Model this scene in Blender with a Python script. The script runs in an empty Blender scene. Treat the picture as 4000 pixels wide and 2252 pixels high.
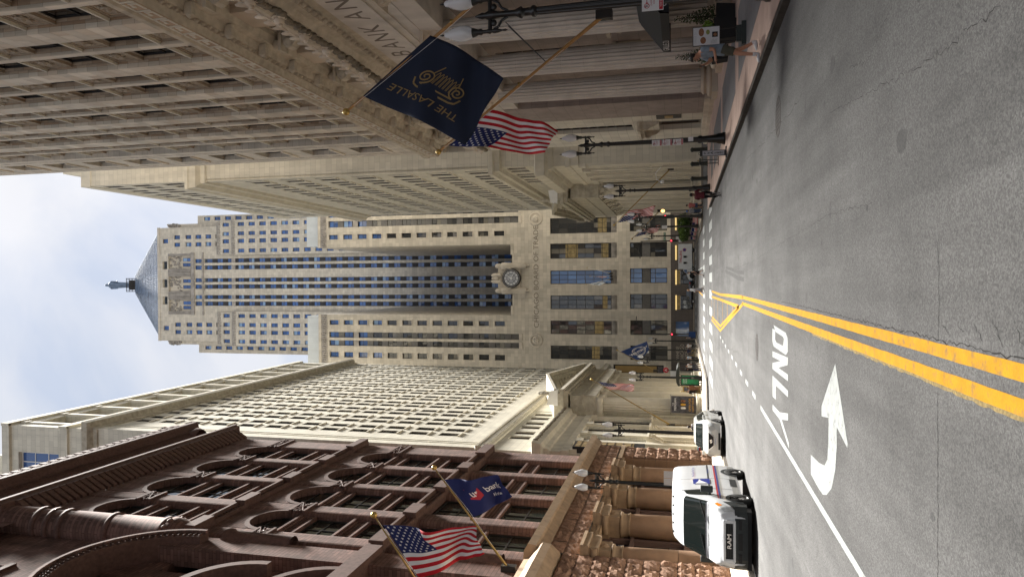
import bpy, bmesh, math, random
from math import sin, cos, pi, radians, sqrt, atan2, tan
from mathutils import Vector, Matrix, Euler, noise as mnoise

scene = bpy.context.scene
C = scene.collection
rng = random.Random(7)

# ------------------------------------------------------------------ camera (a phone held sideways: up is to the left)
F_PX, W_PX = 2773.0, 4000.0
CAM_H = 2.15
PITCH = math.atan(668 / F_PX)
YAW = math.atan((1151 - 1126) / F_PX * cos(PITCH))
cd = bpy.data.cameras.new('camera')
cam = bpy.data.objects.new('camera', cd); C.objects.link(cam)
cd.sensor_width = 36.0; cd.sensor_fit = 'HORIZONTAL'
cd.lens = 36.0 * F_PX / W_PX
cd.clip_start = 0.1; cd.clip_end = 6000
fw = Vector((-sin(YAW) * cos(PITCH), cos(YAW) * cos(PITCH), sin(PITCH)))
right = Vector((cos(YAW), sin(YAW), 0))
up = right.cross(fw)
roll = radians(0.25)
up, right = up * cos(roll) + right * sin(roll), right * cos(roll) - up * sin(roll)
# image right = world down, image up = world right
mx = Matrix((-up, right, -fw)).transposed()
cam.matrix_world = Matrix.Translation((0, 0, CAM_H)) @ mx.to_4x4()
scene.camera = cam

# ------------------------------------------------------------------ sky and sun
SUN_EL, SUN_AZ = radians(58), radians(17)        # azimuth from straight ahead (+Y) towards the right (+X)
sdir = Vector((sin(SUN_AZ) * cos(SUN_EL), cos(SUN_AZ) * cos(SUN_EL), sin(SUN_EL)))
w = bpy.data.worlds.new('World'); scene.world = w; w.use_nodes = True
nt = w.node_tree; nt.nodes.clear()
N = nt.nodes.new; L = nt.links.new
wo = N('ShaderNodeOutputWorld'); bg = N('ShaderNodeBackground'); sky = N('ShaderNodeTexSky')
sky.sky_type = 'NISHITA'; sky.sun_disc = False; sky.sun_elevation = SUN_EL; sky.sun_rotation = SUN_AZ
sky.altitude = 180; sky.air_density = 1.0; sky.dust_density = 1.0; sky.ozone_density = 1.5
tc = N('ShaderNodeTexCoord'); mp = N('ShaderNodeMapping'); mp.inputs['Scale'].default_value = (1, 1, 1.6)
mp.inputs['Location'].default_value = (3.1, 0.7, 0.2)
n1 = N('ShaderNodeTexNoise'); n1.inputs['Scale'].default_value = 2.1; n1.inputs['Detail'].default_value = 6; n1.inputs['Roughness'].default_value = 0.52
n1.inputs['Distortion'].default_value = 0.25
rp = N('ShaderNodeValToRGB'); rp.color_ramp.elements[0].position = 0.36; rp.color_ramp.elements[1].position = 0.62
rp.color_ramp.elements[0].color = (0.86, 0.86, 0.86, 1); rp.color_ramp.elements[1].color = (0.98, 0.98, 0.98, 1)
mxn = N('ShaderNodeMix'); mxn.data_type = 'RGBA'
cl = N('ShaderNodeMix'); cl.data_type = 'RGBA'; cl.inputs['A'].default_value = (2.85, 3.2, 3.85, 1); cl.inputs['B'].default_value = (4.1, 4.15, 4.3, 1)
n2 = N('ShaderNodeTexNoise'); n2.inputs['Scale'].default_value = 3.4; n2.inputs['Detail'].default_value = 7; n2.inputs['Roughness'].default_value = 0.5; n2.inputs['Distortion'].default_value = 0.5
rp2 = N('ShaderNodeValToRGB'); rp2.color_ramp.elements[0].position = 0.38; rp2.color_ramp.elements[1].position = 0.60
L(mp.outputs[0], n2.inputs['Vector']); L(n2.outputs['Fac'], rp2.inputs[0]); L(rp2.outputs[0], cl.inputs['Factor']); L(cl.outputs['Result'], mxn.inputs['B'])
L(tc.outputs['Generated'], mp.inputs[0]); L(mp.outputs[0], n1.inputs['Vector']); L(n1.outputs['Fac'], rp.inputs[0])
L(rp.outputs[0], mxn.inputs['Factor']); L(sky.outputs[0], mxn.inputs['A']); L(mxn.outputs['Result'], bg.inputs[0])
bg.inputs[1].default_value = 0.05
L(bg.outputs[0], wo.inputs[0])

sd = bpy.data.lights.new('sun', 'SUN'); so = bpy.data.objects.new('sun', sd); C.objects.link(so)
sd.energy = 5.0; sd.angle = radians(12); sd.color = (1.0, 0.965, 0.91)
so.rotation_euler = sdir.to_track_quat('Z', 'Y').to_euler()
so.location = (40, 100, 200)

vs = scene.view_settings
vs.view_transform = 'Standard'; vs.look = 'None'; vs.exposure = 2.05; vs.gamma = 1.0; vs.use_curve_mapping = False
scene.cycles.max_bounces = 8; scene.cycles.diffuse_bounces = 5; scene.cycles.glossy_bounces = 3
scene.cycles.transmission_bounces = 4; scene.cycles.transparent_max_bounces = 6
scene.cycles.use_denoising = True

# ------------------------------------------------------------------ mesh helpers
class MB:
    def __init__(s):
        s.v = []; s.f = []; s.m = []; s.sm = []
    def add(s, vs, fs, m=0, smooth=False):
        o = len(s.v); s.v.extend(vs)
        for f in fs:
            s.f.append([i + o for i in f]); s.m.append(m); s.sm.append(smooth)
        return s
    def quad(s, a, b, c, d, m=0):
        return s.add([a, b, c, d], [(0, 1, 2, 3)], m)
    def box(s, x0, x1, y0, y1, z0, z1, m=0):
        return s.add([(x0,y0,z0),(x1,y0,z0),(x1,y1,z0),(x0,y1,z0),(x0,y0,z1),(x1,y0,z1),(x1,y1,z1),(x0,y1,z1)],
                     [(0,3,2,1),(4,5,6,7),(0,1,5,4),(1,2,6,5),(2,3,7,6),(3,0,4,7)], m)
    def hexa(s, b, t, m=0):           # four bottom points, four top points
        return s.add(list(b) + list(t), [(0,3,2,1),(4,5,6,7),(0,1,5,4),(1,2,6,5),(2,3,7,6),(3,0,4,7)], m)
    def ext(s, pts, a0, a1, axis='x', m=0, cap=True, smooth=False, mc=None):
        n = len(pts)
        def P(p, a):
            return (a, p[0], p[1]) if axis == 'x' else ((p[0], a, p[1]) if axis == 'y' else (p[0], p[1], a))
        vs = [P(p, a0) for p in pts] + [P(p, a1) for p in pts]
        s.add(vs, [(i, (i + 1) % n, (i + 1) % n + n, i + n) for i in range(n)], m, smooth)
        if cap:
            mm = m if mc is None else mc
            s.add(vs, [tuple(range(n - 1, -1, -1)), tuple(range(n, 2 * n))], mm)
        return s
    def lathe(s, prof, c=(0, 0, 0), n=16, m=0, a0=0.0, a1=2 * pi, smooth=True, axis='z', capb=False, capt=False):
        full = abs(a1 - a0 - 2 * pi) < 1e-6
        k = n if full else n + 1
        vs = []
        for r, z in prof:
            for i in range(k):
                a = a0 + (a1 - a0) * i / n
                if axis == 'z': vs.append((c[0] + r * cos(a), c[1] + r * sin(a), c[2] + z))
                elif axis == 'x': vs.append((c[0] + z, c[1] + r * cos(a), c[2] + r * sin(a)))
                else: vs.append((c[0] + r * sin(a), c[1] + z, c[2] + r * cos(a)))
        fs = []
        for j in range(len(prof) - 1):
            for i in range(n):
                i2 = (i + 1) % k
                fs.append((j * k + i, j * k + i2, (j + 1) * k + i2, (j + 1) * k + i))
        s.add(vs, fs, m, smooth)
        o = len(s.v) - len(vs)
        if capb: s.f.append([o + i for i in range(k - 1, -1, -1)]); s.m.append(m); s.sm.append(False)
        if capt: s.f.append([o + (len(prof) - 1) * k + i for i in range(k)]); s.m.append(m); s.sm.append(False)
        return s
    def tube(s, p0, p1, r0, r1=None, n=8, m=0, cap=True):
        r1 = r0 if r1 is None else r1
        p0 = Vector(p0); p1 = Vector(p1); d = (p1 - p0)
        if d.length < 1e-6: return s
        q = d.to_track_quat('Z', 'Y')
        vs = []
        for p, r in ((p0, r0), (p1, r1)):
            for i in range(n):
                a = 2 * pi * i / n
                vs.append(tuple(p + q @ Vector((r * cos(a), r * sin(a), 0))))
        s.add(vs, [(i, (i + 1) % n, (i + 1) % n + n, i + n) for i in range(n)], m, True)
        if cap: s.add(vs, [tuple(range(n - 1, -1, -1)), tuple(range(n, 2 * n))], m)
        return s
    def path(s, pts, r, n=8, m=0):
        for a, b in zip(pts[:-1], pts[1:]): s.tube(a, b, r, r, n, m)
        return s
    def ball(s, c, rx, ry=None, rz=None, n=12, k=8, m=0):
        ry = rx if ry is None else ry; rz = rx if rz is None else rz
        vs = []; fs = []
        for j in range(k + 1):
            t = -pi / 2 + pi * j / k
            for i in range(n):
                a = 2 * pi * i / n
                vs.append((c[0] + rx * cos(t) * cos(a), c[1] + ry * cos(t) * sin(a), c[2] + rz * sin(t)))
        for j in range(k):
            for i in range(n):
                fs.append((j * n + i, j * n + (i + 1) % n, (j + 1) * n + (i + 1) % n, (j + 1) * n + i))
        return s.add(vs, fs, m, True)
    def wall(s, x0, x1, z0, z1, ops, reveal=0.3, y=0.0, m=0, mr=None):
        # a wall face in the plane y with rectangular openings (a,b,c,d) and their reveals
        mr = m if mr is None else mr
        xs = sorted(set([x0, x1] + [q for o in ops for q in (o[0], o[1])]))
        zs = sorted(set([z0, z1] + [q for o in ops for q in (o[2], o[3])]))
        xs = [x for x in xs if x0 - 1e-6 <= x <= x1 + 1e-6]; zs = [z for z in zs if z0 - 1e-6 <= z <= z1 + 1e-6]
        for zi in range(len(zs) - 1):
            zc = (zs[zi] + zs[zi + 1]) / 2
            row = [o for o in ops if o[2] < zc < o[3]]
            run = None
            for xi in range(len(xs) - 1):
                xc = (xs[xi] + xs[xi + 1]) / 2
                hole = any(o[0] < xc < o[1] for o in row)
                if not hole:
                    if run is None: run = xs[xi]
                if (hole or xi == len(xs) - 2) and run is not None:
                    e = xs[xi] if hole else xs[xi + 1]
                    s.quad((run, y, zs[zi]), (e, y, zs[zi]), (e, y, zs[zi + 1]), (run, y, zs[zi + 1]), m)
                    run = None
        for a, b, c, d in ops:
            r = y + reveal
            s.quad((a, y, c), (a, y, d), (a, r, d), (a, r, c), mr)
            s.quad((b, y, d), (b, y, c), (b, r, c), (b, r, d), mr)
            s.quad((a, y, d), (b, y, d), (b, r, d), (a, r, d), mr)
            s.quad((b, y, c), (a, y, c), (a, r, c), (b, r, c), mr)
        return s
    def mesh(s, name, mats):
        me = bpy.data.meshes.new(name)
        me.from_pydata(s.v, [], s.f)
        for k in mats: me.materials.append(MAT[k])
        me.polygons.foreach_set('material_index', s.m)
        me.polygons.foreach_set('use_smooth', s.sm)
        me.update()
        return me
    def build(s, name, mats, parent=None, loc=None, rotz=None):
        if isinstance(mats, str): mats = [mats]
        o = bpy.data.objects.new(name, s.mesh(name, mats)); C.objects.link(o)
        if parent is not None: o.parent = parent
        if loc is not None: o.location = loc
        if rotz is not None: o.rotation_euler = (0, 0, rotz)
        return o

def tag(o, label=None, cat=None, group=None, kind=None):
    if label: o['label'] = label
    if cat: o['category'] = cat
    if group: o['group'] = group
    if kind: o['kind'] = kind
    return o
def thing(name, label, cat, loc=(0, 0, 0), rotz=0.0, group=None):
    o = bpy.data.objects.new(name, None); C.objects.link(o)
    o.location = loc; o.rotation_euler = (0, 0, rotz); o.empty_display_size = 0.2
    return tag(o, label, cat, group)
def inst(name, me, parent=None, loc=(0, 0, 0), rot=(0, 0, 0), scale=None):
    o = bpy.data.objects.new(name, me); C.objects.link(o)
    o.parent = parent; o.location = loc; o.rotation_euler = rot
    if scale is not None: o.scale = scale
    return o
def dup(root, loc, rotz=None, label=None, group=None):
    def cp(o, par):
        c = o.copy(); C.objects.link(c); c.parent = par
        for ch in kids.get(o, ()): cp(ch, c)
        return c
    kids = {}
    for o in root.children_recursive: kids.setdefault(o.parent, []).append(o)
    r = cp(root, None); r.location = loc
    if rotz is not None: r.rotation_euler = (0, 0, rotz)
    return tag(r, label, None, group)

def text_mesh(txt, size=1.0, extrude=0.0, align='CENTER', sx=1.0, bold=0.0):
    cu = bpy.data.curves.new('lettering', 'FONT'); cu.body = txt; cu.size = size; cu.extrude = extrude
    cu.align_x = align; cu.align_y = 'CENTER'; cu.offset = bold; cu.resolution_u = 3
    o = bpy.data.objects.new('lettering', cu)
    me = o.to_mesh().copy()
    bpy.data.objects.remove(o); bpy.data.curves.remove(cu)
    vs = [(v.co.x * sx, v.co.y, v.co.z) for v in me.vertices]; fs = [tuple(p.vertices) for p in me.polygons]
    bpy.data.meshes.remove(me)
    return vs, fs
def letters(name, txt, size, mat, parent, fmap, align='CENTER', sx=1.0, bold=0.0, extrude=0.0):
    vs, fs = text_mesh(txt, size, extrude, align, sx, bold)
    mb = MB().add([tuple(fmap(*v)) for v in vs], fs)
    return mb.build(name, mat, parent)

# ------------------------------------------------------------------ materials
MAT = {}
def M(name, col, rough=0.85, var=0.12, scale=1.2, bump=0.0, wear=0.0, bscale=30.0, brick=None, streak=0.0, metal=0.0, spec=0.35, rnd=0.0, fine=0.0, coat=0.0, tint=None, emit=None):
    m = bpy.data.materials.new(name); m.use_nodes = True; MAT[name] = m
    t = m.node_tree; n = t.nodes; l = t.links.new
    p = n['Principled BSDF']
    p.inputs['Roughness'].default_value = rough; p.inputs['Metallic'].default_value = metal
    p.inputs['Specular IOR Level'].default_value = spec; p.inputs['Coat Weight'].default_value = coat
    p.inputs['Coat Roughness'].default_value = 0.05
    tc = n.new('ShaderNodeTexCoord'); src = tc.outputs['Object']
    cur = None
    if brick:
        bw, bh, mort, cv = brick[:4]
        sp = n.new('ShaderNodeSeparateXYZ'); l(src, sp.inputs[0])
        ad = n.new('ShaderNodeMath'); ad.operation = 'ADD'; l(sp.outputs[0], ad.inputs[0]); l(sp.outputs[1], ad.inputs[1])
        cb = n.new('ShaderNodeCombineXYZ'); l(ad.outputs[0], cb.inputs[0]); l(sp.outputs[2], cb.inputs[1])
        b = n.new('ShaderNodeTexBrick'); l(cb.outputs[0], b.inputs['Vector'])
        b.inputs['Scale'].default_value = 1.0; b.inputs['Brick Width'].default_value = bw; b.inputs['Row Height'].default_value = bh
        b.inputs['Mortar Size'].default_value = mort; b.inputs['Mortar Smooth'].default_value = 0.2
        c2 = brick[4] if len(brick) > 4 else tuple(c * (1 - cv) for c in col)
        b.inputs['Color1'].default_value = tuple(min(1, c * (1 + cv)) for c in col) + (1,)
        b.inputs['Color2'].default_value = tuple(c2) + (1,)
        b.inputs['Mortar'].default_value = tuple(c * 0.6 for c in col) + (1,)
        cur = b.outputs['Color']
    else:
        rg = n.new('ShaderNodeRGB'); rg.outputs[0].default_value = tuple(col) + (1,); cur = rg.outputs[0]
    def mul(cur, fac_socket, lo, hi):
        mr = n.new('ShaderNodeMapRange'); l(fac_socket, mr.inputs['Value'])
        mr.inputs['From Min'].default_value = 0.25; mr.inputs['From Max'].default_value = 0.75
        mr.inputs['To Min'].default_value = lo; mr.inputs['To Max'].default_value = hi
        vm = n.new('ShaderNodeVectorMath'); vm.operation = 'SCALE'
        l(cur, vm.inputs[0]); l(mr.outputs[0], vm.inputs['Scale'])
        return vm.outputs[0]
    if var:
        ns = n.new('ShaderNodeTexNoise'); l(src, ns.inputs['Vector']); ns.inputs['Scale'].default_value = scale; ns.inputs['Detail'].default_value = 5
        cur = mul(cur, ns.outputs['Fac'], 1 - var, 1 + var)
    if streak:
        mp = n.new('ShaderNodeMapping'); mp.inputs['Scale'].default_value = (1.3, 1.3, 0.09); l(src, mp.inputs[0])
        ns = n.new('ShaderNodeTexNoise'); l(mp.outputs[0], ns.inputs['Vector']); ns.inputs['Scale'].default_value = 1.0; ns.inputs['Detail'].default_value = 6
        cur = mul(cur, ns.outputs['Fac'], 1 - streak, 1 + streak * 0.5)
    if fine:
        ns = n.new('ShaderNodeTexNoise'); l(src, ns.inputs['Vector']); ns.inputs['Scale'].default_value = bscale; ns.inputs['Detail'].default_value = 2
        cur = mul(cur, ns.outputs['Fac'], 1 - fine, 1 + fine)
    if rnd:
        oi = n.new('ShaderNodeObjectInfo'); ge = n.new('ShaderNodeNewGeometry')
        ad = n.new('ShaderNodeMath'); ad.operation = 'ADD'; l(oi.outputs['Random'], ad.inputs[0]); l(ge.outputs['Random Per Island'], ad.inputs[1])
        fr = n.new('ShaderNodeMath'); fr.operation = 'FRACT'; l(ad.outputs[0], fr.inputs[0])
        mr = n.new('ShaderNodeMapRange'); l(fr.outputs[0], mr.inputs['Value']); mr.inputs['To Min'].default_value = 1 - rnd; mr.inputs['To Max'].default_value = 1 + rnd
        vm = n.new('ShaderNodeVectorMath'); vm.operation = 'SCALE'; l(cur, vm.inputs[0]); l(mr.outputs[0], vm.inputs['Scale']); cur = vm.outputs[0]
        if tint:
            m7 = n.new('ShaderNodeMath'); m7.operation = 'MULTIPLY'; m7.inputs[1].default_value = 7.31; l(fr.outputs[0], m7.inputs[0])
            f7 = n.new('ShaderNodeMath'); f7.operation = 'FRACT'; l(m7.outputs[0], f7.inputs[0])
            r7 = n.new('ShaderNodeMapRange'); l(f7.outputs[0], r7.inputs['Value']); r7.inputs['From Min'].default_value = 0.5; r7.inputs['To Max'].default_value = 0.7
            mx_ = n.new('ShaderNodeMix'); mx_.data_type = 'RGBA'; l(r7.outputs[0], mx_.inputs['Factor']); l(cur, mx_.inputs['A']); mx_.inputs['B'].default_value = tuple(tint) + (1,)
            cur = mx_.outputs['Result']
    if wear:
        ns = n.new('ShaderNodeTexNoise'); l(src, ns.inputs['Vector']); ns.inputs['Scale'].default_value = 7; ns.inputs['Detail'].default_value = 9; ns.inputs['Roughness'].default_value = 0.7
        wr = n.new('ShaderNodeMapRange'); l(ns.outputs['Fac'], wr.inputs['Value']); wr.inputs['From Min'].default_value = 0.52; wr.inputs['From Max'].default_value = 0.68; wr.inputs['To Max'].default_value = wear
        wx = n.new('ShaderNodeMix'); wx.data_type = 'RGBA'; l(wr.outputs[0], wx.inputs['Factor']); l(cur, wx.inputs['A']); wx.inputs['B'].default_value = (0.10, 0.10, 0.097, 1); cur = wx.outputs['Result']
    l(cur, p.inputs['Base Color'])
    if bump:
        ns = n.new('ShaderNodeTexNoise'); l(src, ns.inputs['Vector']); ns.inputs['Scale'].default_value = bscale; ns.inputs['Detail'].default_value = 4
        bp = n.new('ShaderNodeBump'); bp.inputs['Strength'].default_value = bump; bp.inputs['Distance'].default_value = 0.05
        l(ns.outputs['Fac'], bp.inputs['Height']); l(bp.outputs[0], p.inputs['Normal'])
    if emit:
        p.inputs['Emission Color'].default_value = tuple(emit[:3]) + (1,); p.inputs['Emission Strength'].default_value = emit[3]
    return m
def GL(name, col, col2, wob=0.02, rough=0.04, spec=0.7, blind=None):
    # window glass: a dark mirror, each pane slightly out of true, some with blinds behind
    m = bpy.data.materials.new(name); m.use_nodes = True; MAT[name] = m
    t = m.node_tree; n = t.nodes; l = t.links.new; p = n['Principled BSDF']
    p.inputs['Roughness'].default_value = rough; p.inputs['Specular IOR Level'].default_value = spec
    oi = n.new('ShaderNodeObjectInfo'); ge = n.new('ShaderNodeNewGeometry')
    ad = n.new('ShaderNodeMath'); ad.operation = 'ADD'; l(oi.outputs['Random'], ad.inputs[0]); l(ge.outputs['Random Per Island'], ad.inputs[1])
    fr = n.new('ShaderNodeMath'); fr.operation = 'FRACT'; l(ad.outputs[0], fr.inputs[0])
    rp = n.new('ShaderNodeValToRGB'); l(fr.outputs[0], rp.inputs[0]); rp.color_ramp.interpolation = 'CONSTANT'
    rp.color_ramp.elements[0].color = tuple(col) + (1,); rp.color_ramp.elements[1].color = tuple(col2) + (1,); rp.color_ramp.elements[1].position = 0.55
    if blind:
        e = rp.color_ramp.elements.new(blind[0]); e.color = tuple(blind[1]) + (1,)
    l(rp.outputs[0], p.inputs['Base Color'])
    wn = n.new('ShaderNodeTexWhiteNoise'); wn.noise_dimensions = '1D'; l(fr.outputs[0], wn.inputs['W'])
    v1 = n.new('ShaderNodeVectorMath'); v1.operation = 'SUBTRACT'; l(wn.outputs['Color'], v1.inputs[0]); v1.inputs[1].default_value = (0.5, 0.5, 0.5)
    v2 = n.new('ShaderNodeVectorMath'); v2.operation = 'SCALE'; l(v1.outputs[0], v2.inputs[0]); v2.inputs['Scale'].default_value = wob
    v3 = n.new('ShaderNodeVectorMath'); v3.operation = 'ADD'; l(v2.outputs[0], v3.inputs[0]); l(ge.outputs['Normal'], v3.inputs[1])
    v4 = n.new('ShaderNodeVectorMath'); v4.operation = 'NORMALIZE'; l(v3.outputs[0], v4.inputs[0]); l(v4.outputs[0], p.inputs['Normal'])
    return m
# stone and masonry
M('hotel_stone', (0.56, 0.495, 0.40), var=0.16, scale=0.7, streak=0.14, rnd=0.16, tint=(0.46, 0.36, 0.26), bump=0.15, bscale=9, rough=0.9)
M('hotel_wall', (0.53, 0.47, 0.385), var=0.14, scale=0.8, streak=0.15, brick=(1.1, 0.62, 0.014, 0.07), rough=0.9)
M('hotel_carved', (0.48, 0.425, 0.335), var=0.22, scale=2.5, streak=0.2, rough=0.92)
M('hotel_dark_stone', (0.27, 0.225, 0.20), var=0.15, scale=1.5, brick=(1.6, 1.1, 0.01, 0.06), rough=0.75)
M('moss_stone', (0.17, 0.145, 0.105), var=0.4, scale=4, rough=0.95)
M('column_stone', (0.54, 0.50, 0.445), var=0.12, scale=1.0, streak=0.2, rough=0.85)
M('mortar', (0.10, 0.082, 0.062), var=0.1)
M('spandrel_metal', (0.31, 0.255, 0.185), var=0.25, scale=3, rough=0.7)
M('reserve_stone', (0.56, 0.52, 0.43), var=0.08, scale=0.6, streak=0.13, brick=(1.5, 0.72, 0.013, 0.075), rough=0.9)
M('reserve_plain', (0.56, 0.52, 0.43), var=0.10, scale=0.9, streak=0.14, rough=0.9)
M('cream_stone', (0.60, 0.565, 0.465), var=0.08, scale=0.6, streak=0.12, brick=(1.2, 0.62, 0.012, 0.075), rough=0.9)
M('cream_plain', (0.60, 0.56, 0.46), var=0.10, scale=0.9, streak=0.16, rough=0.9)
M('cream_carved', (0.43, 0.395, 0.315), var=0.25, scale=2.2, streak=0.2, rough=0.95)
M('sunlit_white', (0.75, 0.74, 0.70), var=0.06, scale=2, rough=0.5)  # portico corner blocks: sunlight on their upward faces is put into the colour
M('trade_stone', (0.50, 0.455, 0.385), var=0.07, scale=0.35, streak=0.16, brick=(1.35, 0.78, 0.014, 0.13), rough=0.9)
M('trade_plain', (0.50, 0.45, 0.38), var=0.14, scale=0.6, streak=0.2, rough=0.9)
M('trade_dark', (0.30, 0.275, 0.25), var=0.3, scale=0.9, streak=0.25, rough=0.9)
M('trade_granite', (0.105, 0.09, 0.082), var=0.12, scale=2, brick=(2.2, 1.2, 0.012, 0.05), rough=0.5)
M('spandrel_dark', (0.035, 0.034, 0.038), var=0.3, scale=4, rough=0.55)
M('spandrel_grey', (0.13, 0.125, 0.12), var=0.2, scale=2.5, rough=0.6)
M('zinc', (0.15, 0.195, 0.27), var=0.25, scale=0.8, streak=0.4, rough=0.7, spec=0.2)
M('carved_letter', (0.16, 0.135, 0.11), var=0.15)
M('hotel_side_stone', (0.39, 0.305, 0.22), var=0.18, scale=0.7, streak=0.16, rnd=0.2, tint=(0.30, 0.19, 0.11), rough=0.92)  # browner than the fronts: dirt, plus north-side shade mixed into the colour
M('white_metal_siding', (0.52, 0.55, 0.57), var=0.05, streak=0.08, rough=0.5)
M('rookery_brick', (0.18, 0.105, 0.085), var=0.3, scale=1.1, streak=0.42, brick=(0.62, 0.21, 0.02, 0.26), rough=0.9, bump=0.1, bscale=14)
M('rookery_terracotta', (0.125, 0.072, 0.058), var=0.3, scale=5, streak=0.25, rough=0.8)
M('rookery_dark', (0.065, 0.038, 0.03), var=0.3, scale=4, rough=0.9)
M('rookery_granite', (0.275, 0.175, 0.125), var=0.28, scale=3, rough=0.97, spec=0.05, rnd=0.14, bump=0.5, bscale=11, fine=0.2)
M('rookery_smooth', (0.25, 0.158, 0.10), var=0.18, scale=2.0, streak=0.2, rough=0.6)
M('rookery_trim', (0.33, 0.235, 0.15), var=0.2, scale=3, streak=0.2, rough=0.7)
# glass and frames
GL('glass_dark', (0.010, 0.012, 0.013), (0.016, 0.018, 0.019), blind=(0.9, (0.10, 0.095, 0.085)))
GL('glass_reserve', (0.022, 0.017, 0.016), (0.036, 0.028, 0.026), blind=(0.80, (0.13, 0.12, 0.105)), spec=0.15, rough=0.25)
GL('glass_cream', (0.022, 0.017, 0.015), (0.04, 0.032, 0.028), blind=(0.76, (0.17, 0.16, 0.135)), spec=0.2, rough=0.2)
GL('glass_tower', (0.022, 0.07, 0.22), (0.035, 0.11, 0.34), wob=0.05, spec=1.0, blind=(0.86, (0.20, 0.32, 0.52)))  # the blue is reflected sky, painted into the base colour
GL('glass_trade', (0.03, 0.032, 0.036), (0.055, 0.055, 0.055), wob=0.05, spec=0.8, blind=(0.85, (0.16, 0.15, 0.13)))
GL('glass_rookery', (0.010, 0.014, 0.012), (0.022, 0.028, 0.024), spec=0.6)
GL('glass_blue', (0.03, 0.09, 0.26), (0.06, 0.16, 0.40), spec=1.0)
M('frame_dark', (0.025, 0.022, 0.02), rough=0.5, var=0.1)
M('frame_bronze', (0.11, 0.08, 0.055), rough=0.45, var=0.15)
M('frame_red', (0.13, 0.085, 0.075), rough=0.6, var=0.1)
M('frame_white', (0.62, 0.62, 0.60), rough=0.5, var=0.05)
M('warm_light', (0.5, 0.38, 0.16), emit=(1.0, 0.70, 0.28, 0.2), var=0)
M('interior_warm', (0.12, 0.095, 0.05), var=0.9, scale=1.6, emit=(0.9, 0.62, 0.25, 0.022))
M('interior_grey', (0.14, 0.14, 0.135), var=0.5, scale=0.8)
# street
M('kerb_stone', (0.20, 0.175, 0.145), var=0.15, scale=3, bump=0.1, rough=0.9)
M('kerb_dark', (0.055, 0.047, 0.038), var=0.3, scale=3, rough=0.9)
M('slab_pink', (0.46, 0.335, 0.275), var=0.12, scale=1.5, fine=0.1, bscale=60, rnd=0.07, rough=0.85)
M('slab_grey', (0.17, 0.165, 0.168), var=0.12, scale=2.0, fine=0.12, bscale=80, rnd=0.07, rough=0.8)
M('slab_beige', (0.42, 0.36, 0.28), var=0.12, scale=1.2, fine=0.1, bscale=50, rnd=0.08, rough=0.9)
M('joint_dark', (0.09, 0.08, 0.07), var=0.1)
M('paint_white', wear=0.75, col=(0.34, 0.36, 0.35), var=0.10, scale=6, fine=0.07, bscale=40, rough=0.7)
M('paint_seam', (0.32, 0.33, 0.32), var=0.10, scale=6)
M('paint_yellow', wear=0.6, col=(0.50, 0.25, 0.006), spec=0.15, var=0.16, scale=5, fine=0.10, bscale=45, rough=0.7)
M('paint_yellow_old', (0.22, 0.16, 0.06), var=0.35, scale=9, fine=0.4, bscale=35, rough=0.8)
M('tyre_mark', (0.062, 0.062, 0.061), var=0.3, scale=3, fine=0.3, bscale=40, rough=0.85)
M('crack_tar', (0.022, 0.021, 0.02), var=0.3, scale=20, rough=0.9)
M('iron', (0.045, 0.04, 0.038), var=0.3, scale=12, rough=0.6, metal=0.3)
M('lamp_black', (0.008, 0.009, 0.009), var=0.15, rough=0.33, spec=0.6)
M('lamp_green', (0.014, 0.02, 0.016), var=0.15, rough=0.35, spec=0.5)
M('sign_white', (0.72, 0.72, 0.72), var=0.04, rough=0.4)
M('sign_red', (0.42, 0.025, 0.04), var=0.05, rough=0.4)
M('sign_black', (0.012, 0.012, 0.013), var=0.05, rough=0.5)
M('sign_green', (0.01, 0.17, 0.085), var=0.05, rough=0.5)
M('sign_grey', (0.36, 0.37, 0.40), var=0.04, rough=0.35)
M('banner_navy', (0.012, 0.016, 0.04), var=0.1, rough=0.6)
M('gold', (0.50, 0.34, 0.10), var=0.1, rough=0.35, metal=0.6)
M('gold_cloth', (0.26, 0.18, 0.075), var=0.1, rough=0.8)
M('brass', (0.36, 0.25, 0.09), var=0.2, scale=5, rough=0.35, metal=0.8)
M('pole_wood', (0.40, 0.215, 0.07), var=0.22, scale=3, rough=0.45, coat=0.2)
M('flag_navy', (0.010, 0.017, 0.040), var=0.12, rough=0.75)
M('flag_blue', (0.013, 0.022, 0.11), var=0.1, rough=0.75)
M('flag_red', (0.50, 0.012, 0.022), var=0.08, rough=0.75)
M('flag_white', (0.78, 0.77, 0.76), var=0.05, rough=0.75)
M('flag_wintrust', (0.02, 0.05, 0.17), var=0.1, rough=0.7)
M('canvas_black', (0.012, 0.013, 0.014), var=0.2, rough=0.7)
# vehicles, people
M('car_white', (0.66, 0.68, 0.70), var=0.07, scale=1.3, streak=0.06, rough=0.28, coat=0.5)
M('suv_white', (0.62, 0.63, 0.605), var=0.03, scale=2, rough=0.2, coat=0.7)
M('car_teal', (0.03, 0.075, 0.095), var=0.05, rough=0.22, coat=0.9)
M('car_black', (0.008, 0.008, 0.009), var=0.05, rough=0.2, coat=0.9)
M('plastic_dark', (0.030, 0.035, 0.036), var=0.12, scale=4, rough=0.55)
M('tyre', (0.014, 0.014, 0.014), var=0.15, scale=8, rough=0.85)
M('alloy', (0.50, 0.50, 0.50), var=0.1, rough=0.3, metal=0.9)
M('steel_wheel', (0.42, 0.42, 0.41), var=0.12, rough=0.4, metal=0.5)
M('chrome', (0.75, 0.75, 0.76), var=0.0, rough=0.1, metal=1.0)
GL('car_glass', (0.012, 0.017, 0.016), (0.015, 0.02, 0.019), spec=0.8, wob=0.0)
M('car_interior', (0.09, 0.13, 0.125), var=0.2, rough=0.8)
M('lens_clear', (0.45, 0.47, 0.48), var=0.2, scale=12, rough=0.08, spec=0.8)
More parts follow.
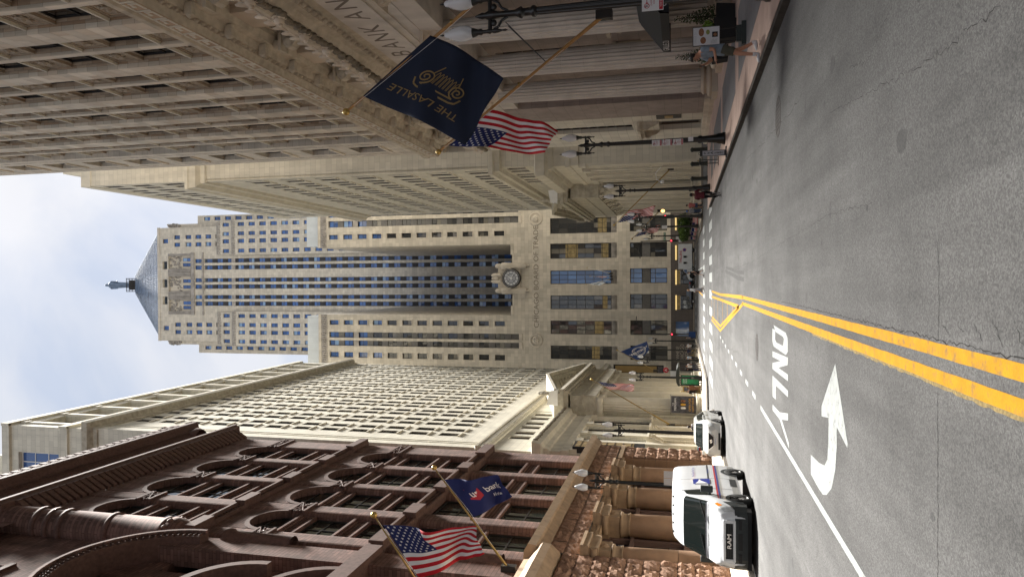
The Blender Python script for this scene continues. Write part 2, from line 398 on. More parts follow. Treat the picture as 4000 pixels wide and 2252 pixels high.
M('lens_amber', (0.65, 0.20, 0.02), var=0.1, rough=0.15)
M('lens_red', (0.5, 0.02, 0.02), var=0.1, rough=0.15)
M('lamp_lit', (0.9, 0.55, 0.2), var=0, emit=(1.0, 0.5, 0.12, 1.2))
M('signal_red', (0.8, 0.03, 0.05), var=0, emit=(1.0, 0.03, 0.06, 1.2))
M('signal_white', (0.8, 0.8, 0.8), var=0, emit=(1.0, 1.0, 1.0, 2.0))
M('postal_blue', (0.025, 0.04, 0.24), var=0.05, rough=0.35)
M('postal_red', (0.50, 0.02, 0.03), var=0.05, rough=0.35)
M('decal_grey', (0.40, 0.40, 0.38), var=0.05, rough=0.4)
M('skin', (0.46, 0.235, 0.15), var=0.08, scale=8, rough=0.55)
M('skin_dark', (0.13, 0.065, 0.04), var=0.08, scale=8, rough=0.55)
M('skin_light', (0.55, 0.33, 0.24), var=0.08, scale=8, rough=0.55)
M('hair_dark', (0.018, 0.013, 0.010), var=0.3, scale=30, rough=0.6)
M('hair_fair', (0.28, 0.16, 0.07), var=0.3, scale=30, rough=0.6)
M('shoe_white', (0.6, 0.6, 0.6), var=0.1, rough=0.6)
M('shoe_dark', (0.03, 0.03, 0.032), var=0.1, rough=0.6)
for nm_, c_ in dict(grey_blue=(0.19, 0.235, 0.28), khaki_dark=(0.075, 0.072, 0.052), maroon=(0.10, 0.018, 0.026), black=(0.012, 0.012, 0.014), white=(0.66, 0.66, 0.67),
                    grey=(0.28, 0.28, 0.29), pink=(0.42, 0.13, 0.12), denim=(0.06, 0.095, 0.17), cap_blue=(0.04, 0.15, 0.5), navy=(0.02, 0.03, 0.07), brown=(0.17, 0.08, 0.045), pale_blue=(0.4, 0.5, 0.62)).items():
    M('cloth_' + nm_, c_, var=0.16, scale=9, rough=0.9)
M('foliage', (0.055, 0.10, 0.022), var=0.35, scale=1.5, rnd=0.35, rough=0.6)
M('foliage_bright', (0.14, 0.24, 0.03), var=0.25, scale=4, rnd=0.3, rough=0.5)
M('foliage_dark', (0.028, 0.055, 0.016), var=0.3, scale=4, rnd=0.35, rough=0.6)
M('flower_red', (0.45, 0.03, 0.05), var=0.2, rough=0.6)
M('bark', (0.06, 0.045, 0.035), var=0.3, scale=6, rough=0.95)
M('concrete', (0.30, 0.29, 0.27), var=0.15, scale=2, rough=0.9)
M('bin_blue', (0.02, 0.07, 0.25), var=0.1, rough=0.5)
M('bike_yellow', (0.6, 0.4, 0.03), var=0.1, rough=0.4)
M('poster_green', (0.02, 0.26, 0.10), var=0.5, scale=3, rough=0.4)
M('poster_dark', (0.05, 0.05, 0.06), var=0.9, scale=3.0, rough=0.5)
M('poster_text', (0.6, 0.33, 0.04), var=0.1, rough=0.5)
M('menu_paper', (0.55, 0.56, 0.58), var=0.05, rough=0.4)
M('menu_food', (0.22, 0.10, 0.05), var=0.9, scale=9, rough=0.6)
M('menu_lime', (0.22, 0.24, 0.07), var=0.4, scale=18, rough=0.6)
M('bus_glass', (0.16, 0.2, 0.19), var=0.3, scale=1.2, rough=0.1, spec=0.8)
M('screen_glow', (0.05, 0.05, 0.05), var=0.0, rough=0.1)

# lamp globe: clear ribbed glass that shows its lamp inside
m = bpy.data.materials.new('globe_glass'); m.use_nodes = True; MAT['globe_glass'] = m
p = m.node_tree.nodes['Principled BSDF']
p.inputs['Base Color'].default_value = (0.82, 0.84, 0.86, 1); p.inputs['Roughness'].default_value = 0.14
p.inputs['Transmission Weight'].default_value = 0.35; p.inputs['Specular IOR Level'].default_value = 0.7
# asphalt: aggregate speckle, wear lanes, stains
m = bpy.data.materials.new('asphalt'); m.use_nodes = True; MAT['asphalt'] = m
t = m.node_tree; n = t.nodes; l = t.links.new; p = n['Principled BSDF']
tc = n.new('ShaderNodeTexCoord')
def nz(scale, detail=3, rough=0.55, vec=None, dist=0.0):
    k = n.new('ShaderNodeTexNoise'); l(vec or tc.outputs['Object'], k.inputs['Vector'])
    k.inputs['Scale'].default_value = scale; k.inputs['Detail'].default_value = detail; k.inputs['Roughness'].default_value = rough; k.inputs['Distortion'].default_value = dist
    return k.outputs['Fac']
def mr(src, a, b, c, d):
    k = n.new('ShaderNodeMapRange'); l(src, k.inputs['Value'])
    for i, v in zip(('From Min', 'From Max', 'To Min', 'To Max'), (a, b, c, d)): k.inputs[i].default_value = v
    return k.outputs[0]
def mulv(a, b):
    k = n.new('ShaderNodeMath'); k.operation = 'MULTIPLY'; l(a, k.inputs[0]); l(b, k.inputs[1]); return k.outputs[0]
vor = n.new('ShaderNodeTexVoronoi'); l(tc.outputs['Object'], vor.inputs['Vector']); vor.inputs['Scale'].default_value = 62
spk = mr(vor.outputs['Color'], 0.2, 0.95, 0.70, 1.42)
fin = mr(nz(150, 2), 0.3, 0.7, 0.72, 1.28)
big = mr(nz(0.28, 6, 0.65), 0.3, 0.7, 0.68, 1.2)
mpp = n.new('ShaderNodeMapping'); mpp.inputs['Scale'].default_value = (1.6, 0.12, 1); l(tc.outputs['Object'], mpp.inputs[0])
lan = mr(nz(1.0, 4, 0.6, mpp.outputs[0]), 0.3, 0.7, 0.70, 1.16)
blot = mr(nz(2.3, 3, 0.5, None, 0.6), 0.66, 0.78, 1.0, 0.6)
val = mulv(mulv(mulv(spk, fin), mulv(big, lan)), blot)
vm = n.new('ShaderNodeVectorMath'); vm.operation = 'SCALE'; vm.inputs[0].default_value = (0.103, 0.102, 0.100); l(val, vm.inputs['Scale'])
l(vm.outputs[0], p.inputs['Base Color']); p.inputs['Roughness'].default_value = 0.82; p.inputs['Specular IOR Level'].default_value = 0.35
bp = n.new('ShaderNodeBump'); bp.inputs['Strength'].default_value = 0.35; bp.inputs['Distance'].default_value = 0.01; l(spk, bp.inputs['Height']); l(bp.outputs[0], p.inputs['Normal'])

# ------------------------------------------------------------------ ground, road, pavements
def sheet(name, x0, x1, y0, y1, z, mat, kind='structure'):
    mb = MB().quad((x0, y0, z), (x1, y0, z), (x1, y1, z), (x0, y1, z))
    return tag(mb.build(name, mat), kind=kind)
sheet('ground', -3000, 3000, -3000, 3000, -0.05, 'asphalt')
road = tag(MB().quad((-60, -60, 0), (60, -60, 0), (60, 160, 0), (-60, 160, 0)).build('road', 'asphalt'), kind='structure')

XKR, XKL = 5.68, -9.2
def pavement(name, poly, kerb_pts, mats, slab=1.5, sl_mat='slab_pink', xr=None, yr=None, bands=None, closed=False):
    """kerbed pavement: a bed, kerb stones along kerb_pts, and separate slabs on top"""
    root = tag(MB().ext(poly, -0.04, 0.13, 'z', 0).build(name, 'joint_dark'), kind='structure')
    return root
def kerb_line(parent, pts, w=0.18, seg=2.4, top=0.15, side=1, mat='kerb_stone'):
    # kerb stones of seg metres along a polyline (left side of travel = +)
    for a, b in zip(pts[:-1], pts[1:]):
        a = Vector(a); b = Vector(b); d = b - a; ln = d.length; k = max(1, round(ln / seg)); u = d / ln; nn = Vector((-u.y, u.x)) * side * w
        for i in range(k):
            p = a + d * (i / k) + u * 0.008; q = a + d * ((i + 1) / k) - u * 0.008
            mb = MB()
            mb.hexa([(p.x, p.y, -0.03), (q.x, q.y, -0.03), (q.x + nn.x, q.y + nn.y, -0.03), (p.x + nn.x, p.y + nn.y, -0.03)],
                    [(p.x + nn.x * .08, p.y + nn.y * .08, top), (q.x + nn.x * .08, q.y + nn.y * .08, top), (q.x + nn.x, q.y + nn.y, top), (p.x + nn.x, p.y + nn.y, top)])
            mb.build('kerb_stone', mat, parent)
slab_cache = {}
def slab(parent, x0, x1, y0, y1, mat, z=0.15):
    g = 0.006
    key = (round(x1 - x0, 2), round(y1 - y0, 2), mat)
    if key not in slab_cache:
        a, b = (x1 - x0) / 2 - g, (y1 - y0) / 2 - g
        slab_cache[key] = MB().box(-a, a, -b, b, -0.05, 0).mesh('paving_slab', [mat])
    inst('paving_slab', slab_cache[key], parent, ((x0 + x1) / 2, (y0 + y1) / 2, z + rng.uniform(-0.0015, 0.0015)))

# right pavement before the side street (in front of the colonnade): pink field with grey bands
pr = pavement('pavement_right', [(5.8, -30), (13.2, -30), (13.2, 61.0), (8.4, 61.0), (7.0, 60.2), (6.0, 58.6), (5.8, 57)], None, None)
kerb_line(pr, [(5.68, 57), (5.68, -20)], side=1, mat='kerb_dark')
kerb_line(pr, [(12.5, 61.1), (8.4, 61.1), (6.9, 60.3), (5.95, 58.7), (5.68, 57)], seg=1.2, mat='kerb_dark')
xs = [5.88, 7.25, 8.55, 9.85, 11.15]
for j in range(34):
    y0 = 9 + j * 1.52
    for i in range(4):
        sl_ = 'slab_grey' if ((i == 1 and j < 29) or (i == 2 and 2 < j < 31)) and (j % 7 not in (5,)) else 'slab_pink'
        slab(pr, xs[i], xs[i + 1], y0, y0 + 1.52, sl_)
    slab(pr, 11.15, 13.2, y0, y0 + 1.52, 'slab_pink')
# left pavement along the red-brown building
plf = pavement('pavement_left', [(-9.35, -30), (-9.35, 53), (-9.9, 55.2), (-11.4, 56.6), (-14, 57), (-14, -30)], None, None)
kerb_line(plf, [(-9.2, 10), (-9.2, 53)], side=1); kerb_line(plf, [(-9.2, 53), (-9.75, 55.3), (-11.35, 56.75), (-14, 57.15)], seg=1.2)
for j in range(22):
    y0 = 20 + j * 1.52
    for i in range(3):
        if y0 < 53 or i > 0: slab(plf, -13.9 + i * 1.5, -13.9 + (i + 1) * 1.5, y0, y0 + 1.52, 'slab_beige')
# right pavement beyond the side street
pr2 = pavement('pavement_far_right', [(6.3, 82), (7.0, 80.2), (8.6, 79.2), (14.5, 79.2), (14.5, 131), (9, 131), (7.2, 130), (6.35, 128)], None, None)
kerb_line(pr2, [(14.5, 79.05), (8.55, 79.05), (6.9, 80.1), (6.15, 82), (6.15, 128), (7.1, 130.2), (9, 131.15), (14, 131.15)], seg=2.0, side=1)
for j in range(24):
    for i in range(4): slab(pr2, 6.9 + i * 1.8, 6.9 + (i + 1) * 1.8, 82 + j * 2.0, 84 + j * 2.0, 'slab_beige')
# left pavement beyond the side street
pl2 = pavement('pavement_far_left', [(-9.1, 66), (-9.5, 64.7), (-10.8, 63.8), (-20, 63.6), (-20, 131), (-10.6, 131), (-9.4, 130), (-8.95, 128), (-8.95, 68)], None, None)
kerb_line(pl2, [(-18, 63.45), (-10.8, 63.65), (-9.35, 64.6), (-8.8, 66.2), (-8.8, 128), (-9.3, 130.2), (-10.6, 131.2), (-15, 131.2)], seg=2.0, side=-1)
for j in range(31):
    for i in range(4): slab(pl2, -16.4 + i * 1.8, -16.4 + (i + 1) * 1.8, 67 + j * 2.0, 69 + j * 2.0, 'slab_beige')
# pavement in front of the clock-tower building
pc = pavement('pavement_cross_street', [(-40, 141), (40, 141), (40, 147), (-40, 147)], None, None)
kerb_line(pc, [(-30, 140.85), (30, 140.85)], seg=4, side=1)
for i in range(24): slab(pc, -24 + i * 2, -22 + i * 2, 141.2, 144.9, 'slab_beige')

# ------------------------------------------------------------------ road markings (thin sheets)
def strip(mb, pts, w, z=0.004, m=0, jit=0.0):
    P = [Vector(p) for p in pts]
    Lp, Rp = [], []
    for i, p in enumerate(P):
        d = (P[min(i + 1, len(P) - 1)] - P[max(i - 1, 0)]).normalized()
        nn = Vector((-d.y, d.x))
        s = 1.0
        if 0 < i < len(P) - 1:
            d1 = (P[i] - P[i - 1]).normalized(); s = 1 / max(0.35, nn.dot(Vector((-d1.y, d1.x))))
        a, b = rng.uniform(-jit, jit), rng.uniform(-jit, jit)
        Lp.append(p + nn * (w / 2 * s + a)); Rp.append(p - nn * (w / 2 * s + b))
    for i in range(len(P) - 1):
        mb.quad((Rp[i].x, Rp[i].y, z), (Rp[i+1].x, Rp[i+1].y, z), (Lp[i+1].x, Lp[i+1].y, z), (Lp[i].x, Lp[i].y, z), m)
def dense(a, b, k):
    a = Vector(a); b = Vector(b); return [a + (b - a) * (i / k) for i in range(k + 1)]
def mark(name, mb, mat, parent=road):
    return mb.build(name, mat, parent)
# double yellow line
mb = MB(); strip(mb, dense((-0.608, -4), (-0.608, 27.8), 120), 0.12, 0.004, 0, 0.003); mark('yellow_line', mb, 'paint_yellow')
mb = MB(); strip(mb, dense((-0.838, -4), (-0.838, 27.8), 120), 0.12, 0.004, 0, 0.003); mark('yellow_line', mb, 'paint_yellow')
mb = MB(); strip(mb, dense((-0.90, -4), (-0.905, 13.0), 160), 0.055, 0.0025, 0, 0.012); mark('worn_yellow_line', mb, 'paint_yellow_old')
# hatched island
mb = MB(); strip(mb, [(-0.61, 27.6), (-0.8, 44), (-0.78, 57.2)], 0.15); mark('yellow_line', mb, 'paint_yellow')
mb = MB(); strip(mb, [(-1.02, 29.5), (-1.1, 44), (-1.2, 57.2)], 0.15); mark('yellow_line', mb, 'paint_yellow')
mb = MB(); strip(mb, [(-0.86, 27.6), (-2.95, 44), (-2.98, 57.2)], 0.15); mark('yellow_line', mb, 'paint_yellow')
mb = MB(); strip(mb, [(-1.02, 29.5), (-2.68, 44), (-2.72, 57.2)], 0.15); mark('yellow_line', mb, 'paint_yellow')
for yy in (33, 37, 41.5, 47, 52.3, 57.1):
    xr_ = -2.68 if yy > 44 else -1.02 + (-2.68 + 1.02) * (yy - 29.5) / 14.5
    mb = MB(); strip(mb, [(-1.06 - (yy - 29.5) * 0.004, yy), (xr_, yy)], 0.16, 0.0035); mark('yellow_hatch', mb, 'paint_yellow')
mb = MB(); strip(mb, [(-1.0, 82), (-1.05, 100), (-1.2, 122)], 0.16); mark('yellow_line', mb, 'paint_yellow')
mb = MB(); strip(mb, [(-1.6, 82), (-1.45, 100), (-1.55, 122)], 0.16); mark('yellow_line', mb, 'paint_yellow')
# white lane line and its dotted continuation
mb = MB(); strip(mb, dense((-3.72, -4), (-3.62, 21.4), 80), 0.125, 0.004, 0, 0.004); mark('white_line', mb, 'paint_white')
for k in range(9):
    y0 = 22.9 + k * 2.55; xx = -3.58 + k * 0.03
    mb = MB(); strip(mb, [(xx, y0), (xx + 0.01, y0 + 0.95)], 0.15); mark('white_dash', mb, 'paint_white')
mb = MB(); strip(mb, [(1.55, 83), (1.6, 108)], 0.14); mark('white_line', mb, 'paint_white')
# turn arrow (for the oncoming lane)
arrow = [(-1.21,11.12),(-2.01,12.18),(-2.17,12.18),(-2.09,11.62),(-2.45,11.63),(-2.75,11.72),(-2.90,11.95),(-2.97,12.4),(-3.02,13.17),(-3.36,13.17),(-3.40,12.5),(-3.40,12.1),(-3.31,11.78),(-3.1,11.4),(-2.75,11.13),(-2.4,11.03),(-2.11,11.02),(-2.26,10.35),(-2.2,10.33)]
mb = MB().add([(x, y, 0.004) for x, y in arrow], [tuple(range(len(arrow)))]); mb.build('turn_arrow', ['paint_white'], road)
for pts in ([(-1.33,11.15),(-2.09,11.9)], [(-1.55,11.02),(-2.12,11.62)], [(-1.75,10.88),(-2.1,11.25)], [(-2.12,11.35),(-2.55,11.38),(-2.95,11.6),(-3.17,12.0),(-3.2,12.7)], [(-2.12,11.18),(-2.6,11.22),(-3.05,11.5),(-3.3,11.95)]):
    mb = MB(); strip(mb, pts, 0.012, 0.0052); mb.build('seam', 'paint_seam', road)
# ONLY, read by oncoming drivers
def glyph(polys):
    for pl in polys:
        mb = MB().add([(x, y, 0.004) for x, y in pl], [tuple(range(len(pl)))]); mark('painted_letter', mb, 'paint_white')
T, B_ = 18.58, 15.92       # far and near ends of the lettering
glyph([[(-1.08,T-.25),(-1.12,B_+.3),(-1.22,B_),(-1.50,B_),(-1.60,B_+.3),(-1.60,T-.25),(-1.50,T),(-1.18,T),(-1.18,T-.55),(-1.42,T-.55),(-1.46,T-.8),(-1.44,B_+.75),(-1.28,B_+.6),(-1.24,B_+.75),(-1.22,T-.6)]])
glyph([[(-1.74,T),(-1.62,B_),(-1.78,B_),(-2.02,T-1.1),(-1.98,B_),(-2.12,B_),(-2.18,T),(-2.03,T),(-1.82,B_+1.15),(-1.88,T)]])
glyph([[(-2.36,T),(-2.34,B_),(-2.50,B_),(-2.52,T-.7),(-2.84,T-.7),(-2.86,T)]][0:0] + [[(-2.32,B_),(-2.46,B_),(-2.50,T-.62),(-2.84,T-.62),(-2.86,T),(-2.34,T)]])
glyph([[(-3.06,T),(-3.02,B_+1.35),(-2.80,B_),(-2.95,B_),(-3.12,B_+1.0),(-3.40,B_-.1),(-3.52,B_-.1),(-3.18,B_+1.35),(-3.2,T)]])
# crosswalks: rows of white blocks
for k in range(11):
    x1 = 6.1 - k * 1.36
    mb = MB().quad((x1 - 0.72, 56.0, 0.004), (x1, 56.0, 0.004), (x1, 61.6, 0.004), (x1 - 0.72, 61.6, 0.004)); mark('crosswalk_bar', mb, 'paint_white')
for k in range(11):
    x1 = 5.75 - k * 1.36
    mb = MB().quad((x1 - 0.72, 75.2, 0.004), (x1, 75.2, 0.004), (x1, 80.4, 0.004), (x1 - 0.72, 80.4, 0.004)); mark('crosswalk_bar', mb, 'paint_white')
for k in range(11):
    x1 = 5.6 - k * 1.36
    mb = MB().quad((x1 - 0.6, 124.5, 0.004), (x1, 124.5, 0.004), (x1, 128.5, 0.004), (x1 - 0.6, 128.5, 0.004)); mark('crosswalk_bar', mb, 'paint_white')
# cracks, tar seams
def crack(pts, w=0.012, jit=0.03, k=14, taper=True):
    out = []
    for a, b in zip(pts[:-1], pts[1:]):
        for i in range(k):
            t_ = i / k; out.append(Vector((a[0] + (b[0] - a[0]) * t_ + rng.gauss(0, jit), a[1] + (b[1] - a[1]) * t_ + rng.gauss(0, jit))))
    mb = MB(); z = 0.0018
    for i in range(len(out) - 1):
        d = (out[i + 1] - out[i]); nn = Vector((-d.y, d.x)).normalized() * w * rng.uniform(0.25, 1.0)
        mb.quad((out[i].x - nn.x, out[i].y - nn.y, z), (out[i+1].x - nn.x, out[i+1].y - nn.y, z), (out[i+1].x + nn.x, out[i+1].y + nn.y, z), (out[i].x + nn.x, out[i].y + nn.y, z))
    mb.build('crack', 'crack_tar', road)
crack([(-6.5, 6.8), (-2.6, 6.86), (-0.95, 6.86)], 0.006, 0.008, 60); crack([(-0.52, 6.84), (-0.2, 6.82), (0.4, 6.84)], 0.005, 0.01, 20)
crack([(-0.52, 4.6), (-0.51, 8), (-0.49, 12), (-0.47, 17)], 0.008, 0.010, 60)
for k in range(6): crack([(-0.47, 4.9 + k * 0.33), (-0.22 - 0.03 * k, 5.1 + k * 0.33)], 0.004, 0.012, 9)
crack([(1.9, 5.6), (1.95, 7), (2.2, 9.0), (2.5, 11.5)], 0.005, 0.02, 30); crack([(0.9, 9), (1.0, 11.5), (0.9, 15), (0.6, 24), (0.5, 52)], 0.004, 0.015, 30)
crack([(2.9, 8.2), (2.6, 9.2), (2.8, 10.2)], 0.005, 0.02, 20); crack([(-5.3, 8.5), (-5.2, 14), (-5.0, 22), (-4.7, 40)], 0.005, 0.015, 40); crack([(-2.9, 30), (-3.4, 38), (-4.6, 50)], 0.01, 0.03, 20)
crack([(3.4, 14), (3.7, 20), (4.3, 27)], 0.008, 0.03, 20)
mb = MB(); strip(mb, [(0.05, 27), (0.12, 30), (0.32, 34), (0.5, 38.5)], .17, .0016, 0, .01); mark('tyre_mark', mb, 'tyre_mark')
mb = MB(); strip(mb, [(0.30, 27), (0.36, 30), (0.54, 34), (0.7, 38)], .14, .0016, 0, .01); mark('tyre_mark', mb, 'tyre_mark')
r9 = random.Random(9)
M('road_patch', (0.075, 0.075, 0.074), var=0.2, scale=2.5, fine=0.35, bscale=70, rough=0.85)
for x0, y0, w_, h_ in ((-6.9, 13.5, 1.2, 2.6),):
    pts = [(x0 + (w_ if k in (1, 2) else 0) + r9.uniform(-.06, .06), y0 + (h_ if k > 1 else 0) + r9.uniform(-.06, .06), .0012) for k in range(4)]
    mark('road_patch', MB().add(pts, [(0, 1, 2, 3)]), 'road_patch')
for k in range(26):
    x0, y0, r_ = r9.choice((-2.2, 1.2, 2.6, 3.2, -6.0)) + r9.gauss(0, .35), r9.uniform(5.5, 34), r9.uniform(.04, .16)
    pts = [(x0 + r_ * r9.uniform(.6, 1.2) * cos(a * pi / 5), y0 + 1.5 * r_ * r9.uniform(.6, 1.2) * sin(a * pi / 5), .0014) for a in range(10)]
    mark('oil_spot', MB().add(pts, [tuple(range(10))]), 'tyre_mark')
def manhole(x, y, r, label):
    t_ = thing('manhole_cover', label, 'manhole', (x, y, 0), 0, 'manhole covers in the roadway')
    MB().lathe([(r + 0.05, 0.0015), (r + 0.05, 0.006), (r, 0.006), (r, 0.002)], n=32).build('rim', 'iron', t_)
    mb = MB().lathe([(0.001, 0.004), (r - 0.01, 0.004)], n=32)
    for i in range(-4, 5):
        for j in range(-4, 5):
            if (i * i + j * j) * 0.01 * (r / 0.45) ** 2 * 1.0 < (r - 0.06) ** 2:
                q = 0.1 * r / 0.45; mb.box(i * q - 0.03, i * q + 0.03, j * q - 0.03, j * q + 0.03, 0.003, 0.008)
    mb.build('lid', 'iron', t_)
manhole(3.78, 17.4, 0.42, 'round iron manhole cover near the right kerb')
manhole(-1.98, 22.4, 0.36, 'round iron manhole cover beyond the word ONLY')
manhole(1.0, 61.5, 0.36, 'distant round manhole cover at the zebra crossing')
# ------------------------------------------------------------------ building helpers
WIN = {}
def win_mesh(w, h, frame, glass, fw=0.07, cols=1, rows=2, dep=0.09, split=None):
    key = (round(w, 3), round(h, 3), frame, glass, fw, cols, rows, split)
    if key in WIN: return WIN[key]
    mb = MB()
    mb.box(0, w, 0, dep, 0, fw); mb.box(0, w, 0, dep, h - fw, h); mb.box(0, fw, 0, dep, fw, h - fw); mb.box(w - fw, w, 0, dep, fw, h - fw)
    b = fw * 0.7
    for i in range(1, cols): x = w * i / cols; mb.box(x - b / 2, x + b / 2, 0.01, dep, fw, h - fw)
    for j in range(1, rows):
        z = h * (split if (split and rows == 2) else j / rows); mb.box(fw, w - fw, 0.015, dep - 0.005, z - b / 2, z + b / 2)
    g = dep * 0.7
    zs = [0] + ([split] if (split and rows == 2) else [j / rows for j in range(1, rows)]) + [1]
    for i in range(cols):
        for j in range(rows):
            mb.quad((w * i / cols, g, h * zs[j]), (w * (i + 1) / cols, g, h * zs[j]), (w * (i + 1) / cols, g, h * zs[j + 1]), (w * i / cols, g, h * zs[j + 1]), 1)
    WIN[key] = mb.mesh('window', [frame, glass]); return WIN[key]
def cornice(mb, x0, x1, prof, m=0, ret0=False, ret1=False, depth=6.0):
    """extrude a profile of (projection, z) points along x; optional returns round the corners"""
    pts = [(-a, z) for a, z in prof] + [(0.4, prof[-1][1]), (0.4, prof[0][1])]
    pm = max(a for a, z in prof)
    mb.ext(pts, x0, x1, 'x', m)
    # returns: same profile turned round the corner
    for flag, xc, sgn in ((ret0, x0, -1), (ret1, x1, 1)):
        if flag:
            pp = [(xc + sgn * a, z) for a, z in prof] + [(xc - sgn * 0.3, prof[-1][1]), (xc - sgn * 0.3, prof[0][1])]
            mb.ext(pp, -0.0, depth, 'y', m)
            # mitre block
            for (a0, z0), (a1, z1) in zip(prof[:-1], prof[1:]):
                mb.add([(xc, -a0, z0), (xc + sgn * a0, -a0, z0), (xc + sgn * a0, 0, z0), (xc, -a1, z1), (xc + sgn * a1, -a1, z1), (xc + sgn * a1, 0, z1)],
                       [(0, 1, 4, 3), (1, 2, 5, 4)], m)
            a_, z_ = prof[0]; mb.add([(xc, -a_, z_), (xc + sgn * a_, -a_, z_), (xc + sgn * a_, 0, z_), (xc, 0, z_)], [(0, 1, 2, 3)], m)
def dentils(mb, x0, x1, step, w, y0, y1, z0, z1, m=0):
    k = int((x1 - x0) / step)
    for i in range(k):
        x = x0 + (i + 0.5) * (x1 - x0) / k; mb.box(x - w / 2, x + w / 2, y0, y1, z0, z1, m)
def eggs(mb, x0, x1, step, y, z, r, h, m=0):
    k = int((x1 - x0) / step)
    for i in range(k):
        x = x0 + (i + 0.5) * (x1 - x0) / k
        mb.ball((x, y, z), r * 0.75, r * 0.7, h, 6, 4, m); mb.box(x + step * .46, x + step * .54, y - r * 0.5, y, z - h, z + h, m)
def fluted(mb, cx, cy, r0, r1, z0, z1, flutes=20, depth=0.05, m=0, half=False):
    n = flutes * 4
    def ring(r, z):
        out = []
        for i in range(n):
            a = 2 * pi * i / n; k = i % 4
            rr = r - (depth * r if k in (1, 2) else 0) - (0.4 * depth * r if k in (3,) else 0)
            out.append((cx + rr * cos(a), cy + rr * sin(a), z))
        return out
    rings = [ring(r0, z0), ring(r1, z1)]
    mb.add(rings[0] + rings[1], [(i, (i + 1) % n, (i + 1) % n + n, i + n) for i in range(n)], m)
    mb.add(rings[0] + rings[1], [tuple(range(n - 1, -1, -1)), tuple(range(n, 2 * n))], m)
cube_me = {}
def ubox(mat):
    if mat not in cube_me: cube_me[mat] = MB().box(-.5, .5, -.5, .5, -.5, .5).mesh('stone_block', [mat])
    return cube_me[mat]
def block(parent, x0, x1, y0, y1, z0, z1, mat, name='stone_block'):
    return inst(name, ubox(mat), parent, ((x0 + x1) / 2, (y0 + y1) / 2, (z0 + z1) / 2), (0, 0, 0), (x1 - x0, y1 - y0, z1 - z0))

# ================================================================== 1. the hotel with the colonnade (right, near)
HX = 12.0
hotel = thing('hotel_building', 'tall brown stone building with fluted colonnade and deep piers, nearest on the right', 'building', (HX, 0, 0), -pi / 2)
HT = 82.0
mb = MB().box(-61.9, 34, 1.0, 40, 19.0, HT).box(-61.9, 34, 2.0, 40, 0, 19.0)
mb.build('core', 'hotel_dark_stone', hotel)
piers = [(17.2 - .65, 17.2 + .65), (22.2, 23.5), (27.77, 29.12), (33.40, 34.68), (39.0, 40.3), (44.6, 45.9), (50.3, 51.7)]
mulls = [(20.0, 20.4), (25.5, 25.9), (31.05, 31.5), (36.6, 37.05), (42.2, 42.65), (47.85, 48.3), (53.65, 54.1)]
endp = (56.05, 62.5)
zlim = lambda Y: min(HT - 2, 2.15 + 1.19 * Y + 4)
BH = 4.75 / 7
blocks = []
def pier_blocks(pa, Y0, Y1, yb, zt, split, side=True):
    # front face and the face towards the camera (north), courses of BH, gaps of 1.6 cm
    z = 23.9; k = 0; g = 0.008
    while z < zt:
        xa, xb = -Y1, -Y0
        pr_ = rng.uniform(0.0, 0.012)
        if split and k % 2 == 0:
            xm = xa + (xb - xa) * (0.42 if k % 4 == 0 else 0.6)
            blocks.append((pa, xa + g, xm - g, -pr_, 0.25, z + g, z + BH - g)); blocks.append((pa, xm + g, xb - g, -rng.uniform(0, .012), 0.25, z + g, z + BH - g))
        else:
            blocks.append((pa, xa + g, xb - g, -pr_, 0.25, z + g, z + BH - g))
        if side:
            ym = 0.262
            q = rng.uniform(0, 0.008)
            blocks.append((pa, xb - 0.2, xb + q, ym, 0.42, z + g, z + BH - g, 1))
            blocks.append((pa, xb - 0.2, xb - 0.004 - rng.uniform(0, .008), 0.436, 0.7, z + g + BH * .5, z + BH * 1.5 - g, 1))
        z += BH; k += 1
for i, (a, b) in enumerate(piers):
    pa = MB().box(-b + .012, -a - .012, 0.02, 1.0, 23.6, HT).build('pier', 'mortar', hotel)
    zt = zlim(b) if a > 20 else 24
    pier_blocks(pa, a, b, 0.95, zt, True)
    MB().box(-b - .001, -a, 0.0, 1.0, zt + 0.01, HT).build('pier_top', 'hotel_stone', hotel)
    # slim bead strips beside the pier
    s_ = MB(); s_.box(-b - 0.16, -b - 0.001, 0.10, 0.9, 23.7, HT); s_.box(-b - 0.30, -b - 0.17, 0.2, 0.9, 23.7, HT); s_.build('pier_moulding', 'hotel_wall', hotel)
for a, b in mulls:
    pa = MB().box(-b + .012, -a - .012, 0.19, 1.0, 23.6, HT).build('mullion', 'mortar', hotel)
    zt = zlim(b) if a > 20 else 24
    z = 23.9; g = 0.008; k = 0
    while z < zt:
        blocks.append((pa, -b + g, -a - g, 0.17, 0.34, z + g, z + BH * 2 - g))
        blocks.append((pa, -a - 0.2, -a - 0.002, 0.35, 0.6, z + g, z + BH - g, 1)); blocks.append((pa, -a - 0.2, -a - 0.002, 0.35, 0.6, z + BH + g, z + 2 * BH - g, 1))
        z += BH * 2
    MB().box(-b, -a, 0.18, 1.0, zt + 0.01, HT).build('mullion_top', 'hotel_stone', hotel)
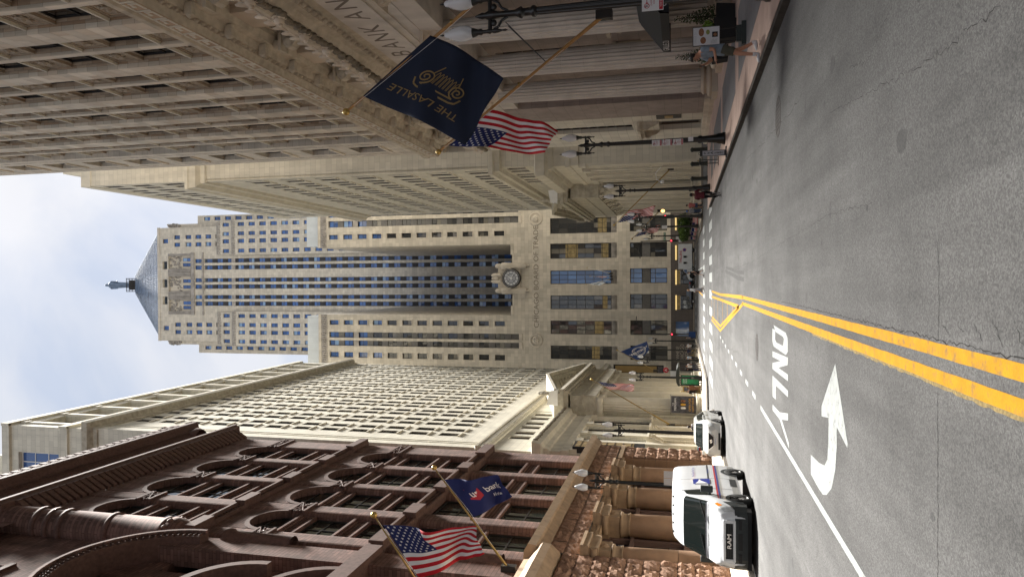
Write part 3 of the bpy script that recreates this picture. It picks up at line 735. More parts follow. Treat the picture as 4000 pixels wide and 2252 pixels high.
# end pavilion with a single column of windows
hw_rows = [69.0 - 4.75 * j for j in range(-7, 10)]
ew = [(-60.4, -57.9, t_ - 2.95, t_) for t_ in hw_rows if t_ > 26]
mb = MB(); mb.wall(-62.5, -56.05, 23.6, HT, ew, 0.5, 0.0)
mb.quad((-62.5, 0, 23.6), (-62.5, 0, HT), (-62.5, 40, HT), (-62.5, 40, 23.6)); mb.quad((-56.05, 0, HT), (-56.05, 0, 23.6), (-56.05, 1, 23.6), (-56.05, 1, HT))
mb.quad((-62.5, 0, HT), (-56, 0, HT), (-56, 40, HT), (-62.5, 40, HT))
mb.box(-61.3, -61.15, -0.06, 0.02, 23.6, HT); mb.box(-57.0, -56.85, -0.06, 0.02, 23.6, HT)
mb.build('corner_pavilion', 'hotel_wall', hotel)
for o in ew:
    inst('window', win_mesh(2.5, 2.95, 'frame_dark', 'glass_dark', 0.09, 2, 2), hotel, (o[0], 0.42, o[2]))
    MB().box(o[0] - .15, o[1] + .15, -0.12, 0.3, o[2] - .22, o[2] - .001).build('sill', 'hotel_stone', hotel)
# spandrel panels and windows between the piers
def spandrel_mesh(w, h):
    mb = MB()
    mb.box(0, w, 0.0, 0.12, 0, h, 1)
    mb.box(0, w, -0.20, 0.2, h - 0.12, h, 2); mb.box(0, w, -0.05, 0.0, h - 0.28, h - 0.12, 0); mb.box(0, w, -0.06, 0.0, 0, 0.12, 0)
    for q, d in ((0.10, 0.05), (0.30, 0.03)):
        mb.box(q, w - q, -d, 0, h - 0.16 - q - .08, h - 0.16 - q, 0); mb.box(q, w - q, -d, 0, 0.10 + q, 0.18 + q, 0)
        mb.box(q, q + .08, -d, 0, 0.18 + q, h - .24 - q, 0); mb.box(w - q - .08, w - q, -d, 0, 0.18 + q, h - .24 - q, 0)
    cz = h / 2 - 0.02
    mb.lathe([(0.30, -0.02), (0.36, -0.08), (0.30, -0.13), (0.22, -0.07), (0.14, -0.05), (0.10, -0.14), (0.001, -0.17)], (w / 2, 0, cz), 12, 0, axis='y')
    for k in range(8):
        a = 2 * pi * k / 8; mb.ball((w / 2 + 0.42 * cos(a), -0.03, cz + 0.36 * sin(a)), 0.10, 0.05, 0.08, 6, 4, 0)
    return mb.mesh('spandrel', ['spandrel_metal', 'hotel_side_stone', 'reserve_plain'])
edges = []
for i in range(len(piers)):
    a = piers[i][1] + 0.30; b = (piers[i + 1][0] if i + 1 < len(piers) else endp[0]); m0, m1 = mulls[i]
    edges.append((a, m0)); edges.append((m1, b))
sp_cache = {}
for a, b in edges:
    wd = round(b - a, 2)
    if wd not in sp_cache: sp_cache[wd] = spandrel_mesh(wd, 1.80)
    for t_ in hw_rows:
        if t_ < 26 or t_ - 3 > zlim(b) + 3 or b < 21: continue
        inst('spandrel', sp_cache[wd], hotel, (-b, 0.40, t_ - 4.75))
        wo_ = inst('window', win_mesh(wd, 2.95, 'frame_dark', 'glass_dark', 0.08, 2, 2), hotel, (-b, 0.60, t_ - 2.95))
    if b > 21:
        for t_ in hw_rows:
            if t_ > 26 and t_ - 3 < zlim(b) + 3: block(hotel, -b, -a, 0.53, 0.95, t_ - 4.75, t_ - 2.95, 'hotel_wall', 'lintel')
# lay the blocks: the 290 that show largest one by one, the rest as one mass per pier
def bscore(q): return -((-q[2]) ** 2 + q[5] ** 2)
ordr = sorted(range(len(blocks)), key=lambda i: bscore(blocks[i]), reverse=True)
vis = [i for i in ordr if -blocks[i][1] > 25.5 and blocks[i][6] < 2.15 + 1.2 * (-blocks[i][1])][:290]
vs_ = set(vis); rest = {}
for i, q in enumerate(blocks):
    pa, x0, x1, y0, y1, z0, z1 = q[:7]; sd_ = len(q) > 7
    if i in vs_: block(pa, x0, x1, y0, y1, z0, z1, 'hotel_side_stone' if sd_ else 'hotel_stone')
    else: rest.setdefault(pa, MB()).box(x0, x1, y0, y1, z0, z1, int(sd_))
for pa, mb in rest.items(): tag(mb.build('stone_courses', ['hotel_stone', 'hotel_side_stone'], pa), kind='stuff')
# upper cornice with a key-pattern band
mb = MB(); cornice(mb, -57.8, 30, [(0.0, 21.45), (0.35, 21.6), (0.40, 21.95), (0.75, 22.05), (0.80, 22.3), (1.18, 22.42), (1.2, 23.2), (1.3, 23.3), (1.32, 23.55), (0.3, 23.85), (0, 24.0)])
mb.box(-57.8, -57.0, -1.31, -0.2, 23.56, 23.75)
mb.build('upper_cornice', 'hotel_carved', hotel)
mb = MB()
for i in range(46):          # the Greek key, seen from below on the face of the cornice
    x = -57.4 + i * 0.88
    for a, b, c, d in ((0, .80, .56, .66), (0, .10, .0, .56), (.22, .80, .0, .10), (.70, .80, .10, .40), (.40, .70, .30, .40), (.40, .50, .40, .46)):
        mb.box(x + a, x + b, -1.235, -1.19, 22.47 + c, 22.47 + d)
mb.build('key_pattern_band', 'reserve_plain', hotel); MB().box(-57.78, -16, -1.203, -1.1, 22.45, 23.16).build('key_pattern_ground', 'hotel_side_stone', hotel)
mb = MB(); eggs(mb, -57.4, -18, 0.42, -0.80, 22.17, 0.16, 0.12); mb.build('egg_moulding', 'hotel_carved', hotel)
for k in range(16):
    mb = MB().box(-.12, .12, -.5, 0, -.2, .16).ball((0, -.5, -.02), .15, .12, .15, 8, 6); mb.build('cornice_lug', 'hotel_carved', hotel, (-57.2 + k * 2.65, -0.42, 21.86))
# attic between the cornices: pale piers and scroll consoles
mb = MB(); mb.wall(-62.5, 30, 19.0, 21.5, [(-(a + 1.3), -(a), 19.3, 21.3) for a in (24.0, 25.8, 30.0, 31.6, 35.5, 37.2, 41.2, 42.9, 46.8, 48.5, 52.6, 54.2)], 0.5, 0.25)
mb.build('attic_wall', 'hotel_wall', hotel)
for a, b in piers + [(56.2, 57.5)]:
    MB().box(-b - .25, -a + .25, -0.12, 0.3, 18.9, 21.45).build('attic_pier', 'hotel_stone', hotel)
def scroll_mesh():
    mb = MB(); pts = []
    prof = [(0.0, 1.7), (-0.25, 1.7), (-0.62, 1.62), (-0.80, 1.40), (-0.72, 1.15), (-0.50, 1.00), (-0.30, 0.75), (-0.22, 0.45), (-0.30, 0.2), (-0.22, 0.0), (0, 0)]
    mb.ext(prof, -0.26, 0.26, 'x', 0)
    for s_ in (-0.27, 0.27): mb.lathe([(0.26, -0.03), (0.26, 0.03), (0.12, 0.05), (0.001, 0.05)] if s_ > 0 else [(0.001, -0.05), (0.12, -0.05), (0.26, -0.03), (0.26, 0.03)], (s_, -0.5, 1.38), 12, 0, axis='x')
    mb.box(-0.34, 0.34, -0.9, 0.0, 1.7, 1.86)
    mb.ball((0, -0.5, 2.05), 0.26, 0.24, 0.3, 8, 6)
    return mb.mesh('scroll_console', ['hotel_carved'])
sc_me = scroll_mesh()
for a, b in mulls[1:]: inst('scroll_console', sc_me, hotel, (-(a + b) / 2, 0.22, 19.35))
# lower cornice with leaf crest and lion heads
mb = MB(); cornice(mb, -57.2, 30, [(0, 16.95), (0.25, 17.0), (0.3, 17.3), (0.62, 17.42), (0.66, 17.7), (0.95, 17.85), (0.98, 18.3), (1.1, 18.45), (1.12, 18.62), (0.2, 18.95), (0, 19.0)])
mb.build('lower_cornice', 'hotel_carved', hotel)
mb = MB()
r3 = random.Random(3)
for i in range(190):
    x = -57 + i * 0.205; mb.ball((x, -1.02 - r3.uniform(0, .06), 18.05 + r3.uniform(-.12, .12)), 0.13, 0.12, 0.22, 6, 4)
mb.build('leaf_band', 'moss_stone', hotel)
mb = MB(); eggs(mb, -57.0, -18, 0.46, -0.50, 17.36, 0.17, 0.14); mb.build('egg_moulding', 'hotel_carved', hotel)
mb = MB()
for i in range(60):
    x = -57 + i * 0.66
    mb.box(x - .22, x + .22, -1.14, -.9, 18.62, 18.72); mb.ball((x, -1.08, 18.9), .2, .07, .3, 7, 5)
    for s_ in (-1, 1): mb.ball((x + s_ * .2, -1.06, 18.78), .09, .06, .16, 6, 4)
mb.build('palmette_crest', 'hotel_stone', hotel)
lion = MB().ball((0, -.16, 0), .2, .2, .22, 10, 8).ball((0, -.36, -.06), .10, .10, .09, 8, 6).ball((-.15, -.1, .16), .07, .05, .07, 6, 4).ball((.15, -.1, .16), .07, .05, .07, 6, 4)
for k in range(10):
    a = 2 * pi * k / 10; lion.ball((.25 * cos(a), -.06, .25 * sin(a)), .10, .09, .10, 6, 4)
lion_me = lion.mesh('lion_head', ['hotel_stone'])
for k in range(17): inst('lion_head', lion_me, hotel, (-56.3 + k * 2.0, -1.0, 18.28))
# entablature: architrave and inscribed frieze
mb = MB(); mb.box(-52.0, 30, -0.30, 1.4, 15.05, 16.95); mb.box(-52.0, 30, -0.22, 1.4, 14.05, 14.6); mb.box(-52.0, 30, -0.28, 1.4, 14.6, 14.95); mb.box(-52.0, 30, -0.38, 1.4, 14.95, 15.1)
mb.build('entablature', 'column_stone', hotel)
for ch, Y in zip('BANKAND', (34.0, 32.76, 31.53, 30.4, 28.75, 27.45, 26.15)):
    letters('frieze_letter', ch, 1.55, 'carved_letter', hotel, lambda x, y, z, Y=Y: (-Y + x, -0.305 - z, 16.02 + y - 0.02), sx=0.95)
# columns of fluted drums
def column(parent, X, yc, z0, z1, r0, r1, mat, base='hotel_stone', nd=9, flutes=20, cap='doric', cmat='hotel_stone'):
    co = MB().lathe([(r1 * .7, z0 + .9), (r1 * .7, z1 - 0.4)], (X, yc, 0), 8).build('column', mat, parent)
    zs0, zs1 = z0 + 0.95, z1 - 0.75
    for k in range(nd):
        a, b = zs0 + (zs1 - zs0) * k / nd, zs0 + (zs1 - zs0) * (k + 1) / nd
        f = lambda t_: r0 + (r1 - r0) * t_ ** 1.4
        mb = MB(); fluted(mb, X, yc, f(k / nd), f((k + 1) / nd), a + 0.004, b - 0.004, flutes, 0.075); mb.build('drum', mat, co)
    mb = MB(); q = r0
    mb.box(X - 1.42 * q, X + 1.42 * q, yc - 1.42 * q, yc + 1.42 * q, z0, z0 + .34)
    mb.lathe([(1.36 * q, .34), (1.44 * q, .44), (1.36 * q, .56), (1.14 * q, .60), (1.10 * q, .70), (1.22 * q, .76), (1.22 * q, .84), (1.06 * q, .90), (1.04 * q, .96)], (X, yc, z0), 28)
    mb.build('column_base', base, co)
    mb = MB(); q = r1
    if cap == 'doric':
        mb.lathe([(q * .99, -.76), (q * 1.06, -.72), (q * 1.0, -.66), (q, -.44), (q * 1.12, -.40), (q * 1.30, -.18), (q * 1.32, -.14)], (X, yc, z1), 28)
        mb.box(X - 1.38 * q, X + 1.38 * q, yc - 1.38 * q, yc + 1.38 * q, z1 - .15, z1)
        for k in range(18):
            a = 2 * pi * k / 18; mb.ball((X + q * 1.16 * cos(a), yc + q * 1.16 * sin(a), z1 - .28), .09 * q / .6, .09 * q / .6, .12, 6, 4)
    elif cap == 'ionic':
        mb.lathe([(q * .99, -.76), (q * 1.08, -.70), (q * 1.0, -.62), (q * 1.02, -.5), (q * 1.2, -.36)], (X, yc, z1), 24)
        for s_ in (-1, 1):
            mb.lathe([(.30 * q / .55, -q * 1.2), (.24 * q / .55, -q * .4), (.24 * q / .55, q * .4), (.30 * q / .55, q * 1.2)], (X + s_ * q * 1.15, yc, z1 - .42), 12, axis='y', capb=True, capt=True)
        mb.box(X - 1.2 * q, X + 1.2 * q, yc - 1.15 * q, yc + 1.15 * q, z1 - .30, z1 - .12); mb.box(X - 1.4 * q, X + 1.4 * q, yc - 1.4 * q, yc + 1.4 * q, z1 - .13, z1)
    else:
        mb.lathe([(q * .98, -1.7), (q * 1.07, -1.66), (q * 1.0, -1.6), (q * .98, -.9), (q * 1.2, -.3), (q * 1.35, -.15)], (X, yc, z1), 20)
        rr = random.Random(5)
        for row, (zz, rad, nn) in enumerate(((-1.35, 1.02, 9), (-.95, 1.10, 9), (-.5, 1.25, 8))):
            for k in range(nn):
                a = 2 * pi * (k + .5 * row) / nn; mb.ball((X + q * rad * cos(a), yc + q * rad * sin(a), z1 + zz), .18 * q, .18 * q, .26, 6, 5)
                mb.ball((X + q * (rad + .2) * cos(a), yc + q * (rad + .2) * sin(a), z1 + zz + .2), .13 * q, .13 * q, .09, 6, 4)
        for s_ in (-1, 1):
            for t_ in (-1, 1): mb.ball((X + s_ * q * 1.1, yc + t_ * q * 1.1, z1 - .28), .26 * q, .26 * q, .2, 8, 6)
        mb.box(X - 1.3 * q, X + 1.3 * q, yc - 1.3 * q, yc + 1.3 * q, z1 - .14, z1)
    mb.build('capital', cmat, co)
    return co
for Y in (20.9, 26.5, 32.15, 37.8, 43.45): column(hotel, -Y, -0.30 + 0.15, 0.13, 14.05, 0.68, 0.58, 'column_stone', nd=10)
# wall behind the columns with tall windows and hooded doors
bays = [23.7, 29.3, 35.0, 40.6]
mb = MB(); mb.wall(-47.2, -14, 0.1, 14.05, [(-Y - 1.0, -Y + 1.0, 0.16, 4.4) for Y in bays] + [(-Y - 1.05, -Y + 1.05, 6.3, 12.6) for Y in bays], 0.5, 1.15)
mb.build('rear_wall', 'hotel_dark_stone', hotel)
mb = MB().box(-47.2, -14, -0.2, 1.9, 13.0, 14.04); mb.build('soffit', 'column_stone', hotel)
for Y in bays:
    inst('window', win_mesh(2.1, 6.3, 'frame_bronze', 'glass_dark', 0.1, 2, 5), hotel, (-Y - 1.05, 1.6, 6.3))
    inst('door', win_mesh(2.0, 4.24, 'frame_bronze', 'glass_dark', 0.14, 2, 2, split=0.68), hotel, (-Y - 1.0, 1.6, 0.16))
def hood(parent, x, y, z, w, mat='hotel_carved'):
    h = MB(); h.box(x - w / 2 - .25, x + w / 2 + .25, y - .75, y, z + .75, z + .95); h.box(x - w / 2 - .1, x + w / 2 + .1, y - .5, y, z + .5, z + .75); dentils(h, x - w / 2, x + w / 2, .22, .12, y - .6, y - .4, z + .58, z + .75)
    for s_ in (-1, 1):
        h.ext([(y, z + .5), (y - .55, z + .5), (y - .6, z + .25), (y - .4, z), (y - .3, z - .35), (y - .12, z - .6), (y, z - .6)], x + s_ * w / 2 - .14, x + s_ * w / 2 + .14, 'x')
    h.build('door_hood', mat, parent)
for Y in bays: hood(hotel, -Y, 1.12, 4.9, 2.3)
# anta pier and the paler last bay
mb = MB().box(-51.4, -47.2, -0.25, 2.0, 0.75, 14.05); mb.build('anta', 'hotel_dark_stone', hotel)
mb = MB().box(-51.6, -47.05, -.45, 2.0, .13, .45).box(-51.5, -47.1, -.36, 2.0, .45, .75); mb.box(-62.7, -51.6, -.35, .5, .13, .42); mb.box(-62.6, -51.6, -.22, .5, .42, .7); mb.build('plinth', 'hotel_stone', hotel)
mb = MB(); mb.wall(-62.5, -51.4, 0.7, 19.0, [(-57.2, -55.1, 5.9, 12.3), (-57.6, -54.6, 0.75, 3.9)], 0.45, 0.0)
mb.quad((-62.5, 0, 0), (-62.5, 0, 23.6), (-62.5, 40, 23.6), (-62.5, 40, 0)); mb.box(-62.5, -51.4, 0.0, 1, 23.55, 23.6)
mb.build('end_bay_wall', 'reserve_stone', hotel)
mb = MB()
for i in range(9):
    z = 5.9 + i * .711; mb.tube((-57.2, .35, z), (-55.1, .35, z + .711), .03, n=5); mb.tube((-55.1, .35, z), (-57.2, .35, z + .711), .03, n=5); mb.box(-57.2, -55.1, .32, .38, z - .03, z + .03)
for x in (-57.17, -56.15, -55.13): mb.box(x - .04, x + .04, .31, .39, 5.9, 12.3)
mb.build('window_lattice', 'frame_dark', hotel)
inst('window', win_mesh(2.1, 6.4, 'frame_dark', 'glass_dark', .08, 1, 1), hotel, (-57.2, .4, 5.9))
inst('door', win_mesh(3.0, 3.15, 'frame_bronze', 'glass_dark', .16, 2, 1), hotel, (-57.6, .4, .75))
hood(hotel, -56.1, 0.0, 4.5, 3.2)
mb = MB().box(-53.6, -52.4, -.05, .02, 2.2, 4.0); mb.build('wall_plaque', 'frame_dark', hotel); MB().box(-53.4, -52.6, -.07, -.045, 2.8, 3.4).build('plaque_plate', 'brass', hotel)
# black canvas canopy over the restaurant door
aw = MB().ext([(0.55, 4.05), (-0.6, 3.98), (-1.95, 2.95), (-1.98, 2.62), (-1.93, 2.62), (-1.9, 2.9), (0.5, 3.7)], -31.9, -27.3, 'x')
aw_o = tag(aw.build('door_canopy', 'canvas_black', None, (HX, 0, 0), -pi / 2), 'black canvas canopy with white lettering over the restaurant door on the right', 'canopy')
letters('canopy_lettering', 'GRILLE 21', 0.36, 'sign_white', aw_o, lambda x, y, z: (-31.92, -1.0 + x * 1, 2.78 + y) if 0 else (-31.0 + x, -1.985, 2.79 + y), sx=0.85)
letters('canopy_lettering', 'GRILLE 21', 0.30, 'sign_white', aw_o, lambda x, y, z: (-27.29, -1.25 + x, 2.80 + y) , sx=0.7)
MB().add([(-27.3, .55, 4.05), (-27.3, -.6, 3.98), (-27.3, -1.95, 2.95), (-27.3, -1.98, 2.62), (-27.3, .5, 2.62)], [(0, 1, 2, 3, 4)]).build('canopy_side', 'canvas_black', aw_o)
MB().add([(-31.9, .55, 4.05), (-31.9, -.6, 3.98), (-31.9, -1.95, 2.95), (-31.9, -1.98, 2.62), (-31.9, .5, 2.62)], [(0, 1, 2, 3, 4)]).build('canopy_side', 'canvas_black', aw_o)

# ================================================================== 2. the pale bank across the side street (right, far)
res = thing('reserve_bank_building', 'pale stone bank with paired windows and columned portico, far right', 'building', (13.5, 0, 0), -pi / 2)
rows = [33.0 + 5.05 * k for k in range(-1, 6)]
cols = []
for k in range(10): cols += [82.0 + 4.72 * k, 84.05 + 4.72 * k]
ops = [(-c - 1.3, -c, t_ - 3.0, t_) for c in cols for t_ in rows] + [(-c - 1.3, -c, t_ - 3.0, t_) for c in cols for t_ in (70.3, 75.35, 79.9)]
mb = MB(); mb.wall(-130.6, -80.9, 23.6, 82.0, ops, 0.16, 0.0)
for x in (-80.9,): mb.quad((x, 0, 82), (x, 0, 14), (x, 40, 14), (x, 40, 82))
mb.quad((-130.6, 0, 0), (-130.6, 0, 82), (-130.6, 40, 82), (-130.6, 40, 0)); mb.quad((-130.6, 0, 82), (-80.9, 0, 82), (-80.9, 40, 82), (-130.6, 40, 82))
mb.box(-82.0, -80.7, -0.12, 0.0, 23.6, 62.5); mb.box(-80.92, -80.78, 0.2, 3.0, 23.6, 62.5)
mb.build('wall', 'reserve_stone', res)
wm = win_mesh(1.3, 3.0, 'frame_dark', 'glass_reserve', 0.07, 1, 2)
for o in ops: inst('window', wm, res, (o[0], 0.09, o[2]))
sill = MB().box(-0.12, 1.42, -0.14, 0.1, -0.2, 0.0).mesh('sill', ['reserve_plain'])
for o in ops[:140]: inst('sill', sill, res, (o[0], 0, o[2] - .002))
mb = MB(); cornice(mb, -131, -80.9, [(0, 62.4), (0.35, 62.6), (0.4, 63.2), (0.9, 63.6), (1.0, 64.4), (1.15, 64.6), (1.15, 65.0), (0.1, 65.4)], 0, False, True, 22)
mb.build('upper_cornice', 'reserve_plain', res)
mb = MB(); cornice(mb, -131, -80.9, [(0, 80.6), (0.12, 80.7), (0.12, 82.2), (0, 82.3)], 0, False, True, 30); mb.box(-130, -81.8, 2, 36, 82, 86.2); mb.build('parapet', 'reserve_plain', res)
mb = MB(); cornice(mb, -131, -80.9, [(0, 22.9), (0.5, 23.0), (0.55, 23.5), (0.95, 23.7), (1.0, 24.15), (0.2, 24.4), (0, 24.4)], 0, False, True, 16); mb.build('middle_cornice', 'reserve_plain', res)
# entresol and its windows
eo = [(-c - 1.35, -c, 20.2, 22.5) for c in (81.9, 83.9, 86.6, 88.6, 91.2, 93.2)]
mb = MB(); mb.wall(-130.6, -80.9, 18.8, 23.1, eo, 0.2, 0.0); mb.box(-128, -95.6, -.06, .02, 19.6, 22.6); mb.build('entresol_wall', 'reserve_stone', res)
we = win_mesh(1.35, 2.3, 'frame_dark', 'glass_reserve', 0.07, 1, 2)
for o in eo: inst('window', we, res, (o[0], 0.14, o[2]))
mb = MB(); cornice(mb, -131, -80.9, [(0, 13.7), (0.2, 13.75), (0.25, 14.6), (0.35, 14.7), (0.4, 15.2), (0.2, 15.3), (0.2, 16.6), (0.5, 16.75), (0.6, 17.2), (1.3, 17.5), (1.4, 18.1), (1.5, 18.5), (0.3, 18.85), (0, 18.9)], 0, False, True, 16)
mb.build('main_entablature', 'reserve_plain', res)
mb = MB(); dentils(mb, -96, -80.9, .45, .22, -0.75, -0.45, 16.85, 17.2); tag(mb.build('dentils', 'reserve_plain', res), kind='stuff')
# ground floor: tall windows between pilasters
gw = [(-c - 1.45, -c, 5.85, 13.2) for c in (82.3, 86.4, 90.4)] + [(-c - 1.45, -c, 0.9, 4.2) for c in (82.3, 86.4, 90.4)]
mb = MB(); mb.wall(-130.6, -80.9, 0.1, 13.75, gw, 0.25, 0.0)
mb.quad((-80.9, 0, 0.1), (-80.9, 40, 0.1), (-80.9, 40, 14), (-80.9, 0, 14)); mb.build('ground_wall', 'reserve_stone', res)
for o in gw: inst('window', win_mesh(1.45, o[3] - o[2], 'frame_dark', 'glass_dark', .08, 1, 4 if o[2] > 5 else 2), res, (o[0], .18, o[2]))
for c in (81.3, 84.9, 89.0, 92.8, 94.5):
    mb = MB().box(-c - .55, -c + .35, -.28, .0, 1.2, 12.9).box(-c - .7, -c + .5, -.42, .0, .15, 1.2).box(-c - .7, -c + .5, -.40, .0, 12.9, 13.72); mb.build('pilaster', 'reserve_plain', res)
for c in (82.3, 86.4, 90.4): MB().box(-c - 1.5, -c + .05, -.2, .1, 4.4, 5.6).box(-c - 1.6, -c + .15, -.3, .1, 5.6, 5.8).build('window_panel', 'reserve_plain', res)
def portico(par, x0, x1, yf, ncol, rad, z_ent0, z_ent1, z_apex, cap, smat, cmat, text=None, tsize=.8, order=1):
    w_ = (x1 - x0 - 2.6 * rad) / (ncol - 1)
    for k in range(ncol): column(par, x0 + 1.3 * rad + w_ * k, yf + 1.25 * rad, 0.13, z_ent0, rad, rad * .86, smat, smat, 8, 18, cap, smat)
    mb = MB(); e = z_ent1 - z_ent0
    mb.box(x0, x1, yf, 0.2, z_ent0 + .01, z_ent0 + e * .34); mb.box(x0 - .08, x1 + .08, yf - .08, .2, z_ent0 + e * .34, z_ent0 + e * .4)
    mb.box(x0 + .02, x1 - .02, yf + .02, .2, z_ent0 + e * .4, z_ent0 + e * .74); dentils(mb, x0, x1, .5, .26, yf - .3, yf + .02, z_ent0 + e * .74, z_ent0 + e * .8)
    mb.box(x0 - .5, x1 + .5, yf - .55, .2, z_ent0 + e * .8, z_ent0 + e * .9); mb.box(x0 - .75, x1 + .75, yf - .8, .2, z_ent0 + e * .9, z_ent1)
    for s_, xx in ((-1, x0), (1, x1)):
        pass
    mb.build('portico_entablature', cmat, par)
    xm = (x0 + x1) / 2
    mb = MB().add([(x0, yf + .25, z_ent1), (x1, yf + .25, z_ent1), (xm, yf + .25, z_apex - .5)], [(0, 1, 2)])
    mb.build('tympanum', smat, par)
    mb = MB()
    for xa in (x0 - .75, x1 + .75):
        dx = xm - xa; ln = sqrt(dx * dx + (z_apex - z_ent1) ** 2); th = .75
        for (o0, o1, yo) in ((0, .4, -.3), (.4, th, -.8)):
            mb.hexa([(xa, yf + yo, z_ent1 + o0), (xm, yf + yo, z_apex - th + o0), (xm, .5, z_apex - th + o0), (xa, .5, z_ent1 + o0)],
                    [(xa, yf + yo, z_ent1 + o1), (xm, yf + yo, z_apex - th + o1), (xm, .5, z_apex - th + o1), (xa, .5, z_ent1 + o1)])
    mb.build('raking_cornice', cmat, par)
    mb = MB()   # carved figures in the gable
    rr = random.Random(9)
    for k in range(16):
        t_ = (k + .5) / 16; x = x0 + 3 + (x1 - x0 - 6) * t_; hh = (z_apex - z_ent1 - 1.2) * (1 - abs(2 * t_ - 1)) * .75
        mb.ball((x, yf + .15, z_ent1 + hh * .5), .5, .2, max(.15, hh * .5), 7, 5); mb.ball((x, yf + .1, z_ent1 + hh + .1), .16, .16, .18, 6, 5)
    mb.build('gable_carving', cmat, par)
    for xa, sg in ((x0 - .3, 1), (x1 + .3, -1)):          # corner ornaments on blocks coloured white to look sunlit
        mb = MB().hexa([(xa - .5, yf - .7, z_ent1 + .3), (xa + .5, yf - .7, z_ent1 + .3), (xa + .5, yf + 1.2, z_ent1 + .3), (xa - .5, yf + 1.2, z_ent1 + .3)], [(xa - .4, yf - .5, z_ent1 + 1.3), (xa + .4, yf - .5, z_ent1 + 1.3), (xa + .4, yf + 1.1, z_ent1 + 1.6), (xa - .4, yf + 1.1, z_ent1 + 1.6)])
        ak = mb.build('ornament_block', 'sunlit_white', par)
        mb = MB()
        for k in range(7):
            a = -pi / 2 + pi * k / 6; mb.ball((xa + .55 * sin(a), yf - .2, z_ent1 + 1.7 + .75 * cos(a)), .17, .2, .4 if abs(k - 3) < 2 else .3, 6, 5)
        mb.box(xa - .35, xa + .35, yf - .4, yf, z_ent1 + 1.2, z_ent1 + 1.8); mb.build('palmette_ornament', cmat, par)
    if text:
        letters('inscription', text, tsize, 'cream_carved', par, lambda x, y, z: (xm + x, yf + .012 - z, z_ent0 + e * .57 + y), sx=1.0)
portico(res, -124.6, -96.2, -2.1, 6, 0.95, 13.2, 18.4, 22.2, 'corinthian', 'reserve_plain', 'cream_carved')
mb = MB().box(-125.5, -95.4, -2.6, 0, .1, .14); mb.build('portico_floor', 'slab_beige', res)
# ================================================================== 3. the cream bank (left, far)
cre = thing('cream_bank_building', 'cream stone bank with rows of paired windows and an Ionic portico, beyond the red-brown building', 'building', (-16.0, 0, 0), pi / 2)
rows = [27.3 + 3.43 * k for k in range(12)]
cols = []
for k in range(12): cols += [70.5 + 5.2 * k, 72.75 + 5.2 * k]
cols = [c for c in cols if c < 129]
ops = [(c, c + 1.4, t_ - 2.25, t_) for c in cols for t_ in rows]
mb = MB(); mb.wall(65.6, 130, 21.3, 66.3, ops, 0.16, 0.0)
mb.quad((65.6, 0, 0), (65.6, 0, 66.3), (65.6, 38, 66.3), (65.6, 38, 0)); mb.quad((130, 0, 78), (130, 0, 0), (130, 38, 0), (130, 38, 78))
mb.box(67.2, 67.5, -0.1, 0, 21.3, 65.5); mb.box(68.0, 68.15, -.06, 0, 21.3, 65.5); mb.box(65.5, 66.7, -0.14, 0.0, 21.3, 65.5)
mb.build('wall', 'cream_stone', cre)
wm = win_mesh(1.4, 2.25, 'frame_dark', 'glass_cream', 0.06, 1, 2)
for o in ops: inst('window', wm, cre, (o[0], .09, o[2]))
sill = MB().box(-0.1, 1.5, -0.13, 0.1, -0.17, 0.0).mesh('sill', ['cream_plain'])
for o in ops: inst('sill', sill, cre, (o[0], 0, o[2] - .002))
mb = MB(); cornice(mb, 65.6, 130, [(0, 65.2), (0.2, 65.25), (0.25, 65.7), (0.9, 65.9), (1.0, 66.5), (0.3, 66.9), (0, 66.9)], 0, True, False, 30); mb.build('dark_cornice', 'cream_carved', cre)
# frieze of small windows, then the attic loggia
fr = [(c, c + 2.3, 67.2, 69.0) for c in [68.2 + 2.6 * k for k in range(23)]]
mb = MB(); mb.wall(65.6, 130, 66.3, 70.3, fr, 0.6, 0.0)
lo = [(67.6 + 5.2 * k, 67.6 + 5.2 * k + 4.1, 70.9, 75.9) for k in range(12) if 67.6 + 5.2 * k + 4.1 < 130]
mb.wall(65.6, 130, 70.3, 78.0, lo, 0.8, 0.0); mb.box(65.2, 130, -.25, .0, 69.2, 70.2); mb.box(65.2, 130, -.3, 0, 77.2, 78.2)
sw = [(3.0, 6.6, 70.6, 76.2), (9.5, 13.1, 70.6, 76.2), (16, 19.6, 70.6, 76.2)]
for a, b in ((0, 3.0), (6.6, 9.5), (13.1, 16), (19.6, 38)): mb.quad((65.6, a, 66.3), (65.6, a, 78), (65.6, b, 78), (65.6, b, 66.3))
for a, b, c, d in sw: mb.quad((65.6, a, 66.3), (65.6, a, c), (65.6, b, c), (65.6, b, 66.3)); mb.quad((65.6, a, d), (65.6, a, 78), (65.6, b, 78), (65.6, b, d)); mb.quad((65.6, a, c), (65.6, a, d), (66.1, a, d), (66.1, a, c)); mb.quad((65.6, b, c), (65.6, b, d), (66.1, b, d), (66.1, b, c)); mb.quad((65.6, a, d), (65.6, b, d), (66.1, b, d), (66.1, a, d))
mb.quad((65.6, 0, 78), (130, 0, 78), (130, 38, 78), (65.6, 38, 78))
mb.box(65.35, 65.6, -.2, 38, 69.2, 70.2); mb.box(65.3, 65.6, -.2, 38, 77.2, 78.2)
mb.build('attic_wall', 'cream_stone', cre)
for o in fr: inst('window', win_mesh(2.3, 1.8, 'cream_plain', 'glass_cream', .12, 2, 1), cre, (o[0], .5, o[2]))
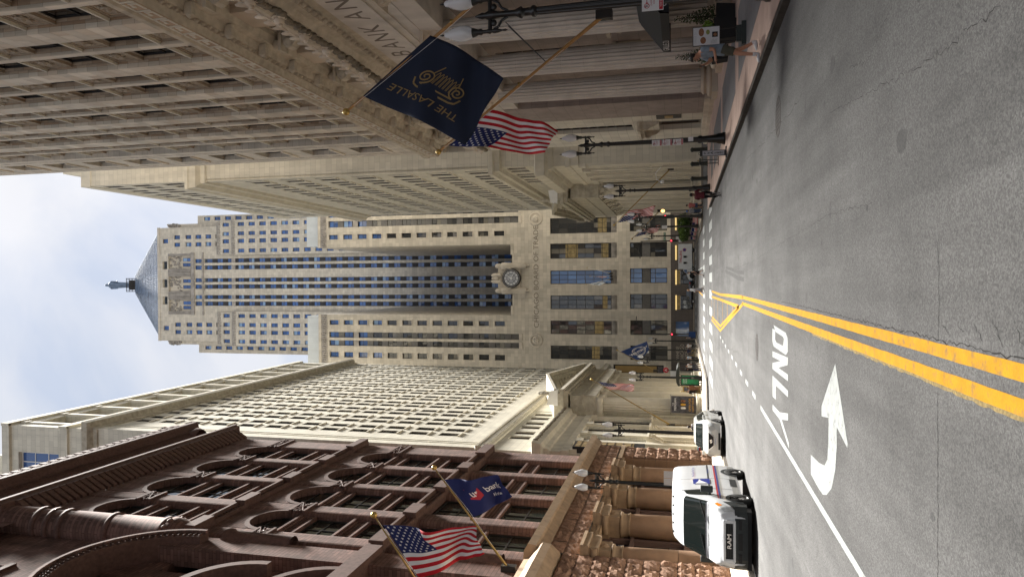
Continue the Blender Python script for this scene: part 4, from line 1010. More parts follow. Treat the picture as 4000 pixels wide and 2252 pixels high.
for o in lo:
    inst('window', win_mesh(4.1, 5.0, 'frame_bronze', 'glass_cream', .12, 3, 2, split=.6), cre, (o[0], .74, o[2]))
    MB().box(o[0] - .75, o[0] - .1, -.14, 0.0, 70.4, 76.6).box(o[0] - .85, o[0], -.2, 0, 76.3, 77.1).build('attic_pilaster', 'cream_plain', cre)
for a, b, c, d in sw:
    o = inst('window', win_mesh(3.6, 5.6, 'frame_white', 'glass_blue', .16, 3, 3), cre, (66.05, b, c), (0, 0, -pi / 2))
mb = MB().box(86, 119, 4, 30, 78, 86.5).box(85.4, 119.6, 3.4, 30.6, 84.5, 86.9); mb.build('penthouse', 'cream_plain', cre)
for k in range(4):
    for d in (79.2, 82.0): inst('window', win_mesh(2.2, 1.9, 'frame_dark', 'glass_blue', .15, 2, 1), cre, (98 + 4.4 * k, 3.95, d))
# string band with key pattern, entresol, entablature
mb = MB(); cornice(mb, 65.6, 130, [(0, 20.3), (0.15, 20.35), (0.25, 20.6), (0.32, 20.65), (0.32, 21.35), (0.4, 21.4), (0.42, 21.6), (0, 21.8)], 0, True, False, 12); mb.build('string_course', 'cream_plain', cre)
mb = MB()
for k in range(92):
    x = 66.2 + k * .46; mb.box(x, x + .36, -.35, -.31, 21.2, 21.27); mb.box(x, x + .06, -.35, -.31, 20.75, 21.2); mb.box(x + .14, x + .36, -.35, -.31, 20.75, 20.82); mb.box(x + .3, x + .36, -.35, -.31, 20.82, 21.06)
mb.build('key_pattern_band', 'cream_carved', cre)
eo = [(c, c + 1.45, 17.5, 19.7) for c in (70.6, 72.9, 75.8, 78.1, 81.0, 83.3)]
mb = MB(); mb.wall(65.6, 130, 16.0, 20.4, eo, .2, 0); mb.box(86, 128, -.06, .02, 17, 19.9); mb.build('entresol_wall', 'cream_stone', cre)
for o in eo: inst('window', win_mesh(1.45, 2.2, 'frame_bronze', 'glass_cream', .07, 2, 1), cre, (o[0], .14, o[2]))
mb = MB(); cornice(mb, 65.6, 130, [(0, 12.6), (0.3, 12.65), (0.35, 13.3), (0.2, 13.4), (0.2, 14.4), (0.4, 14.5), (0.5, 14.9), (1.0, 15.1), (1.1, 15.6), (1.2, 15.9), (0.2, 16.15), (0, 16.2)], 0, True, False, 14); mb.build('main_entablature', 'cream_plain', cre)
mb = MB()
rr = random.Random(2)
for k in range(130): mb.ball((65.4 + k * .17, -1.1 - rr.uniform(0, .1), 15.72 + rr.uniform(-.05, .1)), .09, .1, .18, 6, 4)
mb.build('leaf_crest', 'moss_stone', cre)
tw = [(71.2, 72.9), (76.0, 77.7), (80.6, 82.3)]
gw = [(a, b, 5.8, 12.3) for a, b in tw] + [(a, b, .5, 4.1) for a, b in tw]
mb = MB(); mb.wall(65.6, 130, .1, 12.65, gw, .25, 0); mb.build('ground_wall', 'cream_stone', cre)
for o in gw: inst('window', win_mesh(o[1] - o[0], o[3] - o[2], 'frame_dark' if o[2] > 5 else 'brass', 'glass_dark', .09, 1 if o[2] > 5 else 2, 4 if o[2] > 5 else 2), cre, (o[0], .18, o[2]))
for c in (70.3, 73.9, 78.8, 83.2, 66.4):
    MB().box(c - .45, c + .45, -.25, 0, 1.0, 11.9).box(c - .58, c + .58, -.36, 0, .15, 1.0).box(c - .58, c + .58, -.36, 0, 11.9, 12.62).build('pilaster', 'cream_plain', cre)
for a, b in tw: hood(cre, (a + b) / 2, 0, 4.75, 1.5, 'cream_plain')
portico(cre, 83.4, 109.6, -2.6, 6, 1.0, 12.2, 16.3, 20.6, 'ionic', 'cream_plain', 'cream_carved', 'ILLINOIS MERCHANTS BANK', .95)
mb = MB().box(82.6, 110.4, -3.4, 0, .1, .145); mb.build('portico_floor', 'slab_beige', cre)
MB().box(82.9, 83.3, 1.5, 3.0, 0.2, 11.8).build('portico_return', 'cream_plain', cre)
# ================================================================== 4. the red-brown brick building (left, near)
rk = thing('red_brick_building', 'ornate red-brown brick and terracotta building with arched bays, nearest on the left', 'building', (-13.7, 0, 0), pi / 2)
MB().box(-25, 55.6, 1.6, 40, 0, 45.5).build('core', 'rookery_dark', rk)
MB().quad((55.8, 0.9, 9), (55.8, 40, 9), (55.8, 40, 46), (55.8, 0.9, 46)).build('side_wall', 'rookery_brick', rk)
rp_ = [(33.85, 35.35), (38.45, 39.95), (43.65, 44.95), (48.6, 49.95), (53.2, 55.8)]
rb = [(35.35, 38.45), (39.95, 43.65), (44.95, 48.6), (49.95, 53.2)]
def bull(a, b, d=0.95, r=0.32):
    pts = [(a, d)]
    for k in range(5): t_ = pi - pi / 2 * k / 4; pts.append((a + r + r * cos(t_), r - r * sin(t_)))
    for k in range(5): t_ = pi / 2 - pi / 2 * k / 4; pts.append((b - r + r * cos(t_), r - r * sin(t_)))
    return pts + [(b, d)]
for a, b in rp_:
    mb = MB(); mb.ext(bull(a, b), 9.55, 40.2, 'z', 0); mb.build('brick_pier', 'rookery_brick', rk)
def arch_head(x0, x1, zs, zt, y0, y1, seg=16):
    mb = MB(); r = (x1 - x0) / 2; cx = (x0 + x1) / 2; rz = r * 0.98
    arc = [(cx - r * cos(pi * k / seg), zs + rz * sin(pi * k / seg)) for k in range(seg + 1)]
    for p, q in zip(arc[:-1], arc[1:]):
        mb.hexa([(p[0], y0, p[1]), (q[0], y0, q[1]), (q[0], y1, q[1]), (p[0], y1, p[1])], [(p[0], y0, zt), (q[0], y0, zt), (q[0], y1, zt), (p[0], y1, zt)])
    return mb
for a, b in rb:
    arch_head(a, b, 35.95, 40.0, .06, .95).build('arch_head', 'rookery_brick', rk)
    arch_head(a, b, 25.2, 28.35, .06, .95).build('arch_head', 'rookery_brick', rk)
    for zs in (35.95, 25.2):     # terracotta archivolt
        mb = MB(); r = (b - a) / 2; cx = (a + b) / 2
        for k in range(14):
            t0, t1 = pi * k / 14, pi * (k + 1) / 14
            f = lambda t_, rr: (cx - rr * cos(t_), zs + rr * .98 * sin(t_))
            (p0, q0), (p1, q1), (p2, q2), (p3, q3) = f(t0, r), f(t1, r), f(t1, r + .28), f(t0, r + .28)
            mb.hexa([(p0, -.02, q0), (p1, -.02, q1), (p1, .3, q1), (p0, .3, q0)], [(p3, .0, q3), (p2, .0, q2), (p2, .3, q2), (p3, .3, q3)])
        mb.build('archivolt', 'rookery_terracotta', rk)
# ornamental spandrels, windows
def rk_spandrel(w, h):
    mb = MB(); mb.box(0, w, .20, .6, 0, h); mb.box(0, w, .02, .6, h - .16, h); mb.box(0, w, .10, .6, -.02, .12); mb.box(0, w, .13, .6, h - .28, h - .16)
    k = int(w / .22)
    for i in range(k):
        for j in range(3): mb.box((i + .25) * w / k, (i + .75) * w / k, .185, .21, .2 + j * .2, .33 + j * .2, 1)
    mb.ext([(.2, h * .9), (.1, h * .5), (.2, 0.1)], 0, .12, 'x'); mb.ext([(.2, h * .9), (.1, h * .5), (.2, 0.1)], w - .12, w, 'x')
    return mb.mesh('spandrel', ['rookery_brick', 'rookery_dark'])
def rk_win(a, b, z0, z1):
    inst('window', win_mesh(round(b - a, 2), round(z1 - z0, 2), 'frame_dark', 'glass_rookery', .11, 2, 2, split=.55), rk, (a, .42, z0))
spm = {}
for a, b in rb:
    wd = round(b - a, 2)
    spm[wd] = rk_spandrel(wd, 1.05)
    for z in (12.85, 20.0, 23.5, 30.6, 33.65): inst('spandrel', spm[wd], rk, (a, 0.12, z))
    for z0, z1 in ((9.7, 12.85), (13.9, 17.1), (18.0, 20.0), (21.05, 23.5), (24.55, 27.3), (29.0, 30.6), (31.65, 33.65), (34.7, 38.2)): rk_win(a, b, z0, z1)
# capitals where the arches spring
cap_me = {}
for a, b in rp_:
    for z in (35.2, 24.3):
        mb = MB(); rr = random.Random(int(a * 10 + z)); mb.box(a - .06, b + .06, -.10, .5, z, z + .16); mb.box(a - .04, b + .04, -.08, .5, z + .95, z + 1.08)
        for k in range(26): mb.ball((rr.uniform(a, b), -.02, z + rr.uniform(.2, .9)), rr.uniform(.07, .13), .07, rr.uniform(.07, .13), 6, 4)
        for s_ in (1, -1): mb.tube((a + .1, -.06, z + .55 - s_ * .35), (b - .1, -.06, z + .55 + s_ * .35), .04, n=5)
        mb.build('carved_panel', 'rookery_terracotta', rk)
# string courses
def string(z0, z1, proj):
    mb = MB(); cornice(mb, 33.0, 55.9, [(0, z0), (proj * .5, z0 + .05), (proj * .55, z0 + .15), (proj * .3, z0 + .18), (proj * .3, z1 - .2), (proj, z1 - .15), (proj, z1), (0, z1 + .1)], 0, False, True, 6)
    for a, b in rp_: mb.box(a - .1, b + .1, -proj * 1.35, 0, z0 + .02, z1 + .04)
    mb.build('string_course', 'rookery_terracotta', rk)
    mb = MB(); k = 0
    x = 33.2
    while x < 55.7: mb.ball((x, -proj * .32, (z0 + z1) / 2), .09, .09, .12, 5, 4); x += .24
    mb.build('bead_row', 'rookery_terracotta', rk)
string(28.3, 28.95, .34); string(17.15, 17.95, .36)
# corbel table, attic windows, scale-patterned cornice and crest
mb = MB(); mb.wall(20, 55.8, 40.0, 44.2, [(36.2 + 3.05 * k, 38.2 + 3.05 * k, 42.3, 43.8) for k in range(6)], .7, 0.05); mb.build('attic_wall', 'rookery_brick', rk)
for k in range(6): inst('window', win_mesh(2.0, 1.5, 'frame_dark', 'glass_rookery', .1, 2, 1), rk, (36.2 + 3.05 * k, .68, 42.3))
cb = MB().hexa([(-.16, -.12, 0), (.16, -.12, 0), (.16, .1, 0), (-.16, .1, 0)], [(-.2, -.75, 1.15), (.2, -.75, 1.15), (.2, .1, 1.15), (-.2, .1, 1.15)]).box(-.22, .22, -.8, .1, 1.15, 1.3).mesh('corbel', ['rookery_terracotta'])
for k in range(42): inst('corbel', cb, rk, (34.6 + k * .515, 0, 40.0))
mb = MB(); cornice(mb, 33.5, 55.9, [(0, 41.25), (.8, 41.3), (.85, 41.6), (.95, 41.7), (.95, 41.95), (0, 42.1)], 0, False, True, 5); mb.build('corbel_cornice', 'rookery_terracotta', rk)
mb = MB(); cornice(mb, 20, 55.9, [(0, 44.1), (.15, 44.2), (.5, 45.3), (.9, 45.7), (1.0, 45.9), (1.0, 46.3), (0, 46.5)], 0, False, True, 8); mb.build('top_cornice', 'rookery_terracotta', rk)
sc = MB().ext([(0, 0), (.11, -.12), (.22, 0), (.22, .2), (0, .2)], 0, .05, 'y').mesh('scale_tile', ['rookery_terracotta'])
for r_ in range(4):
    for k in range(70): inst('scale_tile', sc, rk, (35.6 + k * .288 + (.144 if r_ % 2 else 0), -.17 - r_ * .10 + .0, 44.36 + r_ * .24), (-.32, 0, 0), (1.25, 1, 1.1))
mer = MB().box(-.22, .22, -.3, .3, 0, .55).box(-.14, .14, -.22, .22, .55, .8).mesh('crest_block', ['rookery_terracotta'])
for k in range(29): inst('crest_block', mer, rk, (34.0 + k * .74, -.72, 46.3))
mb = MB()      # scrolled corner crown
mb.lathe([(.9, 44.2), (1.05, 44.6), (.8, 45.0), (.8, 46.2), (1.15, 46.5), (1.2, 46.9), (.8, 47.2), (.85, 47.9), (1.0, 48.1), (.6, 48.6), (.3, 49.4), (.001, 49.6)], (55.2, .2, 0), 18); mb.build('corner_crown', 'rookery_terracotta', rk)
# rounded pilaster of the entrance pavilion and the great arch beside it
mb = MB().lathe([(.15, 27.6), (.6, 28.4), (1.0, 29.6), (1.02, 30.0), (.92, 30.1), (.92, 41.6), (1.1, 41.9), (1.1, 42.4)], (34.1, .35, 0), 24); mb.build('round_pilaster', 'rookery_brick', rk)
for z in (30.1, 33.6, 36.8, 37.7, 38.6):
    MB().lathe([(.95, 0), (1.02, .05), (1.02, .3), (.95, .35)], (34.1, .35, z), 24).build('carved_ring', 'rookery_terracotta', rk)
mb = MB(); rr = random.Random(4)
for k in range(60):
    a = rr.uniform(pi, 2 * pi); z = rr.uniform(28.2, 30); r_ = .25 + (z - 27.8) * .36; mb.ball((34.1 + r_ * cos(a), .35 + r_ * sin(a), z), .13, .13, .15, 5, 4)
mb.build('carved_corbel', 'rookery_terracotta', rk)
mb = MB(); mb.wall(-5, 33.3, 9.5, 44.2, [(22.0, 25.0, z, z + 2.4) for z in (11, 14.6, 18.4, 22, 25.6, 29.2, 36)] + [(26.6, 29.4, z, z + 2.4) for z in (11, 14.6, 18.4, 22, 25.6, 29.2, 36)] + [(30.6, 32.9, z, z + 2.4) for z in (11, 14.6, 18.4, 22, 25.6)], .7, .75); mb.build('pavilion_wall', 'rookery_brick', rk)
for z in (11, 14.6, 18.4, 22, 25.6, 29.2, 36):
    for x, wd in ((22.0, 3.0), (26.6, 2.8), (30.6, 2.3)):
        if z > 28 and x > 30: continue
        inst('window', win_mesh(wd, 2.4, 'frame_dark', 'glass_rookery', .11, 2, 2), rk, (x, 1.4, z)); MB().box(x - .1, x + wd + .1, .6, .9, z - .35, z - .02).build('sill', 'rookery_terracotta', rk)
def ring(cx, cz, r0, r1, y0, y1, t0, t1, seg=28):
    mb = MB()
    for k in range(seg):
        a, b = t0 + (t1 - t0) * k / seg, t0 + (t1 - t0) * (k + 1) / seg
        P_ = lambda t_, r: (cx + r * cos(t_), cz + r * sin(t_))
        p0, p1, p2, p3 = P_(a, r0), P_(b, r0), P_(b, r1), P_(a, r1)
        mb.hexa([(p0[0], y0, p0[1]), (p1[0], y0, p1[1]), (p1[0], y1, p1[1]), (p0[0], y1, p0[1])], [(p3[0], y0, p3[1]), (p2[0], y0, p2[1]), (p2[0], y1, p2[1]), (p3[0], y1, p3[1])])
    return mb
ring(28.2, 26.8, 4.0, 4.5, -.5, .8, 0, pi).build('great_arch', 'rookery_terracotta', rk)
ring(28.2, 26.8, 4.5, 4.68, -.65, .8, 0, pi).build('great_arch_moulding', 'rookery_brick', rk)
mb = MB()
for k in range(46):
    a = pi * (k + .5) / 46
    for r_ in (4.12, 4.25, 4.38): mb.ball((28.2 + r_ * cos(a), -.52, 26.8 + r_ * sin(a)), .07, .06, .07, 5, 4)
mb.build('arch_beads', 'rookery_terracotta', rk)
ring(27.3, 21.5, 2.75, 3.15, -.35, .8, 0, pi, 20).build('lower_arch', 'rookery_terracotta', rk); ring(27.6, 17.7, 2.65, 3.0, -.35, .8, 0, pi, 20).build('lower_arch', 'rookery_terracotta', rk)
MB().box(31.6, 33.2, -.1, .9, 9.7, 29.5).build('pavilion_pier', 'rookery_brick', rk); MB().box(22, 33.3, -.45, .9, 17.0, 17.9).build('string_course', 'rookery_terracotta', rk)
for z in (13.2, 24.6): MB().lathe([(.5, 0), (.5, 3.6), (.62, 3.7), (.62, 4.0)], (33.6, .1, z - 2.4), 14).build('colonnette', 'rookery_terracotta', rk)
# ---- granite base: rock-faced piers, smooth columns with block capitals, shop fronts
def rock_mesh(w, h, seed):
    r_ = random.Random(seed); mb = MB(); nx, nz = 6, 5; P_ = []
    for j in range(nz + 1):
        for i in range(nx + 1):
            e = min(i, nx - i, j, nz - j); y = -(.02 + r_.uniform(0, .05) if e == 0 else .12) - (r_.uniform(-.07, .10) if e else 0)
            P_.append((w * i / nx + (r_.uniform(-.02, .02) if 0 < i < nx else 0), y, h * j / nz + (r_.uniform(-.02, .02) if 0 < j < nz else 0)))
    k = nx + 1
    mb.add(P_, [(j * k + i, j * k + i + 1, (j + 1) * k + i + 1, (j + 1) * k + i) for j in range(nz) for i in range(nx)])
    mb.box(0, w, 0, .3, 0, h)
    return mb.mesh('rock_face_stone', ['rookery_granite'])
rocks = [rock_mesh(1.0, .72, s_) for s_ in range(6)]
def rock_wall(x0, x1, y, z0, z1, cw, chh):
    nr = round((z1 - z0) / chh); nc = max(1, round((x1 - x0) / cw))
    for j in range(nr):
        off = .5 if j % 2 else 0
        xs_ = sorted(set([x0, x1] + [x0 + (i + off) * (x1 - x0) / nc for i in range(nc + 1) if x0 + .15 < x0 + (i + off) * (x1 - x0) / nc < x1 - .15]))
        for a, b in zip(xs_[:-1], xs_[1:]):
            h_ = (z1 - z0) / nr; sx = (b - a - .025)
            inst('rock_face_stone', rocks[rng.randrange(6)], rk, (a + .012, y, z0 + j * h_ + .012), (0, 0, 0), (sx, .85, (h_ - .025) / .72))
MB().box(24, 33.4, -.7, 1.5, .1, 7.8).build('pier_core', 'joint_dark', rk); rock_wall(26.5, 33.4, -.72, .15, 7.8, 1.2, .76)
for k in range(10): block(rk, 33.4, 33.62, -.68, .3, .15 + k * .765 + .01, .15 + (k + 1) * .765 - .01, 'rookery_granite', 'return_stone')
MB().box(53.6, 56.6, -.55, 1.5, .1, 6.6).build('pier_core', 'joint_dark', rk); rock_wall(53.5, 56.6, -.57, .15, 6.6, 1.1, .8)
for k in range(8): block(rk, 53.3, 53.52, -.5, .6, .15 + k * .806 + .01, .15 + (k + 1) * .806 - .01, 'rookery_smooth', 'return_stone')
MB().box(52.6, 56.8, -.75, .5, 6.6, 6.9).box(53.1, 56.7, -.65, .5, 6.9, 7.5).build('pier_capital', 'rookery_trim', rk)
for x in (34.25, 39.2, 44.3, 49.3):
    co = MB().lathe([(.80, .15), (.80, .5), (.68, .6), (.66, 2.4)], (x, -.35, 0), 28).build('column', 'rookery_smooth', rk)
    MB().lathe([(.66, 2.41), (.645, 2.43), (.66, 2.45), (.62, 5.0)], (x, -.35, 0), 28).build('shaft', 'rookery_smooth', co)
    MB().lathe([(.60, 4.98), (.70, 5.0), (.62, 5.1), (.62, 5.35), (.72, 5.4), (.72, 5.5), (.6, 5.55)], (x, -.35, 0), 28).build('necking', 'rookery_trim', co)
    mb = MB(); mb.box(x - .62, x + .62, -.97, .3, 5.55, 6.1); mb.box(x - .85, x + .85, -1.15, .3, 6.1, 6.55); mb.box(x - .95, x + .95, -1.25, .3, 6.55, 6.8); mb.box(x - 1.0, x + 1.0, -1.3, .3, 6.8, 6.95)
    for k in range(3): mb.lathe([(.24 - k * .08, 0), (.20 - k * .08, .03 + k * .02), (.001, .04 + k * .02)], (x, -.975, 5.85), 12, axis='y') if 0 else mb.ball((x, -.98, 5.85), .26 - k * .08, .04 + k * .03, .24 - k * .08, 12, 6)
    for s_ in (-1, 1): mb.tube((x + s_ * .86, -1.12, 6.3), (x + s_ * .86, -.1, 6.3), .16, n=10)
    mb.build('capital', 'rookery_trim', co)
mb = MB(); k = 0       # perforated band under the frieze
for a, b in ((35.3, 38.2), (40.2, 43.3), (45.3, 48.3), (50.3, 53.4)):
    mb.box(a, b, -.62, .2, 6.45, 6.95); n_ = int((b - a) / .2)
    for i in range(n_):
        for j in range(2): mb.box(a + (i + .25) * .2, a + (i + .75) * .2, -.66, -.6, 6.55 + j * .2, 6.68 + j * .2)
mb.build('perforated_band', 'rookery_trim', rk)
MB().box(33.4, 56.4, -.75, 1.0, 6.96, 8.6).build('frieze_core', 'joint_dark', rk)
x = 33.45
while x < 56.0:
    wd = rng.uniform(.9, 1.5); wd = min(wd, 56.4 - x)
    for j in range(2): inst('rock_face_stone', rocks[rng.randrange(6)], rk, (x + .012, -.74, 6.98 + j * .8), (0, 0, 0), (wd - .024, .6, .78 / .72))
    x += wd
mb = MB(); cornice(mb, 33.0, 56.4, [(.75, 8.55), (.85, 8.6), (1.05, 8.95), (1.2, 9.0), (1.25, 9.4), (.9, 9.6), (0, 9.7)], 0, False, True, 4); mb.build('base_cornice', 'rookery_trim', rk)
mb = MB(); cornice(mb, 24.0, 33.2, [(.75, 7.85), (.9, 7.9), (1.25, 8.3), (1.3, 8.7), (1.0, 9.0), (.6, 9.3), (.5, 9.6), (0, 9.7)], 0, False, False); mb.build('base_cornice', 'rookery_trim', rk)
for a, b in ((34.9, 38.6), (39.85, 43.65), (44.95, 48.65), (49.95, 53.3)):
    sf = MB().box(a, b, .35, .6, .15, .7).build('shop_front', 'frame_red', rk)
    mb = MB(); mb.box(a, b, .2, .6, 5.9, 6.5); mb.box(a, a + .3, .15, .6, .15, 6.4); mb.box(b - .3, b, .15, .6, .15, 6.4); mb.box((a + b) / 2 - .14, (a + b) / 2 + .14, .2, .6, .7, 6.3); mb.box(a, b, .05, .6, 4.75, 4.95); mb.box(a, b, .0, .6, 2.0, 2.15); mb.box(a, b, .1, .6, 1.75, 2.0); mb.box(a, b, .05, .6, 1.5, 1.65); mb.build('frame', 'frame_red', sf)
    for s_, e in ((a + .3, (a + b) / 2 - .14), ((a + b) / 2 + .14, b - .3)):
        MB().quad((s_, .42, 2.9), (e, .42, 2.9), (e, .42, 4.75), (s_, .42, 4.75)).build('pane', 'glass_rookery', sf)
        MB().box(s_ + .05, e - .05, .35, .44, 2.2, 2.85).build('panel', 'frame_red', sf); MB().box(s_, e, .36, .46, 2.15, 2.9).build('panel_frame', 'spandrel_grey', sf)
        MB().quad((s_, .40, 4.95), (e, .40, 4.95), (e, .40, 5.9), (s_, .40, 5.9)).build('banner_panel', 'banner_navy', sf)
        MB().quad((s_, .38, .75), (e, .38, .75), (e, .38, 1.48), (s_, .38, 1.48)).build('banner_panel', 'banner_navy', sf)
        for zc, yy in ((5.42, .395), (1.12, .375)):
            xc = (s_ + e) / 2
            MB().add([(xc - .52, yy, zc - .2), (xc - .1, yy, zc - .2), (xc - .1, yy, zc + .16), (xc - .3, yy, zc + .22), (xc - .52, yy, zc + .16)], [(0, 1, 2, 3, 4)]).build('logo_shield', 'sign_red', sf)
            letters('logo_lettering', 'us', .40, 'sign_white', sf, lambda x, y, z: (xc - .31 + x, yy - .004, zc - .02 + y), bold=.008)
            letters('logo_lettering', 'bank', .40, 'sign_white', sf, lambda x, y, z: (xc + .30 + x, yy - .004, zc + y), sx=.85, bold=.006)

# ================================================================== 5. the clock-tower skyscraper closing the street
tr = thing('board_of_trade_building', 'grey limestone art deco skyscraper with a clock, closing the end of the street', 'building', (0, 145, 0), 0)
bwx = [(-15.9, -13.1), (-10.75, -7.95), (-5.6, -2.75), (-.4, 2.4), (4.85, 7.95), (10.0, 13.2)]
lwx = [(-15.8, -12.9), (-10.75, -7.8), (-5.5, -2.5), (-.3, 2.7), (4.95, 7.9), (10.15, 13.2)]
ops = [(a, b, 15.1, 28.9) for a, b in bwx] + [(a, b, 5.2, 12.55) for a, b in lwx]
mb = MB(); mb.wall(-26, 24, 4.5, 34.8, ops, .7, 0)
mb.quad((-26, 0, 34.8), (-6.9, 0, 34.8), (-6.9, 60, 34.8), (-26, 60, 34.8))
mb.wall(-6.9, 8.0, 34.8, 37.0, [], .3, 0); mb.quad((-6.9, 0, 37), (8, 0, 37), (8, 60, 37), (-6.9, 60, 37))
mb.box(-6.9, -4.9, -.12, .3, 36.8, 37.3); mb.box(5.8, 8.0, -.12, .3, 36.8, 37.3)
mb.build('base_wall', 'trade_stone', tr)
for (a, b) in bwx:
    wd = round(b - a, 2); blue = (a < 0 < b)
    wn = inst('window', win_mesh(wd, 12.6, 'frame_dark', 'glass_blue' if blue else 'glass_trade', .12, 3, 7), tr, (a, .5, 16.3))
    mb = MB(); mb.box(a, b, .2, .6, 15.1, 16.3)
    rr = random.Random(int(a * 7))
    for k in range(12): mb.ball((a + (k + .5) * wd / 12, .16, 15.7), .10, .09, .42, 5, 5)
    mb.build('carved_apron', 'trade_dark', tr)
    if not blue:
        for q in range(rr.choice((1, 1, 2))):
            z_ = 16.5 + q * 5.5 + rr.uniform(0, 2.5); h_ = rr.uniform(1.0, 2.8); x_ = rr.uniform(.1, .9)
            MB().quad((.14, .055, z_ - 16.3), (wd - .14, .055, z_ - 16.3), (wd - .14, .055, z_ + h_ - 16.3), (.14, .055, z_ + h_ - 16.3)).build('lit_interior', 'interior_warm', wn)
for (a, b) in lwx:
    wd = round(b - a, 2); blue = (a < 0 < b); gm = 'glass_blue' if blue else 'glass_trade'
    inst('window', win_mesh(wd, 2.45, 'frame_dark', gm, .12, 3, 2, split=.7), tr, (a, .5, 10.1)); inst('window', win_mesh(wd, 3.35, 'frame_dark', gm, .12, 3, 2, split=.7), tr, (a, .5, 5.2))
    MB().box(a, b, .42, .7, 8.55, 10.1).build('window_spandrel', 'spandrel_grey', tr)
mb = MB().box(-26, 24, -.1, .3, 4.5, 5.1); mb.build('granite_course', 'trade_plain', tr)
dz = [(-5.6, -2.8), (-.6, 2.2), (4.3, 7.1), (10.2, 12.8)]
mb = MB(); mb.wall(-26, 24, .1, 4.5, [(a, b, .15, 3.3) for a, b in dz] + [(-10.9, -8.0, 1.0, 3.6)], .5, -.02); mb.build('granite_base', 'trade_granite', tr)
for a, b in dz:
    d = inst('door', win_mesh(b - a, 2.5, 'frame_dark', 'glass_dark', .15, 3, 2, split=.8), tr, (a, .4, .15))
    MB().box(a, b, .42, .5, 2.66, 3.3).build('lit_transom', 'interior_warm', tr); MB().box(a - .05, b + .05, -.22, -.02, 3.35, 3.62).build('canopy_light', 'warm_light', tr)
MB().quad((-10.9, .4, 1.0), (-8.0, .4, 1.0), (-8.0, .4, 3.6), (-10.9, .4, 3.6)).build('shop_window', 'glass_blue', tr)
for i, s_ in enumerate(('WHERE', 'CHICAGO', 'WORKS')): letters('wall_lettering', s_, .95, 'trade_plain', tr, lambda x, y, z: (-14.2 + x, -.03, 3.2 - i * .85 + y), sx=.8)
mb = MB(); rr = random.Random(8)
# inscription
vs_t, fs_t = text_mesh('CHICAGO BOARD OF TRADE', 1.6)
wtx = max(v_[0] for v_ in vs_t) - min(v_[0] for v_ in vs_t)
MB().add([(1.12 + v_[0] * 21.2 / wtx, -.012, 31.85 + v_[1] * .92) for v_ in vs_t], fs_t).build('inscription', 'carved_letter', tr)
for cx in (-12.1, 13.2):      # round medallions
    mb = MB().lathe([(1.42, 0), (1.45, -.12), (1.2, -.16), (1.1, -.06), (.7, -.06), (.6, -.2), (.001, -.3)], (cx, 0, 31.95), 28, axis='y')
    for k in range(22):
        a = 2 * pi * k / 22; mb.ball((cx + 1.1 * cos(a), -.1, 31.95 + 1.1 * sin(a)), .1, .08, .12, 5, 4)
    for k in range(6):
        a = 2 * pi * k / 6; mb.ball((cx + .4 * cos(a), -.22, 31.95 + .4 * sin(a)), .2, .12, .2, 6, 5)
    mb.build('medallion', 'trade_plain', tr)
# wings
WR = [79.2 - 3.48 * k for k in range(13)]
def wing(x0, x1, punched, strips, xin, side):
    ops = [(a, b, t_ - 2.25, t_) for a, b in punched for t_ in WR if t_ - 2.25 > 35.5] + [(a, b, 35.6, 72.1) for a, b in strips] + [(a, b, 73.3, 79.3) for a, b in strips]
    mb = MB(); mb.wall(x0, x1, 34.8, 81.7, ops, .5, 0)
    mb.quad((xin, 0, 34.8), (xin, 0, 81.7), (xin, 53, 81.7), (xin, 53, 34.8)); mb.quad((x0, 0, 81.7), (x1, 0, 81.7), (x1, 53, 81.7), (x0, 53, 81.7))
    for k in range(14): 
        z = 38 + k * 3.1; mb.box(xin - .03, xin + .03, 4 + (k % 2) * .2, 7, z, z + .05)
    mb.build('wing_wall', 'trade_stone', tr)
    for a, b in punched:
        for t_ in WR:
            if t_ - 2.25 > 35.5: inst('window', win_mesh(round(b - a, 2), 2.25, 'frame_dark', 'glass_tower' if t_ > 66 else 'glass_trade', .07, 1, 2), tr, (a, .42, t_ - 2.25)); MB().box(a - .1, b + .1, -.1, .1, t_ - 2.42, t_ - 2.251).build('sill', 'trade_plain', tr)
    for a, b in strips:
        wd = round(b - a, 2)
        for i, t_ in enumerate(WR):
            if t_ - 2.1 < 35.6: continue
            inst('window', win_mesh(wd, 2.1, 'frame_dark', 'glass_tower' if t_ > 70 else 'glass_trade', .07, 1, 2), tr, (a, .4, t_ - 2.1))
            if t_ - 3.48 > 36.5 and i != 1: MB().box(a, b, .3, .5, t_ - 3.48 + .002, t_ - 2.1 - .002).build('spandrel', 'spandrel_grey', tr)
            if i == 1: MB().box(a - .05, b + .05, -.03, .5, 72.1, 73.3).build('carved_band', 'trade_dark', tr)
        m2 = MB(); m2.box(a - .1, b + .1, -.16, .2, 34.9, 35.6); m2.build('strip_apron', 'trade_plain', tr); MB().box(a, b, .5, .7, 35.6, 79.3).build('strip_back', 'spandrel_grey', tr)
    mb = MB(); mb.box(x0, x1, -.06, .2, 79.75, 81.2); rr = random.Random(3)
    k = int((x1 - x0) / .5)
    for i in range(k): mb.ball((x0 + (i + .5) * (x1 - x0) / k, -.1, 80.5), .2, .12, .55, 5, 5)
    mb.build('carved_frieze', 'trade_dark', tr)
    mb = MB().box(x0, x1, -.12, .4, 81.2, 81.85); mb.build('parapet', 'trade_plain', tr)
    a, b = (x0, xin - .4) if side < 0 else (xin + .4, x1)
    mb = MB().box(a + (1.5 if side < 0 else 0), b - (1.5 if side > 0 else 0), 1.2, 40, 81.7, 85.3)
    xx = a + 1.5
    while xx < b - .1: mb.box(xx, xx + .08, 1.15, 1.2, 81.8, 85.3); xx += .55
    mb.build('metal_penthouse', 'white_metal_siding', tr)
